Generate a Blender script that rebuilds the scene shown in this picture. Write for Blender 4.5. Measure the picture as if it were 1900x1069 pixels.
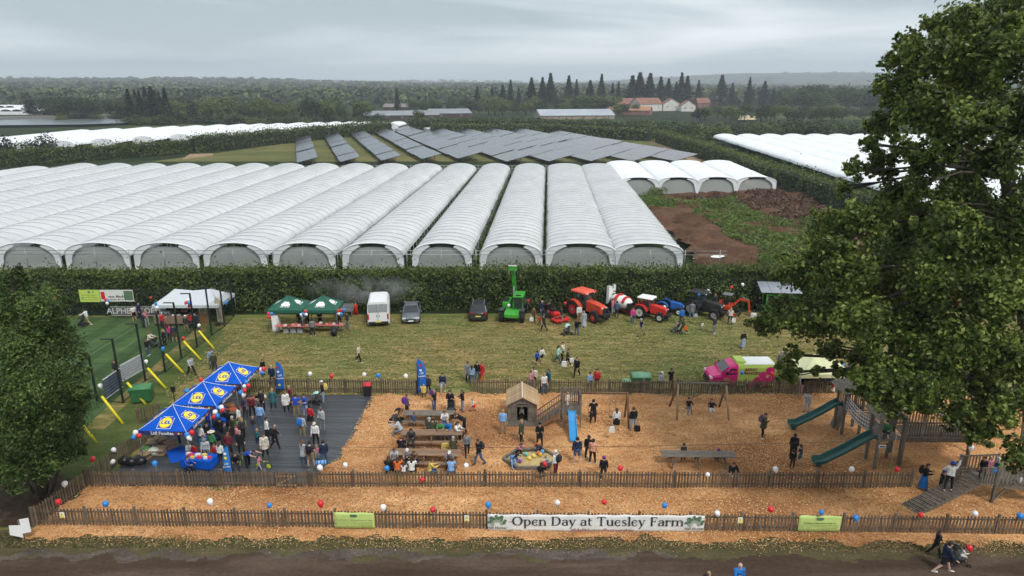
import bpy, bmesh, math, random
import numpy as np
from mathutils import Vector, Matrix, noise as mnoise
for o in list(bpy.data.objects): bpy.data.objects.remove(o)
R = math.radians
rnd = random.Random(7)
nr = np.random.default_rng(11)
sc = bpy.context.scene
COL = sc.collection
# ---------------------------------------------------------------- camera
CAMH, PITCH, FPX, IW, IH = 23.0, R(16.55), 1267.0, 1900, 1069
cd = bpy.data.cameras.new('camera'); cam = bpy.data.objects.new('camera', cd); COL.objects.link(cam)
cam.location = (0, 0, CAMH); cam.rotation_euler = (R(90) - PITCH, 0, 0)
cd.sensor_width = 36; cd.lens = 36 * FPX / IW; cd.clip_start = .5; cd.clip_end = 20000
sc.camera = cam
# ---------------------------------------------------------------- sky, sun, exposure
W = bpy.data.worlds.new('World'); sc.world = W; W.use_nodes = True
SUN_EL, SUN_AZ = R(52), R(150)          # azimuth measured from +Y towards +X
nt = W.node_tree; nd = nt.nodes; lk = nt.links
nd.clear()
def N(t, **k):
    n = nd.new(t)
    for a, b in k.items(): setattr(n, a, b)
    return n
out = N('ShaderNodeOutputWorld'); bg = N('ShaderNodeBackground'); lk.new(bg.outputs[0], out.inputs[0])
sky = N('ShaderNodeTexSky', sky_type='NISHITA'); sky.sun_disc = False
sky.sun_elevation = SUN_EL; sky.sun_rotation = SUN_AZ; sky.air_density = 1.2; sky.dust_density = 2.5
tc = N('ShaderNodeTexCoord'); sep = N('ShaderNodeSeparateXYZ'); lk.new(tc.outputs['Generated'], sep.inputs[0])
def math_(op, a, b=None, c=None):
    m = N('ShaderNodeMath', operation=op)
    for i, v in enumerate((a, b, c)):
        if v is None: continue
        if isinstance(v, (int, float)): m.inputs[i].default_value = v
        else: lk.new(v, m.inputs[i])
    return m.outputs[0]
zz = math_('ADD', math_('MAXIMUM', sep.outputs[2], 0.0), .085)
cu = math_('DIVIDE', sep.outputs[0], zz); cv = math_('DIVIDE', sep.outputs[1], zz)
cmb = N('ShaderNodeCombineXYZ'); lk.new(math_('MULTIPLY_ADD', cu, .42, 14.8), cmb.inputs[0]); lk.new(math_('MULTIPLY_ADD', cv, .55, 7.6), cmb.inputs[1])
n1 = N('ShaderNodeTexNoise'); n1.inputs['Scale'].default_value = .62; n1.inputs['Detail'].default_value = 7; n1.inputs['Roughness'].default_value = .52
n1.inputs['Distortion'].default_value = .35
lk.new(cmb.outputs[0], n1.inputs['Vector'])
cr = N('ShaderNodeValToRGB'); lk.new(n1.outputs[0], cr.inputs[0])
els = cr.color_ramp.elements
els[0].position = .37; els[0].color = (2.5, 2.95, 3.25, 1)
els[1].position = .61; els[1].color = (6.4, 6.65, 6.75, 1)
e = els.new(.455); e.color = (3.6, 4.05, 4.35, 1)
e = els.new(.53); e.color = (4.8, 5.2, 5.45, 1)
mx = N('ShaderNodeMix', data_type='RGBA'); mx.inputs[0].default_value = .9
lk.new(sky.outputs[0], mx.inputs[6]); lk.new(cr.outputs[0], mx.inputs[7])
# pale band where the cloud deck meets the horizon
hz = math_('POWER', math_('SUBTRACT', 1.0, math_('MINIMUM', math_('MULTIPLY', math_('MAXIMUM', sep.outputs[2], 0.0), 9.0), 1.0)), 2.0)
mx2 = N('ShaderNodeMix', data_type='RGBA'); lk.new(math_('MULTIPLY', hz, .8), mx2.inputs[0]); lk.new(mx.outputs[2], mx2.inputs[6])
mx2.inputs[7].default_value = (4.9, 5.6, 6.0, 1)
lk.new(mx2.outputs[2], bg.inputs[0]); bg.inputs[1].default_value = .1
sd = bpy.data.lights.new('sun', 'SUN'); sd.energy = 1.3; sd.angle = R(14); sd.color = (1, .96, .9)
sun = bpy.data.objects.new('sun', sd); COL.objects.link(sun)
sdir = Vector((math.sin(SUN_AZ) * math.cos(SUN_EL), math.cos(SUN_AZ) * math.cos(SUN_EL), math.sin(SUN_EL)))
sun.rotation_euler = sdir.to_track_quat('Z', 'Y').to_euler()
vs = sc.view_settings; vs.view_transform = 'Standard'; vs.look = 'None'; vs.gamma = 1; vs.use_curve_mapping = False
vs.exposure = .95
cy = sc.cycles; cy.max_bounces = 4; cy.diffuse_bounces = 2; cy.glossy_bounces = 2; cy.transmission_bounces = 2; cy.transparent_max_bounces = 8; cy.volume_bounces = 0
cy.use_adaptive_sampling = True; cy.adaptive_threshold = .03
cy.use_denoising = True
# ---------------------------------------------------------------- geometry from the picture to the ground
cp, sp_ = math.cos(PITCH), math.sin(PITCH)
def ray(px, py):
    u = (px - IW / 2) / FPX; v = (py - IH / 2) / FPX
    return Vector((u, cp - v * sp_, -sp_ - v * cp))
def G(px, py, z=0.0):
    d = ray(px, py); t = (z - CAMH) / d.z
    return Vector((d.x * t, d.y * t, z))
def at_y(px, py, Y):
    d = ray(px, py); t = Y / d.y
    return Vector((d.x * t, Y, CAMH + d.z * t))
# ---------------------------------------------------------------- materials
MATS = {}
def node_mat(name):
    m = bpy.data.materials.new(name); m.use_nodes = True
    t = m.node_tree; b = t.nodes['Principled BSDF']
    return m, t, b
def ramp(t, stops, src):
    r = t.nodes.new('ShaderNodeValToRGB'); t.links.new(src, r.inputs[0]); es = r.color_ramp.elements
    while len(es) < len(stops): es.new(.5)
    for e, (p, c) in zip(es, stops): e.position = p; e.color = (*c, 1)
    return r.outputs[0]
def noise(t, scale, detail=4, vec=None, rough=.55, dist=0):
    n = t.nodes.new('ShaderNodeTexNoise'); n.inputs['Scale'].default_value = scale; n.inputs['Detail'].default_value = detail
    n.inputs['Roughness'].default_value = rough; n.inputs['Distortion'].default_value = dist
    if vec is not None: t.links.new(vec, n.inputs['Vector'])
    return n.outputs[0]
def coords(t, sx=1, sy=1, sz=1, rz=0, kind='Object'):
    c = t.nodes.new('ShaderNodeTexCoord'); m = t.nodes.new('ShaderNodeMapping')
    m.inputs['Scale'].default_value = (sx, sy, sz); m.inputs['Rotation'].default_value = (0, 0, rz)
    t.links.new(c.outputs[kind], m.inputs['Vector']); return m.outputs[0]
def bump(t, b, h, strength=.4, dist=.05):
    n = t.nodes.new('ShaderNodeBump'); n.inputs['Strength'].default_value = strength; n.inputs['Distance'].default_value = dist
    t.links.new(h, n.inputs['Height']); t.links.new(n.outputs[0], b.inputs['Normal'])
def mixc(t, f, a, b, mode='MIX'):
    m = t.nodes.new('ShaderNodeMix'); m.data_type = 'RGBA'; m.blend_type = mode
    for i, v in ((0, f), (6, a), (7, b)):
        if isinstance(v, (int, float)): m.inputs[i].default_value = v
        elif isinstance(v, tuple): m.inputs[i].default_value = (*v, 1)
        else: t.links.new(v, m.inputs[i])
    return m.outputs[2]
def M(c, rough=.6, var=.12, scale=6.0, metal=0.0, spec=.4, key=None):
    """plain painted / cloth / plastic surface with a little unevenness"""
    k = (tuple(round(x, 4) for x in c), rough, var, scale, metal)
    if k in MATS: return MATS[k]
    m, t, b = node_mat('surface_%03d' % len(MATS))
    f = noise(t, scale, 4, coords(t))
    lo = tuple(x * (1 - var) for x in c); hi = tuple(min(1, x * (1 + var)) for x in c)
    t.links.new(ramp(t, [(.3, lo), (.7, hi)], f), b.inputs['Base Color'])
    b.inputs['Roughness'].default_value = rough; b.inputs['Metallic'].default_value = metal
    b.inputs['Specular IOR Level'].default_value = spec
    MATS[k] = m; return m
def srgb(r, g, b):
    f = lambda v: ((v / 255 + .055) / 1.055) ** 2.4 if v > 10 else v / 255 / 12.92
    return (f(r), f(g), f(b))
def leaf_mat(name, cols, trans=.28, rough=.55, clump=0, amt=(.55, 1.5)):
    m, t, b = node_mat(name)
    g = t.nodes.new('ShaderNodeNewGeometry')
    st = [(i / max(1, len(cols) - 1), c) for i, c in enumerate(cols)]
    c = ramp(t, st, g.outputs['Random Per Island'])
    if clump: c = mixc(t, 1.0, c, ramp(t, [(.36, (amt[0],) * 3), (.64, (amt[1], amt[1], amt[1] * .9))], noise(t, clump, 3, coords(t))), 'MULTIPLY')
    b.inputs['Roughness'].default_value = rough; b.inputs['Specular IOR Level'].default_value = .25
    t.links.new(c, b.inputs['Base Color'])
    tr = t.nodes.new('ShaderNodeBsdfTranslucent'); t.links.new(c, tr.inputs[0])
    mxs = t.nodes.new('ShaderNodeMixShader'); mxs.inputs[0].default_value = trans
    t.links.new(b.outputs[0], mxs.inputs[1]); t.links.new(tr.outputs[0], mxs.inputs[2])
    t.links.new(mxs.outputs[0], t.nodes['Material Output'].inputs[0])
    return m
def wood_mat(name, cols, scale=3.0, stretch=(1, 1, .15), per_object=.25):
    m, t, b = node_mat(name)
    v = coords(t, *[scale * s for s in stretch])
    c = ramp(t, [(.25, cols[0]), (.5, cols[1]), (.75, cols[2])], noise(t, 3.0, 6, v))
    oi = t.nodes.new('ShaderNodeObjectInfo')
    c2 = ramp(t, [(0, (1 - per_object,) * 3), (1, (1 + per_object, 1 + per_object * .9, 1 + per_object * .75))], oi.outputs['Random'])
    t.links.new(mixc(t, 1.0, c, c2, 'MULTIPLY'), b.inputs['Base Color'])
    b.inputs['Roughness'].default_value = .8; bump(t, b, noise(t, 9.0, 5, v), .3, .02)
    return m
# ---------------------------------------------------------------- object helpers
def tag(o, label=None, cat=None, group=None, kind=None):
    for k, v in (('label', label), ('category', cat), ('group', group), ('kind', kind)):
        if v is not None: o[k] = v
    return o
def link(name, me, parent=None, mat=None, loc=None, rz=0.0):
    o = bpy.data.objects.new(name, me); COL.objects.link(o)
    if parent is not None: o.parent = parent
    if mat is not None and me is not None and not me.materials: me.materials.append(mat)
    elif mat is not None and me is not None and me.materials[0] is not mat:
        o.material_slots[0].link = 'OBJECT'; o.material_slots[0].material = mat
    if loc is not None: o.location = loc
    if rz: o.rotation_euler = (0, 0, rz)
    return o
def thing(name, label, cat, loc=(0, 0, 0), rz=0.0, group=None, parent=None):
    o = bpy.data.objects.new(name, None); COL.objects.link(o); o.location = loc; o.rotation_euler = (0, 0, rz)
    o.empty_display_size = .2
    return tag(o, label, cat, group)
def kids(o): return KIDS.get(o.name, [])
def copy_tree(o, parent=None):
    c = o.copy(); COL.objects.link(c); c.parent = parent
    for ch in [x for x in o.children]: copy_tree(ch, c)
    return c
def mesh_np(name, V, F, smooth=False):
    """numpy vertices (n,3) and faces (m,k) -> mesh"""
    me = bpy.data.meshes.new(name); V = np.asarray(V, np.float32); F = np.asarray(F, np.int32)
    m, k = F.shape
    me.vertices.add(len(V)); me.vertices.foreach_set('co', V.ravel())
    me.loops.add(m * k); me.loops.foreach_set('vertex_index', F.ravel())
    me.polygons.add(m); me.polygons.foreach_set('loop_start', np.arange(0, m * k, k, dtype=np.int32))
    if smooth: me.polygons.foreach_set('use_smooth', np.ones(m, bool))
    me.update(calc_edges=True); return me
class MB:
    """collects shapes into one mesh"""
    def __init__(s): s.v = []; s.f = []; s.sm = []
    def add(s, vs, fs, sm=False):
        n = len(s.v); s.v += [tuple(v) for v in vs]; s.f += [tuple(i + n for i in f) for f in fs]; s.sm += [sm] * len(fs); return s
    def box(s, c, d, rot=None, taper=1.0):
        x, y, z = (k / 2 for k in d); p = []
        for sz in (-1, 1):
            t = taper if sz > 0 else 1.0
            for sx, sy in ((-1, -1), (1, -1), (1, 1), (-1, 1)): p.append(Vector((sx * x * t, sy * y * t, sz * z)))
        if rot is not None: p = [rot @ q for q in p]
        c = Vector(c)
        return s.add([q + c for q in p], [(3, 2, 1, 0), (4, 5, 6, 7), (0, 1, 5, 4), (1, 2, 6, 5), (2, 3, 7, 6), (3, 0, 4, 7)])
    def bar(s, a, b, w, h=None, up=(0, 0, 1)):
        a, b = Vector(a), Vector(b); h = h or w; d = (b - a); L = d.length; d.normalize(); up = Vector(up)
        if abs(d.dot(up)) > .98: up = Vector((0, 1, 0))
        x = d.cross(up).normalized(); u = x.cross(d)
        return s.box((a + b) / 2, (w, L, h), Matrix((x, d, u)).transposed())
    def tube(s, pts, r, n=8, caps=True):
        pts = [Vector(p) for p in pts]; rr = r if isinstance(r, (list, tuple)) else [r] * len(pts); rings = []
        for i, p in enumerate(pts):
            d = (pts[min(i + 1, len(pts) - 1)] - pts[max(i - 1, 0)]).normalized()
            ref = Vector((0, 0, 1)) if abs(d.z) < .9 else Vector((0, 1, 0))
            x = d.cross(ref).normalized(); y = x.cross(d)
            rings.append([p + (x * math.cos(2 * math.pi * k / n) + y * math.sin(2 * math.pi * k / n)) * rr[i] for k in range(n)])
        return s.loft(rings, caps=caps, sm=True)
    def cyl(s, c, r, h, axis='z', n=16, r2=None):
        c = Vector(c); a = {'x': Vector((1, 0, 0)), 'y': Vector((0, 1, 0)), 'z': Vector((0, 0, 1))}[axis]
        return s.tube([c - a * h / 2, c + a * h / 2], [r, r2 if r2 is not None else r], n)
    def loft(s, rings, caps=True, sm=False, closed=True):
        n = len(rings[0]); vs = [p for rg in rings for p in rg]; fs = []
        for i in range(len(rings) - 1):
            for k in range(n if closed else n - 1):
                k2 = (k + 1) % n; fs.append((i * n + k, i * n + k2, (i + 1) * n + k2, (i + 1) * n + k))
        s.add(vs, fs, sm)
        if caps and closed:
            m = len(s.v) - len(vs); s.f += [tuple(m + k for k in range(n))[::-1], tuple(m + (len(rings) - 1) * n + k for k in range(n))]; s.sm += [False, False]
        return s
    def prism(s, poly, y0, y1, axis='y'):
        """extrude a polygon given in (x,z) along y (or in (x,y) along z, (y,z) along x)"""
        f = {'y': lambda p, q: (p[0], q, p[1]), 'z': lambda p, q: (p[0], p[1], q), 'x': lambda p, q: (q, p[0], p[1])}[axis]
        return s.loft([[f(p, y0) for p in poly], [f(p, y1) for p in poly]])
    def ell(s, c, r, nu=12, nv=8):
        rings = []
        for i in range(nv + 1):
            th = math.pi * (.02 + .96 * i / nv)
            rings.append([(c[0] + r[0] * math.sin(th) * math.cos(2 * math.pi * k / nu), c[1] + r[1] * math.sin(th) * math.sin(2 * math.pi * k / nu), c[2] - r[2] * math.cos(th)) for k in range(nu)])
        return s.loft(rings, sm=True)
    def mesh(s, name):
        me = bpy.data.meshes.new(name); me.from_pydata(s.v, [], s.f)
        me.polygons.foreach_set('use_smooth', s.sm); me.update()
        bm = bmesh.new(); bm.from_mesh(me); bmesh.ops.recalc_face_normals(bm, faces=bm.faces); bm.to_mesh(me); bm.free()
        return me
    def build(s, name, mat, parent=None, loc=None, rz=0.0, bevel=0.0):
        o = link(name, s.mesh(name), parent, mat, loc, rz)
        if bevel:
            b = o.modifiers.new('edge', 'BEVEL'); b.width = bevel; b.segments = 2; b.limit_method = 'ANGLE'
        return o
FONT = None
def text_obj(name, txt, size, mat, parent, loc, rot=(0, 0, 0), bold=.0, sx=1.0, ex=.002, space=1.0):
    cu = bpy.data.curves.new(name, 'FONT'); cu.body = txt; cu.size = size; cu.align_x = 'CENTER'; cu.align_y = 'CENTER'
    cu.extrude = ex; cu.offset = bold; cu.resolution_u = 3; cu.space_character = space
    t = bpy.data.objects.new(name, cu); COL.objects.link(t)
    dg = bpy.context.evaluated_depsgraph_get(); me = bpy.data.meshes.new_from_object(t.evaluated_get(dg))
    bpy.data.objects.remove(t); bpy.data.curves.remove(cu)
    o = link(name, me, parent, None, loc); me.materials.clear(); me.materials.append(mat)
    o.rotation_euler = rot; o.scale = (sx, 1, 1); return o
def inside(poly, x, y):
    c = False; j = len(poly) - 1
    for i in range(len(poly)):
        xi, yi = poly[i][0], poly[i][1]; xj, yj = poly[j][0], poly[j][1]
        if (yi > y) != (yj > y) and x < (xj - xi) * (y - yi) / (yj - yi) + xi: c = not c
        j = i
    return c
def inside_np(poly, X, Y):
    c = np.zeros(X.shape, bool); j = len(poly) - 1
    for i in range(len(poly)):
        xi, yi = poly[i][0], poly[i][1]; xj, yj = poly[j][0], poly[j][1]
        if yi != yj: c ^= ((yi > Y) != (yj > Y)) & (X < (xj - xi) * (Y - yi) / (yj - yi) + xi)
        j = i
    return c
def fbm(X, Y, s, seed=0):
    """cheap smooth value noise on arrays"""
    out = np.zeros_like(X, dtype=float); a = 1.0
    for o in range(3):
        x = X / s * 2 ** o + seed * 13.7; y = Y / s * 2 ** o + seed * 7.3
        xi = np.floor(x); yi = np.floor(y); fx = x - xi; fy = y - yi; fx = fx * fx * (3 - 2 * fx); fy = fy * fy * (3 - 2 * fy)
        h = lambda i, j: (np.sin(i * 127.1 + j * 311.7 + o * 74.7 + seed) * 43758.5453) % 1.0
        out += a * ((h(xi, yi) * (1 - fx) + h(xi + 1, yi) * fx) * (1 - fy) + (h(xi, yi + 1) * (1 - fx) + h(xi + 1, yi + 1) * fx) * fy - .5)
        a *= .5
    return out
def sheet(name, poly, z, mat, kind='structure', cell=None, amp=0.0, s=2.0, edge=.5, seed=1, parent=None, base=None):
    """ground sheet: flat n-gon, or a grid with uneven height and a ragged edge"""
    poly = [(p[0], p[1]) for p in poly]
    if cell is None:
        me = bpy.data.meshes.new(name); me.from_pydata([(x, y, z) for x, y in poly], [], [tuple(range(len(poly)))]); me.update()
    else:
        xs = [p[0] for p in poly]; ys = [p[1] for p in poly]
        X, Y = np.meshgrid(np.arange(min(xs) - edge, max(xs) + edge, cell), np.arange(min(ys) - edge, max(ys) + edge, cell))
        n1, n2 = fbm(X, Y, 1.3, seed), fbm(X, Y, 1.3, seed + 5)
        I = inside_np(poly, X + n1 * edge * 2, Y + n2 * edge * 2)
        Z = z + amp * fbm(X, Y, s, seed + 9) + (base(X, Y) if base else 0)
        ny, nx = X.shape; idx = np.arange(nx * ny).reshape(ny, nx)
        ok = (I[:-1, :-1] & I[1:, :-1] & I[:-1, 1:] & I[1:, 1:]).ravel()
        F = np.stack([idx[:-1, :-1], idx[:-1, 1:], idx[1:, 1:], idx[1:, :-1]], -1).reshape(-1, 4)[ok]
        used = np.unique(F); mp = np.zeros(nx * ny, int); mp[used] = np.arange(len(used))
        me = mesh_np(name, np.stack([X, Y, Z], -1).reshape(-1, 3)[used], mp[F], True)
    o = link(name, me, parent, mat); 
    if kind: o['kind'] = kind
    return o
def leaves(P, size, up=.35, out=None, aspect=.6, jit=.35):
    """diamond leaves at points P: arrays of vertices and quads"""
    P = np.asarray(P, float); n = len(P)
    nm = nr.normal(size=(n, 3)); nm /= np.linalg.norm(nm, axis=1)[:, None]
    if out is not None: nm = nm + out * 1.1
    nm[:, 2] += up; nm /= np.linalg.norm(nm, axis=1)[:, None] + 1e-9
    a = np.cross(nm, nr.normal(size=(n, 3))); a /= np.linalg.norm(a, axis=1)[:, None] + 1e-9
    b = np.cross(nm, a); s = (size * (1 + jit * (nr.random(n) * 2 - 1)))[:, None] * .5
    bend = nm * s * .25
    V = np.stack([P - a * s, P + b * s * aspect + bend, P + a * s, P - b * s * aspect + bend], 1).reshape(-1, 3)
    return V, np.arange(4 * n).reshape(-1, 4)
# ---------------------------------------------------------------- figures: body and clothing meshes for each pose
def capsule(mb, a, b_, r1, r2, n=10):
    a, b_ = Vector(a), Vector(b_); d = b_ - a; L = d.length
    d = d.normalized() if L > 1e-5 else Vector((0, 0, 1)); ref = Vector((0, 0, 1)) if abs(d.z) < .9 else Vector((0, 1, 0)); x = d.cross(ref).normalized(); y = x.cross(d); rings = []
    for c, r, s in ((a, r1, -1), (b_, r2, 1)):
        for th in ((-85, -45, 0) if s < 0 else (0, 45, 85)):
            rr = r * math.cos(R(th)); o = c + d * (r * math.sin(R(th))); rings.append([o + (x * math.cos(2 * math.pi * k / n) + y * math.sin(2 * math.pi * k / n)) * rr for k in range(n)])
    mb.loft(rings, True, True)
def fk(o, l1, l2, a, e, ab, sx, l3=.0, tw=0.0):
    """two-bone limb: a forward swing, e extra bend of the second bone, ab sideways"""
    d1 = Vector((sx * math.sin(ab), -math.sin(a) * math.cos(ab), -math.cos(a) * math.cos(ab))); d2 = Vector((sx * (math.sin(ab) * .5 - tw), -math.sin(a + e), -math.cos(a + e))).normalized()
    p = o + d1 * l1; q = p + d2 * l2; return p, q, q + d2 * l3
POSES = {  # torso lean, (arm swing, elbow, abduct, inward) x2, (hip, knee, spread) x2, kind
    'stand': (2, (4, 12, 8, 0), (-2, 14, 8, 0), (3, 3, 5), (-3, 4, 6), 'up'),
    'wait': (3, (18, 85, 10, .5), (14, 95, 10, .5), (2, 4, 6), (-2, 3, 7), 'up'),
    'phone': (4, (40, 95, 12, .35), (0, 10, 7, 0), (2, 2, 4), (-5, 10, 5), 'up'),
    'walk': (4, (-13, 16, 5, 0), (15, 24, 5, 0), (20, -8, 3), (-14, -20, 3), 'up'),
    'stride': (6, (18, 26, 6, 0), (-16, 18, 6, 0), (-18, -20, 3), (26, -8, 3), 'up'),
    'push': (10, (42, 35, 6, .1), (42, 35, 6, .1), (22, -14, 3), (-18, -26, 3), 'up'),
    'carry': (0, (35, 80, 14, .7), (30, 90, 14, .7), (4, 2, 6), (-4, 4, 6), 'up'),
    'wave': (0, (175, -20, 18, 0), (20, 40, 20, 0), (6, -4, 6), (-8, -10, 6), 'up'),
    'bend': (55, (45, 20, 6, .1), (55, 10, 6, .1), (8, 0, 6), (-6, -6, 6), 'up'),
    'sit': (12, (35, 60, 10, .4), (30, 65, 10, .4), (82, -82, 8), (78, -80, 9), 'sit'),
    'sitlean': (28, (55, 40, 14, .5), (50, 50, 14, .5), (80, -84, 10), (76, -70, 10), 'sit'),
    'floor': (25, (50, 25, 12, .2), (40, 40, 12, .2), (78, -35, 14), (80, -25, 16), 'floor'),
    'kneel': (30, (55, 25, 8, .2), (60, 20, 8, .2), (30, -118, 8), (20, -112, 8), 'kneel'),
    'swing': (-8, (60, 70, 22, .1), (60, 70, 22, .1), (72, -55, 6), (76, -60, 6), 'sit')}
FIG = {}
def build_figures():
    tmp = []
    for name, (lean, aL, aR, lL, lR, kind) in POSES.items():
        for kid in (False, True):
            hs = 1.28 if kid else 1.0; ln = R(lean); hip = Vector((0, 0, .95)); up = Vector((0, -math.sin(ln), math.cos(ln))); fw = Vector((0, -math.cos(ln), -math.sin(ln)))
            T = lambda x, f, z: hip + Vector((x, 0, 0)) + fw * f + up * (z - .95); C = []
            hc = T(0, .02, 1.62 + (.03 if kid else 0))
            hd = Vector((0, -math.sin(ln * .45), math.cos(ln * .45))); hf = Vector((0, -math.cos(ln * .45), -math.sin(ln * .45)))
            C += [(hc - hd * .035 * hs, hc + hd * .045 * hs, .076 * hs, .092 * hs, 'head'), (hc - hd * .07 * hs + hf * .035 * hs, hc - hd * .04 * hs + hf * .045 * hs, .05 * hs, .055 * hs, 'head'), (hc + hf * .095 * hs - hd * .012, hc + hf * .106 * hs - hd * .028, .014 * hs, .018 * hs, 'head')]
            for sx in (-1, 1): C.append((hc + Vector((sx * .087 * hs, 0, 0)) - hd * .02, hc + Vector((sx * .093 * hs, 0, 0)) + hd * .012, .018 * hs, .02 * hs, 'head'))
            C += [(T(0, 0, 1.44), T(0, .01, 1.55), .06, .052, 'neck'), (T(-.135, 0, 1.405), T(.135, 0, 1.405), .07, .07, 'torso'), (T(-.06, .01, 1.34), T(-.05, 0, 1.06), .112, .098, 'torso'), (T(.06, .01, 1.34), T(.05, 0, 1.06), .112, .098, 'torso'), (hip + Vector((-.07, .01, 0)), hip + Vector((.07, .01, 0)), .112, .112, 'pelvis'), (T(-.05, 0, 1.07), hip + Vector((-.05, 0, .02)), .1, .11, 'pelvis'), (T(.05, 0, 1.07), hip + Vector((.05, 0, .02)), .1, .11, 'pelvis')]
            hands = []
            for sx, (sw, el, ab, inn) in ((-1, aL), (1, aR)):
                s = T(sx * .185, 0, 1.405); e, w, h = fk(s, .285, .25, R(sw) + ln * .6, R(el), R(ab), sx, .1, inn); C += [(s, e, .056, .044, 'uparm'), (e, w, .044, .03, 'forearm'), (w, w.lerp(h, .55), .032, .036, 'hand')]; hands.append((w, h, sx))
            feet = []
            for sx, (hp, kn, sp) in ((-1, lL), (1, lR)):
                s = hip + Vector((sx * .092, 0, -.03)); k, a, _ = fk(s, .43, .41, R(hp), R(kn), R(sp), sx); f = Vector((0, -1, 0)) if kind in ('up', 'sit') else Vector((0, -.75, .5)) if kind == 'floor' else Vector((0, .4, -.5))
                if name == 'swing': f = Vector((0, -.85, .3))
                C += [(s, k, .088, .058, 'thigh'), (k, a, .057, .04, 'shin'), (a + f * -.03 + Vector((0, 0, -.04)), a + f * .15 + Vector((0, 0, -.052)), .042, .035, 'foot')]; feet.append(a)
            low = min(min(c[0].z - c[2], c[1].z - c[3]) for c in C); off = Vector((0, 0, -low if kind != 'sit' else -(hip.z - .1))); 
            mb = MB()
            for a, b_, r1, r2, rg in C: capsule(mb, a + off, b_ + off, r1, r2)
            o = bpy.data.objects.new('f', mb.mesh('f')); COL.objects.link(o); md = o.modifiers.new('r', 'REMESH'); md.mode = 'VOXEL'; md.voxel_size = .024; sm = o.modifiers.new('s', 'SMOOTH'); sm.iterations = 3; sm.factor = .5
            tmp.append((name, kid, o, [(a + off, b_ + off, r1, r2, rg) for a, b_, r1, r2, rg in C], [(w + off, h + off, sx) for w, h, sx in hands], hc + off, hd, hf, hs, up, fw, hip + off))
    dg = bpy.context.evaluated_depsgraph_get()
    for name, kid, o, C, hands, hc, hd, hf, hs, up, fw, hip in tmp:
        me = bpy.data.meshes.new_from_object(o.evaluated_get(dg)); n = len(me.vertices); V = np.zeros(n * 3); me.vertices.foreach_get('co', V); V = V.reshape(-1, 3); Nn = np.zeros(n * 3); me.vertices.foreach_get('normal', Nn); Nn = Nn.reshape(-1, 3)
        polys = [tuple(p.vertices) for p in me.polygons]; best = np.full(n, 9.0); reg = np.zeros(n, int); T_ = np.zeros(n); names = []
        for i, (a, b_, r1, r2, rg) in enumerate(C):
            names.append(rg); A, D = np.array(a[:]), np.array((b_ - a)[:]); t = np.clip(((V - A) @ D) / max(1e-9, D @ D), 0, 1); d = np.linalg.norm(V - A - t[:, None] * D, axis=1) - (r1 + (r2 - r1) * t); m_ = d < best; best[m_] = d[m_]; reg[m_] = i; T_[m_] = t[m_]
        rg = np.array(names)[reg]; hv = V - np.array(hc[:]); hz = hv @ np.array(hd[:]); hy = hv @ np.array(hf[:])
        def part(mask, off, nm, extra=None, jit=0.0):
            fs = [p for p in polys if all(mask[i] for i in p)]; used = sorted({i for p in fs for i in p}); mp = {u: k for k, u in enumerate(used)}; mb = MB()
            VV = V[used] + Nn[used] * (off + (jit * np.sin(V[used][:, 2:3] * 31 + V[used][:, :1] * 23) if jit else 0)); mb.add(VV, [tuple(mp[i] for i in p) for p in fs], True)
            if extra: extra(mb)
            m2 = bpy.data.meshes.new(nm); m2.from_pydata(mb.v, [], mb.f); m2.polygons.foreach_set('use_smooth', [True] * len(mb.f)); m2.update(); return m2
        D = {}; is_ = lambda *k: np.isin(rg, k)
        fb = MB(); fb.add(V, polys, True)                     # body, with fingers, eyes and mouth
        for w, h, sx in hands:
            d = (h - w).normalized(); side = d.cross(Vector((0, -1, .2))).normalized(); nrm = side.cross(d)
            for k, (f, ln_) in enumerate(((-1.5, .075), (-.5, .09), (.5, .085), (1.5, .068))):
                b0 = w + d * .065 + side * f * .016; b1 = b0 + d * ln_ * .55; capsule(fb, b0, b1, .0095, .009, 5); capsule(fb, b1, b1 + (d + nrm * .5).normalized() * ln_ * .5, .009, .007, 5)
            b0 = w + d * .03 + side * -sx * .02; b1 = b0 + (d - side * sx * .8).normalized() * .045; capsule(fb, b0, b1, .011, .01, 5); capsule(fb, b1, b1 + d * .035, .01, .008, 5)
        nb_ = len(fb.f)
        for sx in (-1, 1): fb.ell(hc + Vector((sx * .034 * hs, 0, 0)) + hf * .082 * hs + hd * .008, (.012, .012, .01), 6, 4)
        ne = len(fb.f); fb.ell(hc + hf * .088 * hs - hd * .062 * hs, (.026, .012, .008), 6, 4)
        m2 = bpy.data.meshes.new('body'); m2.from_pydata(fb.v, [], fb.f); m2.polygons.foreach_set('use_smooth', [True] * len(fb.f)); m2.polygons.foreach_set('material_index', [0] * nb_ + [1] * (ne - nb_) + [2] * (len(fb.f) - ne)); m2.update(); D['body'] = m2
        tor = is_('torso', 'pelvis') & ((V - np.array(hip[:])) @ np.array(up[:]) > -.02)
        D['top'] = part(tor | is_('uparm', 'forearm') | (is_('neck') & (T_ < .25)), .02, 'jacket', None, .004); D['tee'] = part(tor | (is_('uparm') & (T_ < .62)), .016, 'shirt', None, .003)
        low = is_('pelvis') & ((V - np.array(hip[:])) @ np.array(up[:]) < .10)
        D['trousers'] = part(low | is_('thigh', 'shin'), .014, 'trousers', None, .003); D['shorts'] = part(low | (is_('thigh') & (T_ < .85)), .022, 'shorts'); D['shoes'] = part(is_('foot'), .012, 'shoes')
        cap_ = is_('head') & ((hz > .035 * hs) | ((hy < -.005) & (hz > -.075 * hs))) & (hy < .075 * hs + hz * .2)
        D['hair'] = part(cap_, .016, 'hair')
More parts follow.
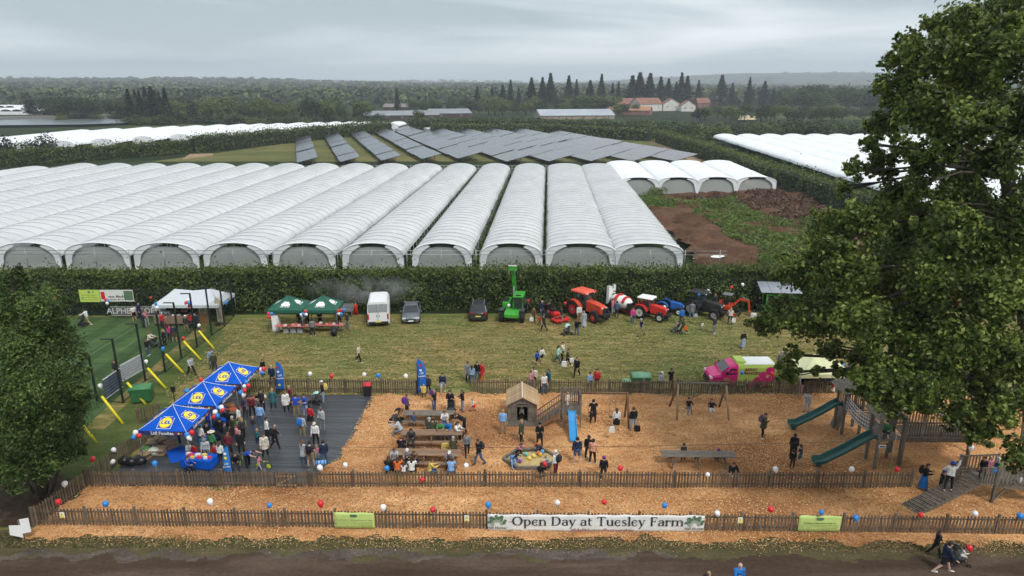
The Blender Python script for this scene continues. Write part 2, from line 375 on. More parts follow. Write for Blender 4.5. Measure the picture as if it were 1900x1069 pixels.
        def lng(mb):
            p0 = hc - hf * .075 * hs; mb.tube([p0 + hd * .03, p0 - hd * .08 - hf * .02, p0 - hd * .2 - hf * .01, p0 - hd * .3], [.06 * hs, .085 * hs, .075 * hs, .03], 8)
        D['long'] = part(cap_, .018, 'hair', lng)
        def brim(mb):
            c = hc + hd * .055 * hs; x = Vector((1, 0, 0)); mb.add([c + hf * .06 * hs - x * .08 * hs, c + hf * .06 * hs + x * .08 * hs, c + hf * .17 * hs + x * .06 * hs - hd * .02, c + hf * .17 * hs - x * .06 * hs - hd * .02], [(0, 1, 2, 3)], True)
        capm = is_('head') & (hz > .03 * hs); D['cap'] = part(capm, .028, 'cap', brim); D['beanie'] = part(capm, .03, 'hat')
        def wide(mb):
            c = hc + hd * .05 * hs; x = Vector((1, 0, 0)); mb.loft([[c + (x * math.cos(a) + hf * math.sin(a)) * r - hd * dz for a in np.linspace(0, 6.283, 17)[:-1]] for r, dz in ((.09 * hs, 0), (.23, .03))], False, True)
        D['sunhat'] = part(capm, .03, 'hat', wide)
        if POSES[name][5] == 'up':
            c0, c1 = hip + up * .10, Vector((hip.x, hip.y, 0)); z = hip.z
            fr_ = lambda rows: [[Vector((rx * math.cos(a) * (1 + w * math.sin(5 * a)), hip.y + ry * math.sin(a) * (1 + w * math.sin(5 * a)) - dy, zz)) for a in np.linspace(0, 6.283, 21)[:-1]] for rx, ry, zz, w, dy in rows]
            for nm, rows in (('skirt', ((.165, .14, z + .1, 0, 0), (.21, .18, z - .12, .02, 0), (.25, .23, z - .42, .05, 0))), ('longskirt', ((.165, .14, z + .1, 0, 0), (.2, .18, z - .2, .03, 0), (.27, .25, .16, .06, 0))), ('coat', ((.18, .155, z + .12, 0, 0), (.2, .175, z - .05, .01, 0), (.225, .2, z - .3, .03, 0)))):
                s_ = MB(); s_.loft(fr_(rows), False, True); D[nm] = s_.mesh('coat_skirt' if nm == 'coat' else 'skirt')
        D['hip'] = hip; D['back'] = hip + up * .33 - fw * .2; D['hands'] = hands; D['head'] = hc; FIG[(name, kid)] = D
        bpy.data.objects.remove(o); bpy.data.meshes.remove(me)
build_figures()
# ================================================================ THE SETTING
# ---------------------------------------------------------------- terrain to the horizon
def hills(X, Y):
    D = np.hypot(X, Y); A = np.degrees(np.arctan2(X, Y))
    s = lambda a, b: np.clip((D - a) / (b - a), 0, 1) ** 2 * (3 - 2 * np.clip((D - a) / (b - a), 0, 1))
    z = s(700, 2200) * (6 + 10 * fbm(X, Y, 900, 3))
    z += s(1500, 3000) * (1 - s(3600, 4600)) * (24 + 26 * fbm(X, Y, 800, 5)) * np.clip((4 - A) / 24, 0, 1)
    z += s(3600, 5600) * (44 + 46 * fbm(X, Y, 1500, 8) + 46 * np.exp(-((A - 17) / 9) ** 2) + 20 * np.exp(-((A + 40) / 9) ** 2) + 22 * np.exp(-((A - 26) / 7) ** 2))
    return z
rad = np.concatenate([np.array([0.01, 60, 200, 400, 600]), np.linspace(700, 7000, 62)]); az = np.linspace(0, 2 * np.pi, 241)[:-1]
RR, AA = np.meshgrid(rad, az, indexing='ij'); TX, TY = RR * np.sin(AA), RR * np.cos(AA); TZ = hills(TX, TY)
na = len(az); ii, jj = np.meshgrid(np.arange(len(rad) - 1), np.arange(na), indexing='ij')
TF = np.stack([ii * na + jj, ii * na + (jj + 1) % na, (ii + 1) * na + (jj + 1) % na, (ii + 1) * na + jj], -1).reshape(-1, 4)[:, ::-1]
m, t, b = node_mat('meadow_and_wood')
f = noise(t, 1.0, 6, coords(t, .006, .006, .006))
f2 = noise(t, 1.0, 8, coords(t, .06, .06, .06))
c1 = ramp(t, [(.42, (.016, .026, .011)), (.55, (.03, .047, .016)), (.64, (.075, .095, .03)), (.75, (.12, .12, .05))], f)
c2 = ramp(t, [(.3, (.55, .6, .5)), (.7, (1.3, 1.3, 1.1))], f2)
t.links.new(mixc(t, 1.0, c1, c2, 'MULTIPLY'), b.inputs['Base Color']); b.inputs['Roughness'].default_value = .95; b.inputs['Specular IOR Level'].default_value = .1
MAT_TERRAIN = m
link('terrain', mesh_np('terrain', np.stack([TX, TY, TZ], -1).reshape(-1, 3), TF, True), None, m)['kind'] = 'structure'
# ---------------------------------------------------------------- ground sheets near the camera
def ground_mat(name, layers, streak=None, fine=None, bstr=.4, bdist=.05, big=None):
    m, t, b = node_mat(name)
    c = ramp(t, layers, noise(t, 1.0, 8, coords(t, *(streak or (.5, .5, .5))), .62, .4))
    if fine: c = mixc(t, 1.0, c, ramp(t, fine[1], noise(t, 1.0, 6, coords(t, *fine[0]), .7)), 'MULTIPLY')
    if big: c = mixc(t, 1.0, c, ramp(t, big[1], noise(t, 1.0, 4, coords(t, *big[0]), .5)), 'MULTIPLY')
    t.links.new(c, b.inputs['Base Color']); b.inputs['Roughness'].default_value = .95; b.inputs['Specular IOR Level'].default_value = .12
    bump(t, b, noise(t, 1.0, 8, coords(t, 9, 9, 9), .7), bstr, bdist)
    return m
MAT_LAWN = ground_mat('mown_dry_grass', [(.34, (.092, .108, .028)), (.47, (.165, .155, .05)), (.58, (.255, .205, .08)), (.70, (.38, .285, .125))], (.35, 1.5, 1),
                      ((3, 12, 3), [(.3, (.62, .64, .6)), (.7, (1.25, 1.22, 1.2))]), .5, .06, ((.09, .12, .1), [(.38, (.72, .95, .78)), (.6, (1.08, 1.0, 1.0))]))
MAT_GRASS = ground_mat('green_grass', [(.3, (.045, .07, .018)), (.5, (.075, .10, .028)), (.7, (.13, .135, .045))], (.4, .9, 1), ((6, 9, 6), [(.3, (.6, .62, .6)), (.7, (1.3, 1.3, 1.2))]))
MAT_FIELD = ground_mat('field_grass', [(.3, (.07, .09, .025)), (.5, (.12, .12, .04)), (.7, (.20, .17, .065))], (.03, .06, .05), ((.6, .9, 1), [(.3, (.75, .75, .7)), (.7, (1.2, 1.2, 1.2))]))
MAT_CHIP = ground_mat('bark_chip_bed', [(.3, (.40, .185, .072)), (.48, (.60, .315, .135)), (.62, (.70, .40, .185)), (.75, (.80, .53, .29))], (.5, 1.1, 1),
                      ((14, 18, 14), [(.32, (.55, .5, .47)), (.5, (.95, .95, .95)), (.68, (1.3, 1.3, 1.3))]), .8, .04, ((.10, .2, .2), [(.36, (.55, .43, .36)), (.5, (.85, .78, .72)), (.62, (1.08, 1.06, 1.03))]))
MAT_TRACK = ground_mat('damp_earth_track', [(.3, (.048, .030, .020)), (.5, (.068, .045, .032)), (.68, (.11, .078, .058))], (.12, .7, .5), ((4, 7, 4), [(.3, (.75, .74, .73)), (.7, (1.25, 1.25, 1.25))]), .35, .04)
MAT_GRAVEL = ground_mat('loose_gravel', [(.3, (.068, .054, .043)), (.5, (.10, .08, .065)), (.7, (.15, .122, .10))], (.6, 1.4, 1), ((10, 12, 10), [(.3, (.5, .5, .5)), (.7, (1.4, 1.4, 1.4))]), .7, .05)
MAT_VERGE = ground_mat('worn_verge', [(.3, (.055, .048, .024)), (.5, (.085, .074, .036)), (.7, (.12, .098, .055))], (.5, 1.2, 1), ((8, 10, 8), [(.3, (.65, .65, .6)), (.7, (1.35, 1.3, 1.25))]))
MAT_SOIL = ground_mat('bare_red_soil', [(.3, (.06, .030, .018)), (.5, (.11, .058, .034)), (.7, (.17, .10, .064))], (.25, .35, .3), ((2, 3, 2), [(.3, (.6, .58, .56)), (.7, (1.3, 1.3, 1.3))]), .8, .2)
m, t, b = node_mat('striped_turf')
v = coords(t, 1, 1, 1); sx = t.nodes.new('ShaderNodeSeparateXYZ'); t.links.new(v, sx.inputs[0])
w = t.nodes.new('ShaderNodeTexWave'); w.inputs['Scale'].default_value = .11; w.inputs['Distortion'].default_value = .5; w.bands_direction = 'X'; t.links.new(v, w.inputs['Vector'])
c = ramp(t, [(.4, (.040, .075, .024)), (.6, (.058, .10, .034))], w.outputs[0])
c = mixc(t, 1.0, c, ramp(t, [(.3, (.75, .75, .75)), (.7, (1.25, 1.25, 1.2))], noise(t, 1.0, 6, coords(t, .5, 1.2, 1))), 'MULTIPLY')
t.links.new(c, b.inputs['Base Color']); b.inputs['Roughness'].default_value = .9; b.inputs['Specular IOR Level'].default_value = .15
MAT_TURF = m
def gp(*pts): return [G(x, y)[:2] for x, y in pts]
sheet('lawn', gp((-700, 1000), (-300, 588), (2300, 575), (2700, 1000)), .012, MAT_LAWN)
sheet('grass_bank', gp((-500, 985), (130, 985), (265, 820), (330, 735), (440, 640), (395, 596), (370, 610), (185, 790), (60, 800), (-300, 800)), .022, MAT_GRASS, cell=.5, amp=.0, edge=.7)
def pitch_edge(y): return 400 - (y - 573) * (400 - 183) / (770 - 573)
sheet('sports_pitch', gp((-300, 590), (pitch_edge(590) + 8, 588), (pitch_edge(775), 775), (60, 900), (-300, 900)), .034, MAT_TURF)
MAT_LINE = M((.11, .15, .08), .9, .25, 1.5)
for k, (a, b_) in enumerate((((118, 690), (258, 603)), ((215, 655), (250, 634)))):
    p, q = G(*a), G(*b_); d = (q - p).normalized(); s_ = Vector((-d.y, d.x, 0)) * .05
    sheet('pitch_line', [p - s_, q - s_, q + s_, p + s_], .039, MAT_LINE)
BARK = gp((45, 1000), (165, 902), (330, 905), (560, 905), (630, 850), (690, 735), (800, 733), (1900, 733), (2050, 733), (2150, 1012), (1900, 1012), (1000, 1004))
BF = lambda X: np.interp(X, [G(45, 1000).x, G(1900, 1012).x], [G(45, 1000).y, G(1900, 1012).y])
bark = sheet('bark_bed', BARK, .135, MAT_CHIP, cell=.13, amp=.07, s=3.0, edge=.35, seed=4, base=lambda X, Y: -.085 * np.clip(1 - (Y - BF(X)) / .9, 0, 1))
sheet('verge', gp((-300, 1100), (-300, 985), (50, 985), (1900, 1000), (2300, 1000), (2300, 1060), (1200, 1060), (0, 1060)), .035, MAT_VERGE, cell=.12, amp=.0, edge=.3, seed=8)
sheet('gravel_strip', gp((-300, 1040), (-300, 1022), (0, 1022), (1000, 1021), (1250, 1022), (1250, 1042), (0, 1042)), .048, MAT_GRAVEL, cell=.12, amp=.0, edge=.4, seed=6)
sheet('track', gp((-500, 1200), (-500, 1040), (0, 1038), (1000, 1034), (2400, 1032), (2400, 1200)), .060, MAT_TRACK, cell=.12, amp=.0, edge=.4, seed=2)
sheet('soil_patch', gp((-250, 985), (-250, 880), (60, 860), (150, 890), (165, 908), (80, 985)), .045, ground_mat('leaf_litter', [(.3, (.03, .022, .015)), (.5, (.06, .042, .028)), (.7, (.10, .07, .042))], (2, 3, 2), ((9, 9, 9), [(.3, (.5, .5, .5)), (.7, (1.5, 1.4, 1.3))])), cell=.4, edge=.5)
sheet('field', gp((280, 300), (360, 290), (560, 262), (700, 247), (1230, 247), (1330, 300)), .02, MAT_FIELD)
sheet('farm_path', gp((1205, 264), (1222, 262), (1340, 312), (1480, 372), (1580, 425), (1560, 432), (1450, 380), (1320, 318)), .05, ground_mat('sandy_path', [(.3, (.24, .16, .1)), (.7, (.36, .26, .17))], (.3, .3, .3)), cell=1.0, edge=.8)
sheet('farm_path', gp((338, 296), (352, 286), (395, 285), (395, 289), (370, 292)), .05, bpy.data.materials['sandy_path'])
# loose chips lying on the bed
def chip_field(name, poly, n, z, size, mat, flat=1.0, hfun=None):
    xs = [p[0] for p in poly]; ys = [p[1] for p in poly]
    X = nr.uniform(min(xs), max(xs), n * 2); Y = nr.uniform(min(ys), max(ys), n * 2)
    I = inside_np(poly, X, Y) & (np.abs(X) < Y * .82 + 2); X, Y = X[I][:n], Y[I][:n]
    Z = z + (hfun(X, Y) if hfun else 0 * X)
    P = np.stack([X, Y, Z], -1); V, F = leaves(P, size, up=flat * 3, aspect=.35)
    o = link(name, mesh_np(name, V, F), None, mat); o['kind'] = 'stuff'; return o
chip_field('bark_chips', BARK, 110000, .165, .115, leaf_mat('bark_chip', [(.26, .115, .045), (.46, .235, .10), (.62, .355, .165), (.72, .47, .25), (.82, .62, .40)], 0, .85, .13, (.62, 1.2)), hfun=lambda X, Y: .07 * fbm(X, Y, 3.0, 13) - .085 * np.clip(1 - (Y - BF(X)) / .9, 0, 1)).__setitem__('label', 'loose orange brown bark chips covering the playground')
chip_field('straw_wisps', gp((300, 735), (440, 592), (2000, 582), (2200, 735)), 34000, .025, .26, leaf_mat('straw', [(.11, .112, .032), (.19, .165, .058), (.30, .23, .095), (.42, .32, .16)], 0, .9), flat=3)['label'] = 'wisps of cut dry grass lying on the lawn'
chip_field('grass_blades', gp((-300, 1018), (-300, 990), (50, 990), (1900, 1003), (2200, 1003), (2200, 1020)), 16000, .045, .13, leaf_mat('grass_blade', [(.06, .06, .02), (.10, .10, .032), (.15, .14, .055), (.2, .17, .08)], .2, .85), flat=.5)['label'] = 'rough dull grass along the edge of the track'
nb_ = 5000; X = nr.uniform(-26, 28, nb_); Y = np.interp(X, [G(45, 1000).x, G(1900, 1012).x], [G(45, 1000).y, G(1900, 1012).y]) + nr.normal(size=nb_) * .32 - .1
V, F = leaves(np.stack([X, Y, np.full(nb_, .07)], -1), .085, 3, None, .35); tag(link('bark_chips', mesh_np('bark_chips', V, F), None, bpy.data.materials['bark_chip']), 'loose bark chips spilled on the verge below the front fence', None, None, 'stuff')
# ---------------------------------------------------------------- foliage makers
LEAF_HEDGE = leaf_mat('hedge_leaf', [(.022, .038, .010), (.045, .072, .018), (.08, .115, .028), (.14, .165, .044)], .28, .55, .55)
LEAF_BRIGHT = leaf_mat('bright_leaf', [(.03, .05, .012), (.07, .105, .022), (.125, .165, .036), (.20, .22, .06)])
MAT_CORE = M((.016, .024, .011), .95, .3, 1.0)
MAT_BARK = wood_mat('tree_bark', [(.035, .028, .02), (.065, .052, .04), (.10, .085, .065)], 1.5, (1, 1, .3), .1)
def hedge(name, label, path, width, height, leaf, n, mat, group=None, top_bright=True, rough=.55, top=None):
    """path: ground points of the hedge's middle line"""
    path = [Vector((p[0], p[1], 0)) for p in path]; root = thing(name, label, 'hedge', path[0], 0, group); o0 = path[0]
    seg = [(path[i + 1] - path[i]).length for i in range(len(path) - 1)]; L = sum(seg); cum = np.concatenate([[0], np.cumsum(seg)])
    def pos(s):
        i = np.clip(np.searchsorted(cum, s, side='right') - 1, 0, len(seg) - 1); f = ((s - cum[i]) / np.array(seg)[i])[:, None]
        A = np.array([p[:] for p in path]); d = A[i + 1] - A[i]; q = A[i] + d * f; d = d / np.linalg.norm(d, axis=1)[:, None]
        return q, np.stack([-d[:, 1], d[:, 0], d[:, 2]], -1)
    # woody heart
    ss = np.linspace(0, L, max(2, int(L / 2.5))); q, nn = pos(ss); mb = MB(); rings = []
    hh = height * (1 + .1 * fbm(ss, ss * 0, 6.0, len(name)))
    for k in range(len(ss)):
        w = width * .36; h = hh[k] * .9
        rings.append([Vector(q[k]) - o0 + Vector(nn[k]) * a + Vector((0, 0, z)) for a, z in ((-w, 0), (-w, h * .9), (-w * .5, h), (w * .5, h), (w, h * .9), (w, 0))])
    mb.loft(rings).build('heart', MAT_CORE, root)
    s = nr.uniform(0, L, n); q, nn = pos(s); hh = height * (1 + .10 * fbm(s, s * 0, 6.0, len(name)) + rough * .25 * fbm(s, s * 0 + 3, 1.6, 3))
    per = 2 * height + width; u = nr.uniform(0, per, n); bul = 1 + rough * fbm(s, u, 1.8, 2)
    side = np.where(u < height, -1, np.where(u < 2 * height, 1, 0)); z = np.where(u < height, u, np.where(u < 2 * height, u - height, height)) / height * hh
    off = np.where(side == 0, (u - 2 * height - width / 2), side * width / 2 * (1 - .25 * (z / hh) ** 3)) * bul
    P = q + nn * off[:, None]; P[:, 2] = z - np.where(side == 0, np.abs(off / width * 2) ** 3 * height * .12, 0) + nr.normal(size=n) * leaf * .35
    P[:, 2] = np.maximum(P[:, 2], leaf * .3); P[:, :2] += nr.normal(size=(n, 2)) * leaf * .3
    outv = nn * side[:, None]; outv[:, 2] += (side == 0)
    V, F = leaves(P - np.array(o0[:]), leaf, .35, outv, .7)
    link('foliage', mesh_np('foliage', V, F), root, mat)
    if top_bright:
        m_ = int(n * .24); s = nr.uniform(0, L, m_); q, nn = pos(s); P = q + nn * nr.uniform(-.5, .5, m_)[:, None] * width
        P[:, 2] = height * (1 + .10 * fbm(s, s * 0, 6.0, len(name))) + nr.exponential(leaf * .8, m_)
        V, F = leaves(P - np.array(o0[:]), leaf * .9, .1, None, .6); link('new_growth', mesh_np('new_growth', V, F), root, LEAF_BRIGHT)
    return root
hedge('hedge', 'long tall clipped dark hedge behind the parked machines and stalls', gp((-160, 574), (350, 572), (900, 568), (1400, 565), (1900, 560)), 2.6, 4.0, .27, 60000, LEAF_HEDGE)
# low weeds along the foot of the hedge are part of the lawn edge
hedge('hedge', 'clipped hedge below the far left white tunnels, ending at the dirt gap', gp((-180, 318), (0, 308), (180, 297), (352, 283)), 4, 3.9, .62, 9000, LEAF_HEDGE)
hedge('hedge', 'dark hedge from the dirt gap up to the cars beyond the solar panels', gp((356, 283), (480, 271), (600, 258), (722, 246)), 5, 5.2, .7, 8000, LEAF_HEDGE)
hedge('hedge', 'bright clipped hedge beside the path, left of the right hand tunnels', gp((1222, 264), (1300, 290), (1400, 330), (1500, 366), (1600, 405), (1760, 470)), 4.2, 4.6, .5, 12000, LEAF_BRIGHT)
hedge('hedge', 'low straight hedge directly behind the solar panels', gp((800, 249), (1000, 249), (1205, 262)), 5, 5, .8, 4500, LEAF_BRIGHT, None, False)
hedge('hedge', 'second straight hedge further behind the solar panels', gp((760, 243), (1000, 243), (1200, 254)), 6, 6, .9, 4000, LEAF_HEDGE, None, False)
# ---------------------------------------------------------------- polytunnels
m, t, b = node_mat('polythene')
c = ramp(t, [(.3, (.70, .725, .735)), (.6, (.83, .845, .85)), (.8, (.89, .895, .90))], noise(t, 1.0, 6, coords(t, .35, .12, .3)))
t.links.new(c, b.inputs['Base Color']); b.inputs['Roughness'].default_value = .38; b.inputs['Specular IOR Level'].default_value = .35
bump(t, b, noise(t, 1.0, 6, coords(t, 1.2, 3.0, 1.2), .6), .5, .12)
tr = t.nodes.new('ShaderNodeBsdfTranslucent'); t.links.new(c, tr.inputs[0]); ms = t.nodes.new('ShaderNodeMixShader'); ms.inputs[0].default_value = .2
tp = t.nodes.new('ShaderNodeBsdfTransparent'); ms2 = t.nodes.new('ShaderNodeMixShader'); ms2.inputs[0].default_value = .13
t.links.new(b.outputs[0], ms.inputs[1]); t.links.new(tr.outputs[0], ms.inputs[2]); t.links.new(ms.outputs[0], ms2.inputs[1]); t.links.new(tp.outputs[0], ms2.inputs[2])
t.links.new(ms2.outputs[0], t.nodes['Material Output'].inputs[0]); MAT_POLY = m
m, t, b = node_mat('fresh_polythene'); b.inputs['Roughness'].default_value = .45
t.links.new(ramp(t, [(.3, (.70, .72, .74)), (.7, (.82, .83, .84))], noise(t, 1.0, 5, coords(t, .3, .1, .3))), b.inputs['Base Color']); MAT_POLYW = m
m, t, b = node_mat('netting'); b.inputs['Base Color'].default_value = (.30, .325, .31, 1); b.inputs['Roughness'].default_value = .9
tp = t.nodes.new('ShaderNodeBsdfTransparent'); ms = t.nodes.new('ShaderNodeMixShader'); ms.inputs[0].default_value = .42
t.links.new(b.outputs[0], ms.inputs[1]); t.links.new(tp.outputs[0], ms.inputs[2]); t.links.new(ms.outputs[0], t.nodes['Material Output'].inputs[0]); MAT_NET = m; b.inputs['Base Color'].default_value = (.47, .50, .48, 1); ms.inputs[0].default_value = .3
MAT_STEEL = M((.33, .345, .35), .45, .15, 3, .6)
MAT_HOOP = M((.52, .54, .55), .6, .1, 1)
TDIR = Vector((65 / FPX, 1, 0)).normalized(); TROT = -math.atan2(TDIR.x, TDIR.y)
PITCH_T = 8.85
def arch(w, zl, za, n=18, p=.82):
    return [(-math.cos(math.pi * k / n) * w / 2, zl + (za - zl) * max(0, math.sin(math.pi * k / n)) ** p) for k in range(n + 1)]
def cover_mesh(w, zl, za, L, step, sag, seed):
    pr = arch(w, zl, za); ys = np.arange(0, L + .01, step); P = []
    for i, y in enumerate(ys):
        s = abs(math.sin(math.pi * y / 2.2)) if sag else 0
        for k, (x, z) in enumerate(pr):
            f = math.sin(math.pi * k / (len(pr) - 1)); e = 1 - f
            wob = e ** 3 * .22 * (mnoise.noise((y * .23, seed * 3.1, 1.0 if x > 0 else 5.0)))
            P.append((x * (1 - sag * s * .02) + wob, y, z - sag * .24 * s * f + wob * .9 + .03 * mnoise.noise((x * .6, y * .9, seed))))
    n = len(pr); F = [(i * n + k, i * n + k + 1, (i + 1) * n + k + 1, (i + 1) * n + k) for i in range(len(ys) - 1) for k in range(n - 1)]
    return mesh_np('cover', P, F, True)
TUN_GROUP = 'polytunnels of the big field'
def tunnel(label, base, L, w, zl, za, front, seed, group, mat=None, step=.55, hoops=True, sag=1.0, end=False):
    root = thing('polytunnel', label, 'polytunnel', base, TROT, group)
    link('cover', cover_mesh(w, zl, za, L, step, sag, seed), root, mat or MAT_POLY)
    if hoops:
        mb = MB(); pr = arch(w + .06, zl, za + .035, 12)
        for i in range(int(L / 2.2) + 1): mb.tube([(pr[0][0], i * 2.2, 0)] + [(x, i * 2.2, z) for x, z in pr] + [(pr[-1][0], i * 2.2, 0)], .042, 3, False)
        h = mb.build('hoops', MAT_HOOP, root); h['kind'] = 'stuff'
    if end:
        pr = arch(w, zl, za); MB().add([(x_, .05, z_) for x_, z_ in pr] + [(w / 2, .05, 0), (-w / 2, .05, 0)], [tuple(range(len(pr) + 2))]).build('end_sheet', MAT_POLYW, root)
    if front:
        pr = arch(w, zl, za)
        n_ = MB(); a = arch(w - .7, zl * .6, za - .55, 12)
        n_.add([(x, .35, z) for x, z in a] + [(a[-1][0], .35, .05), (a[0][0], .35, .05)], [tuple(range(len(a) + 2))]); n_.build('end_netting', MAT_NET, root)
        for sgn in (-1, 1):        # gathered sheet hanging down to the leg
            d = MB(); ks = [p for p in pr if p[0] * sgn >= w * .18]; ks.sort(key=lambda p: abs(p[0]))
            i_ = [(sgn * (abs(x) - .30 - .5 * (abs(x) / (w / 2)) ** 2), .0, z - .25 - .5 * (abs(x) / (w / 2)) ** 3) for x, z in ks]; o_ = [(x, -.04, z) for x, z in ks]
            foot = [(sgn * (w / 2 - .28), .05, .1), (sgn * (w / 2 + .05), -.02, .1)]
            L1 = i_ + [foot[0]]; L2 = o_ + [foot[1]]
            vs = L1 + L2; n = len(L1); d.add(vs, [(k, k + 1, n + k + 1, n + k) for k in range(n - 1)], True); d.build('end_drape', MAT_POLYW, root)
        rim = MB(); rim.tube([(x, -.05, z + .02) for x, z in pr], .09, 6); rim.build('end_rim', MAT_POLYW, root)
    return root
f0 = at_y(948, 505, 0.0001 + G(948, 503).y)     # leg line of the tunnel just left of the big white pair
FY = G(948, 504).y; FX = G(948, 504).x
def front_pt(k): return Vector((FX + PITCH_T * k * math.cos(TROT), FY + PITCH_T * k * math.sin(TROT) * -1 * 0 + .045 * -k, 0))
FAR_Y = 178.0
gaps = {0: .9, -1: 1.25, -2: .95, -3: .8, -4: .6}
ORD = ['first', 'second', 'third', 'fourth', 'fifth', 'sixth', 'seventh', 'eighth', 'ninth', 'tenth', 'eleventh', 'twelfth', 'thirteenth', 'fourteenth', 'fifteenth', 'sixteenth', 'seventeenth', 'eighteenth', 'nineteenth', 'twentieth'] + ['%dth' % i for i in range(21, 60)]
for k in range(0, -18, -1):
    p = front_pt(k); w = PITCH_T - gaps.get(k, .32)
    far = FAR_Y if k > -13 else FAR_Y - (-13 - k) * 5.0
    tunnel('long white polytunnel, %s to the left of the joined wide pair' % ORD[-k], p, (far - p.y), w, 2.0, 3.75, k > -10, k + 40, TUN_GROUP, step=.55 if k > -9 else .7, hoops=k > -14)
for j, k in enumerate((1, 2)):
    p = front_pt(k) + Vector((.1 - .25 * j, 0, 0)); tunnel(('left', 'right')[j] + ' half of the joined wide pair of white polytunnels by the soil', p, FAR_Y - p.y + 1, PITCH_T - .05, 2.5, 3.75, True, k + 60, TUN_GROUP, step=.7, sag=.8)
b0 = G(1148, 363); b1 = G(1437, 361)
for j in range(4):
    p = b0.lerp(b1, (j + .5) / 4); tunnel('short white polytunnel with a netted arch end, %s from the soil mound side' % ORD[j], Vector((p.x, p.y, 0)), 36, (b1 - b0).length / 4 + .02, 2.6, 3.9, True, 80 + j, 'short polytunnels', MAT_POLYW, step=.9, sag=.5, hoops=False)
# frame of posts and rails standing along the tunnel ends
fr = thing('tunnel_frame', 'galvanised post and rail frame along the near ends of the polytunnels', 'frame', front_pt(0))
p0 = front_pt(0)
for k in np.arange(-10, 2.6, .5):
    q = front_pt(k + .5) - p0 + Vector((0, -.5, 0)); MB().tube([q, q + Vector((0, 0, 3.0))], .045, 6).build('post', MAT_STEEL, fr)
for z in (2.35, 2.85):
    MB().tube([front_pt(-10) - p0 + Vector((0, -.5, z)), front_pt(3.1) - p0 + Vector((0, -.5, z))], .04, 6).build('rail', MAT_STEEL, fr)
bk = thing('tunnel_frame', 'post and rail frame along the far ends of the polytunnels', 'frame', (0, FAR_Y + 1, 0))
for x in np.arange(-66, 12, 4.4): MB().tube([(x, 0, 0), (x, 0, 3.1)], .07, 5).build('post', MAT_STEEL, bk)
for z in (2.2, 3.0): MB().tube([(-66, 0, z), (12, 0, z)], .06, 5).build('rail', MAT_STEEL, bk)
# fruit plants showing in the gaps between the covers
for k in (0, -1, -2, -3, -4, -5):
    q = front_pt(k - .5 if k < 0 else -.5); q = front_pt(k + .5); n = 5200; L = FAR_Y - q.y - 2
    P = np.stack([nr.normal(size=n) * .34, nr.uniform(1, L, n), np.abs(nr.normal(size=n)) * .55 + .5], -1); P[:, 2] = np.minimum(P[:, 2], 2.0)
    V, F = leaves(P, .42, .5); o = link('crop_row', mesh_np('crop_row', V, F), None, LEAF_HEDGE, q, TROT)
    tag(o, 'dark green fruit plants growing in the gap, %s gap left of the wide pair' % ORD[-k], 'plants', 'crop rows between tunnels', 'stuff')
# far fields of tunnels
LF0, LF1 = G(-160, 293), G(748, 242)
NX, NY = zip(*[G(*q)[:2] for q in ((-160, 293), (0, 288), (130, 282), (350, 267), (560, 254), (748, 242))]); FX_, FY_ = zip(*[G(*q, 3.9)[:2] for q in ((-160, 251), (0, 246), (320, 233), (600, 226), (756, 225))])
x = LF0.x; k = 0
while x < LF1.x - 2:
    y = np.interp(x, NX, NY); yf = np.interp(x, FX_, FY_)
    if yf - y > 12: tunnel('white polytunnel in the far left field, %s from its right hand end' % ORD[max(0, 33 - k)] if 33 - k >= 0 else 'white polytunnel in the far left field', Vector((x, y + 3, 0)), max(10, yf - y), 8.9, 2.2, 3.9, False, 200 + k, 'far left polytunnels', MAT_POLYW, 3.0, False, 0, True)
    x += 8.9; k += 1
RF0 = G(1296, 269); xr = RF0.x
for k in range(16):
    tunnel('white polytunnel in the right hand field, %s from the clipped hedge' % ORD[k], Vector((xr + k * 9.3 + 3, 100, 0)), 188, 9.3, 2.3, 3.9, False, 300 + k, 'right hand polytunnels', MAT_POLYW, 2.2, False, 0, True)
for (x0, x1, y0, lab) in ((-60, 60, 213, 'white strip of tunnels at the far left edge, behind the reservoir'), (-60, 42, 205, 'higher white strip of tunnels at the far left edge'), (125, 245, 199, 'white strip of tunnels showing between the far left trees'), (462, 500, 209, 'small white strip of tunnels left of the barns')):
    a, b_ = G(x0, y0), G(x1, y0); root = thing('polytunnel', lab, 'polytunnel', a); L = (b_ - a).length
    mb = MB(); w = 9.0; rings = []
    n = max(1, int(L / w)); prof = []
    for i in range(n): prof += [(i * w + q_[0] + w / 2, q_[1]) for q_ in arch(w, 2.4, 4.2, 6)]
    mb.add([(p[0], 0, p[1]) for p in prof] + [(p[0] + 3, 60, p[1]) for p in prof], [(i, i + 1, len(prof) + i + 1, len(prof) + i) for i in range(len(prof) - 1)]); mb.add([(0, 0, 0), (L, 0, 0), (L, 0, 2.5), (0, 0, 2.5)], [(0, 1, 2, 3)])
    mb.build('cover', MAT_POLYW, root)
m, t, b = node_mat('pond_water'); b.inputs['Base Color'].default_value = (.12, .15, .165, 1); b.inputs['Roughness'].default_value = .28; bump(t, b, noise(t, 1, 4, coords(t, .3, .3, .3)), .2, .2)
res = gp((-150, 239), (-150, 229), (205, 222), (318, 230), (150, 236)); sheet('reservoir_water', res, 1.5, m)
rb = thing('reservoir_bank', 'low grey lined bank round the reservoir at far left', 'embankment', (res[1][0], res[1][1], 0))
for i in (1, 2): MB().bar(Vector((*res[i], 1.6)) - rb.location, Vector((*res[i + 1], 1.6)) - rb.location, 6, 3.4).build('bank', M((.17, .165, .15), .8), rb)
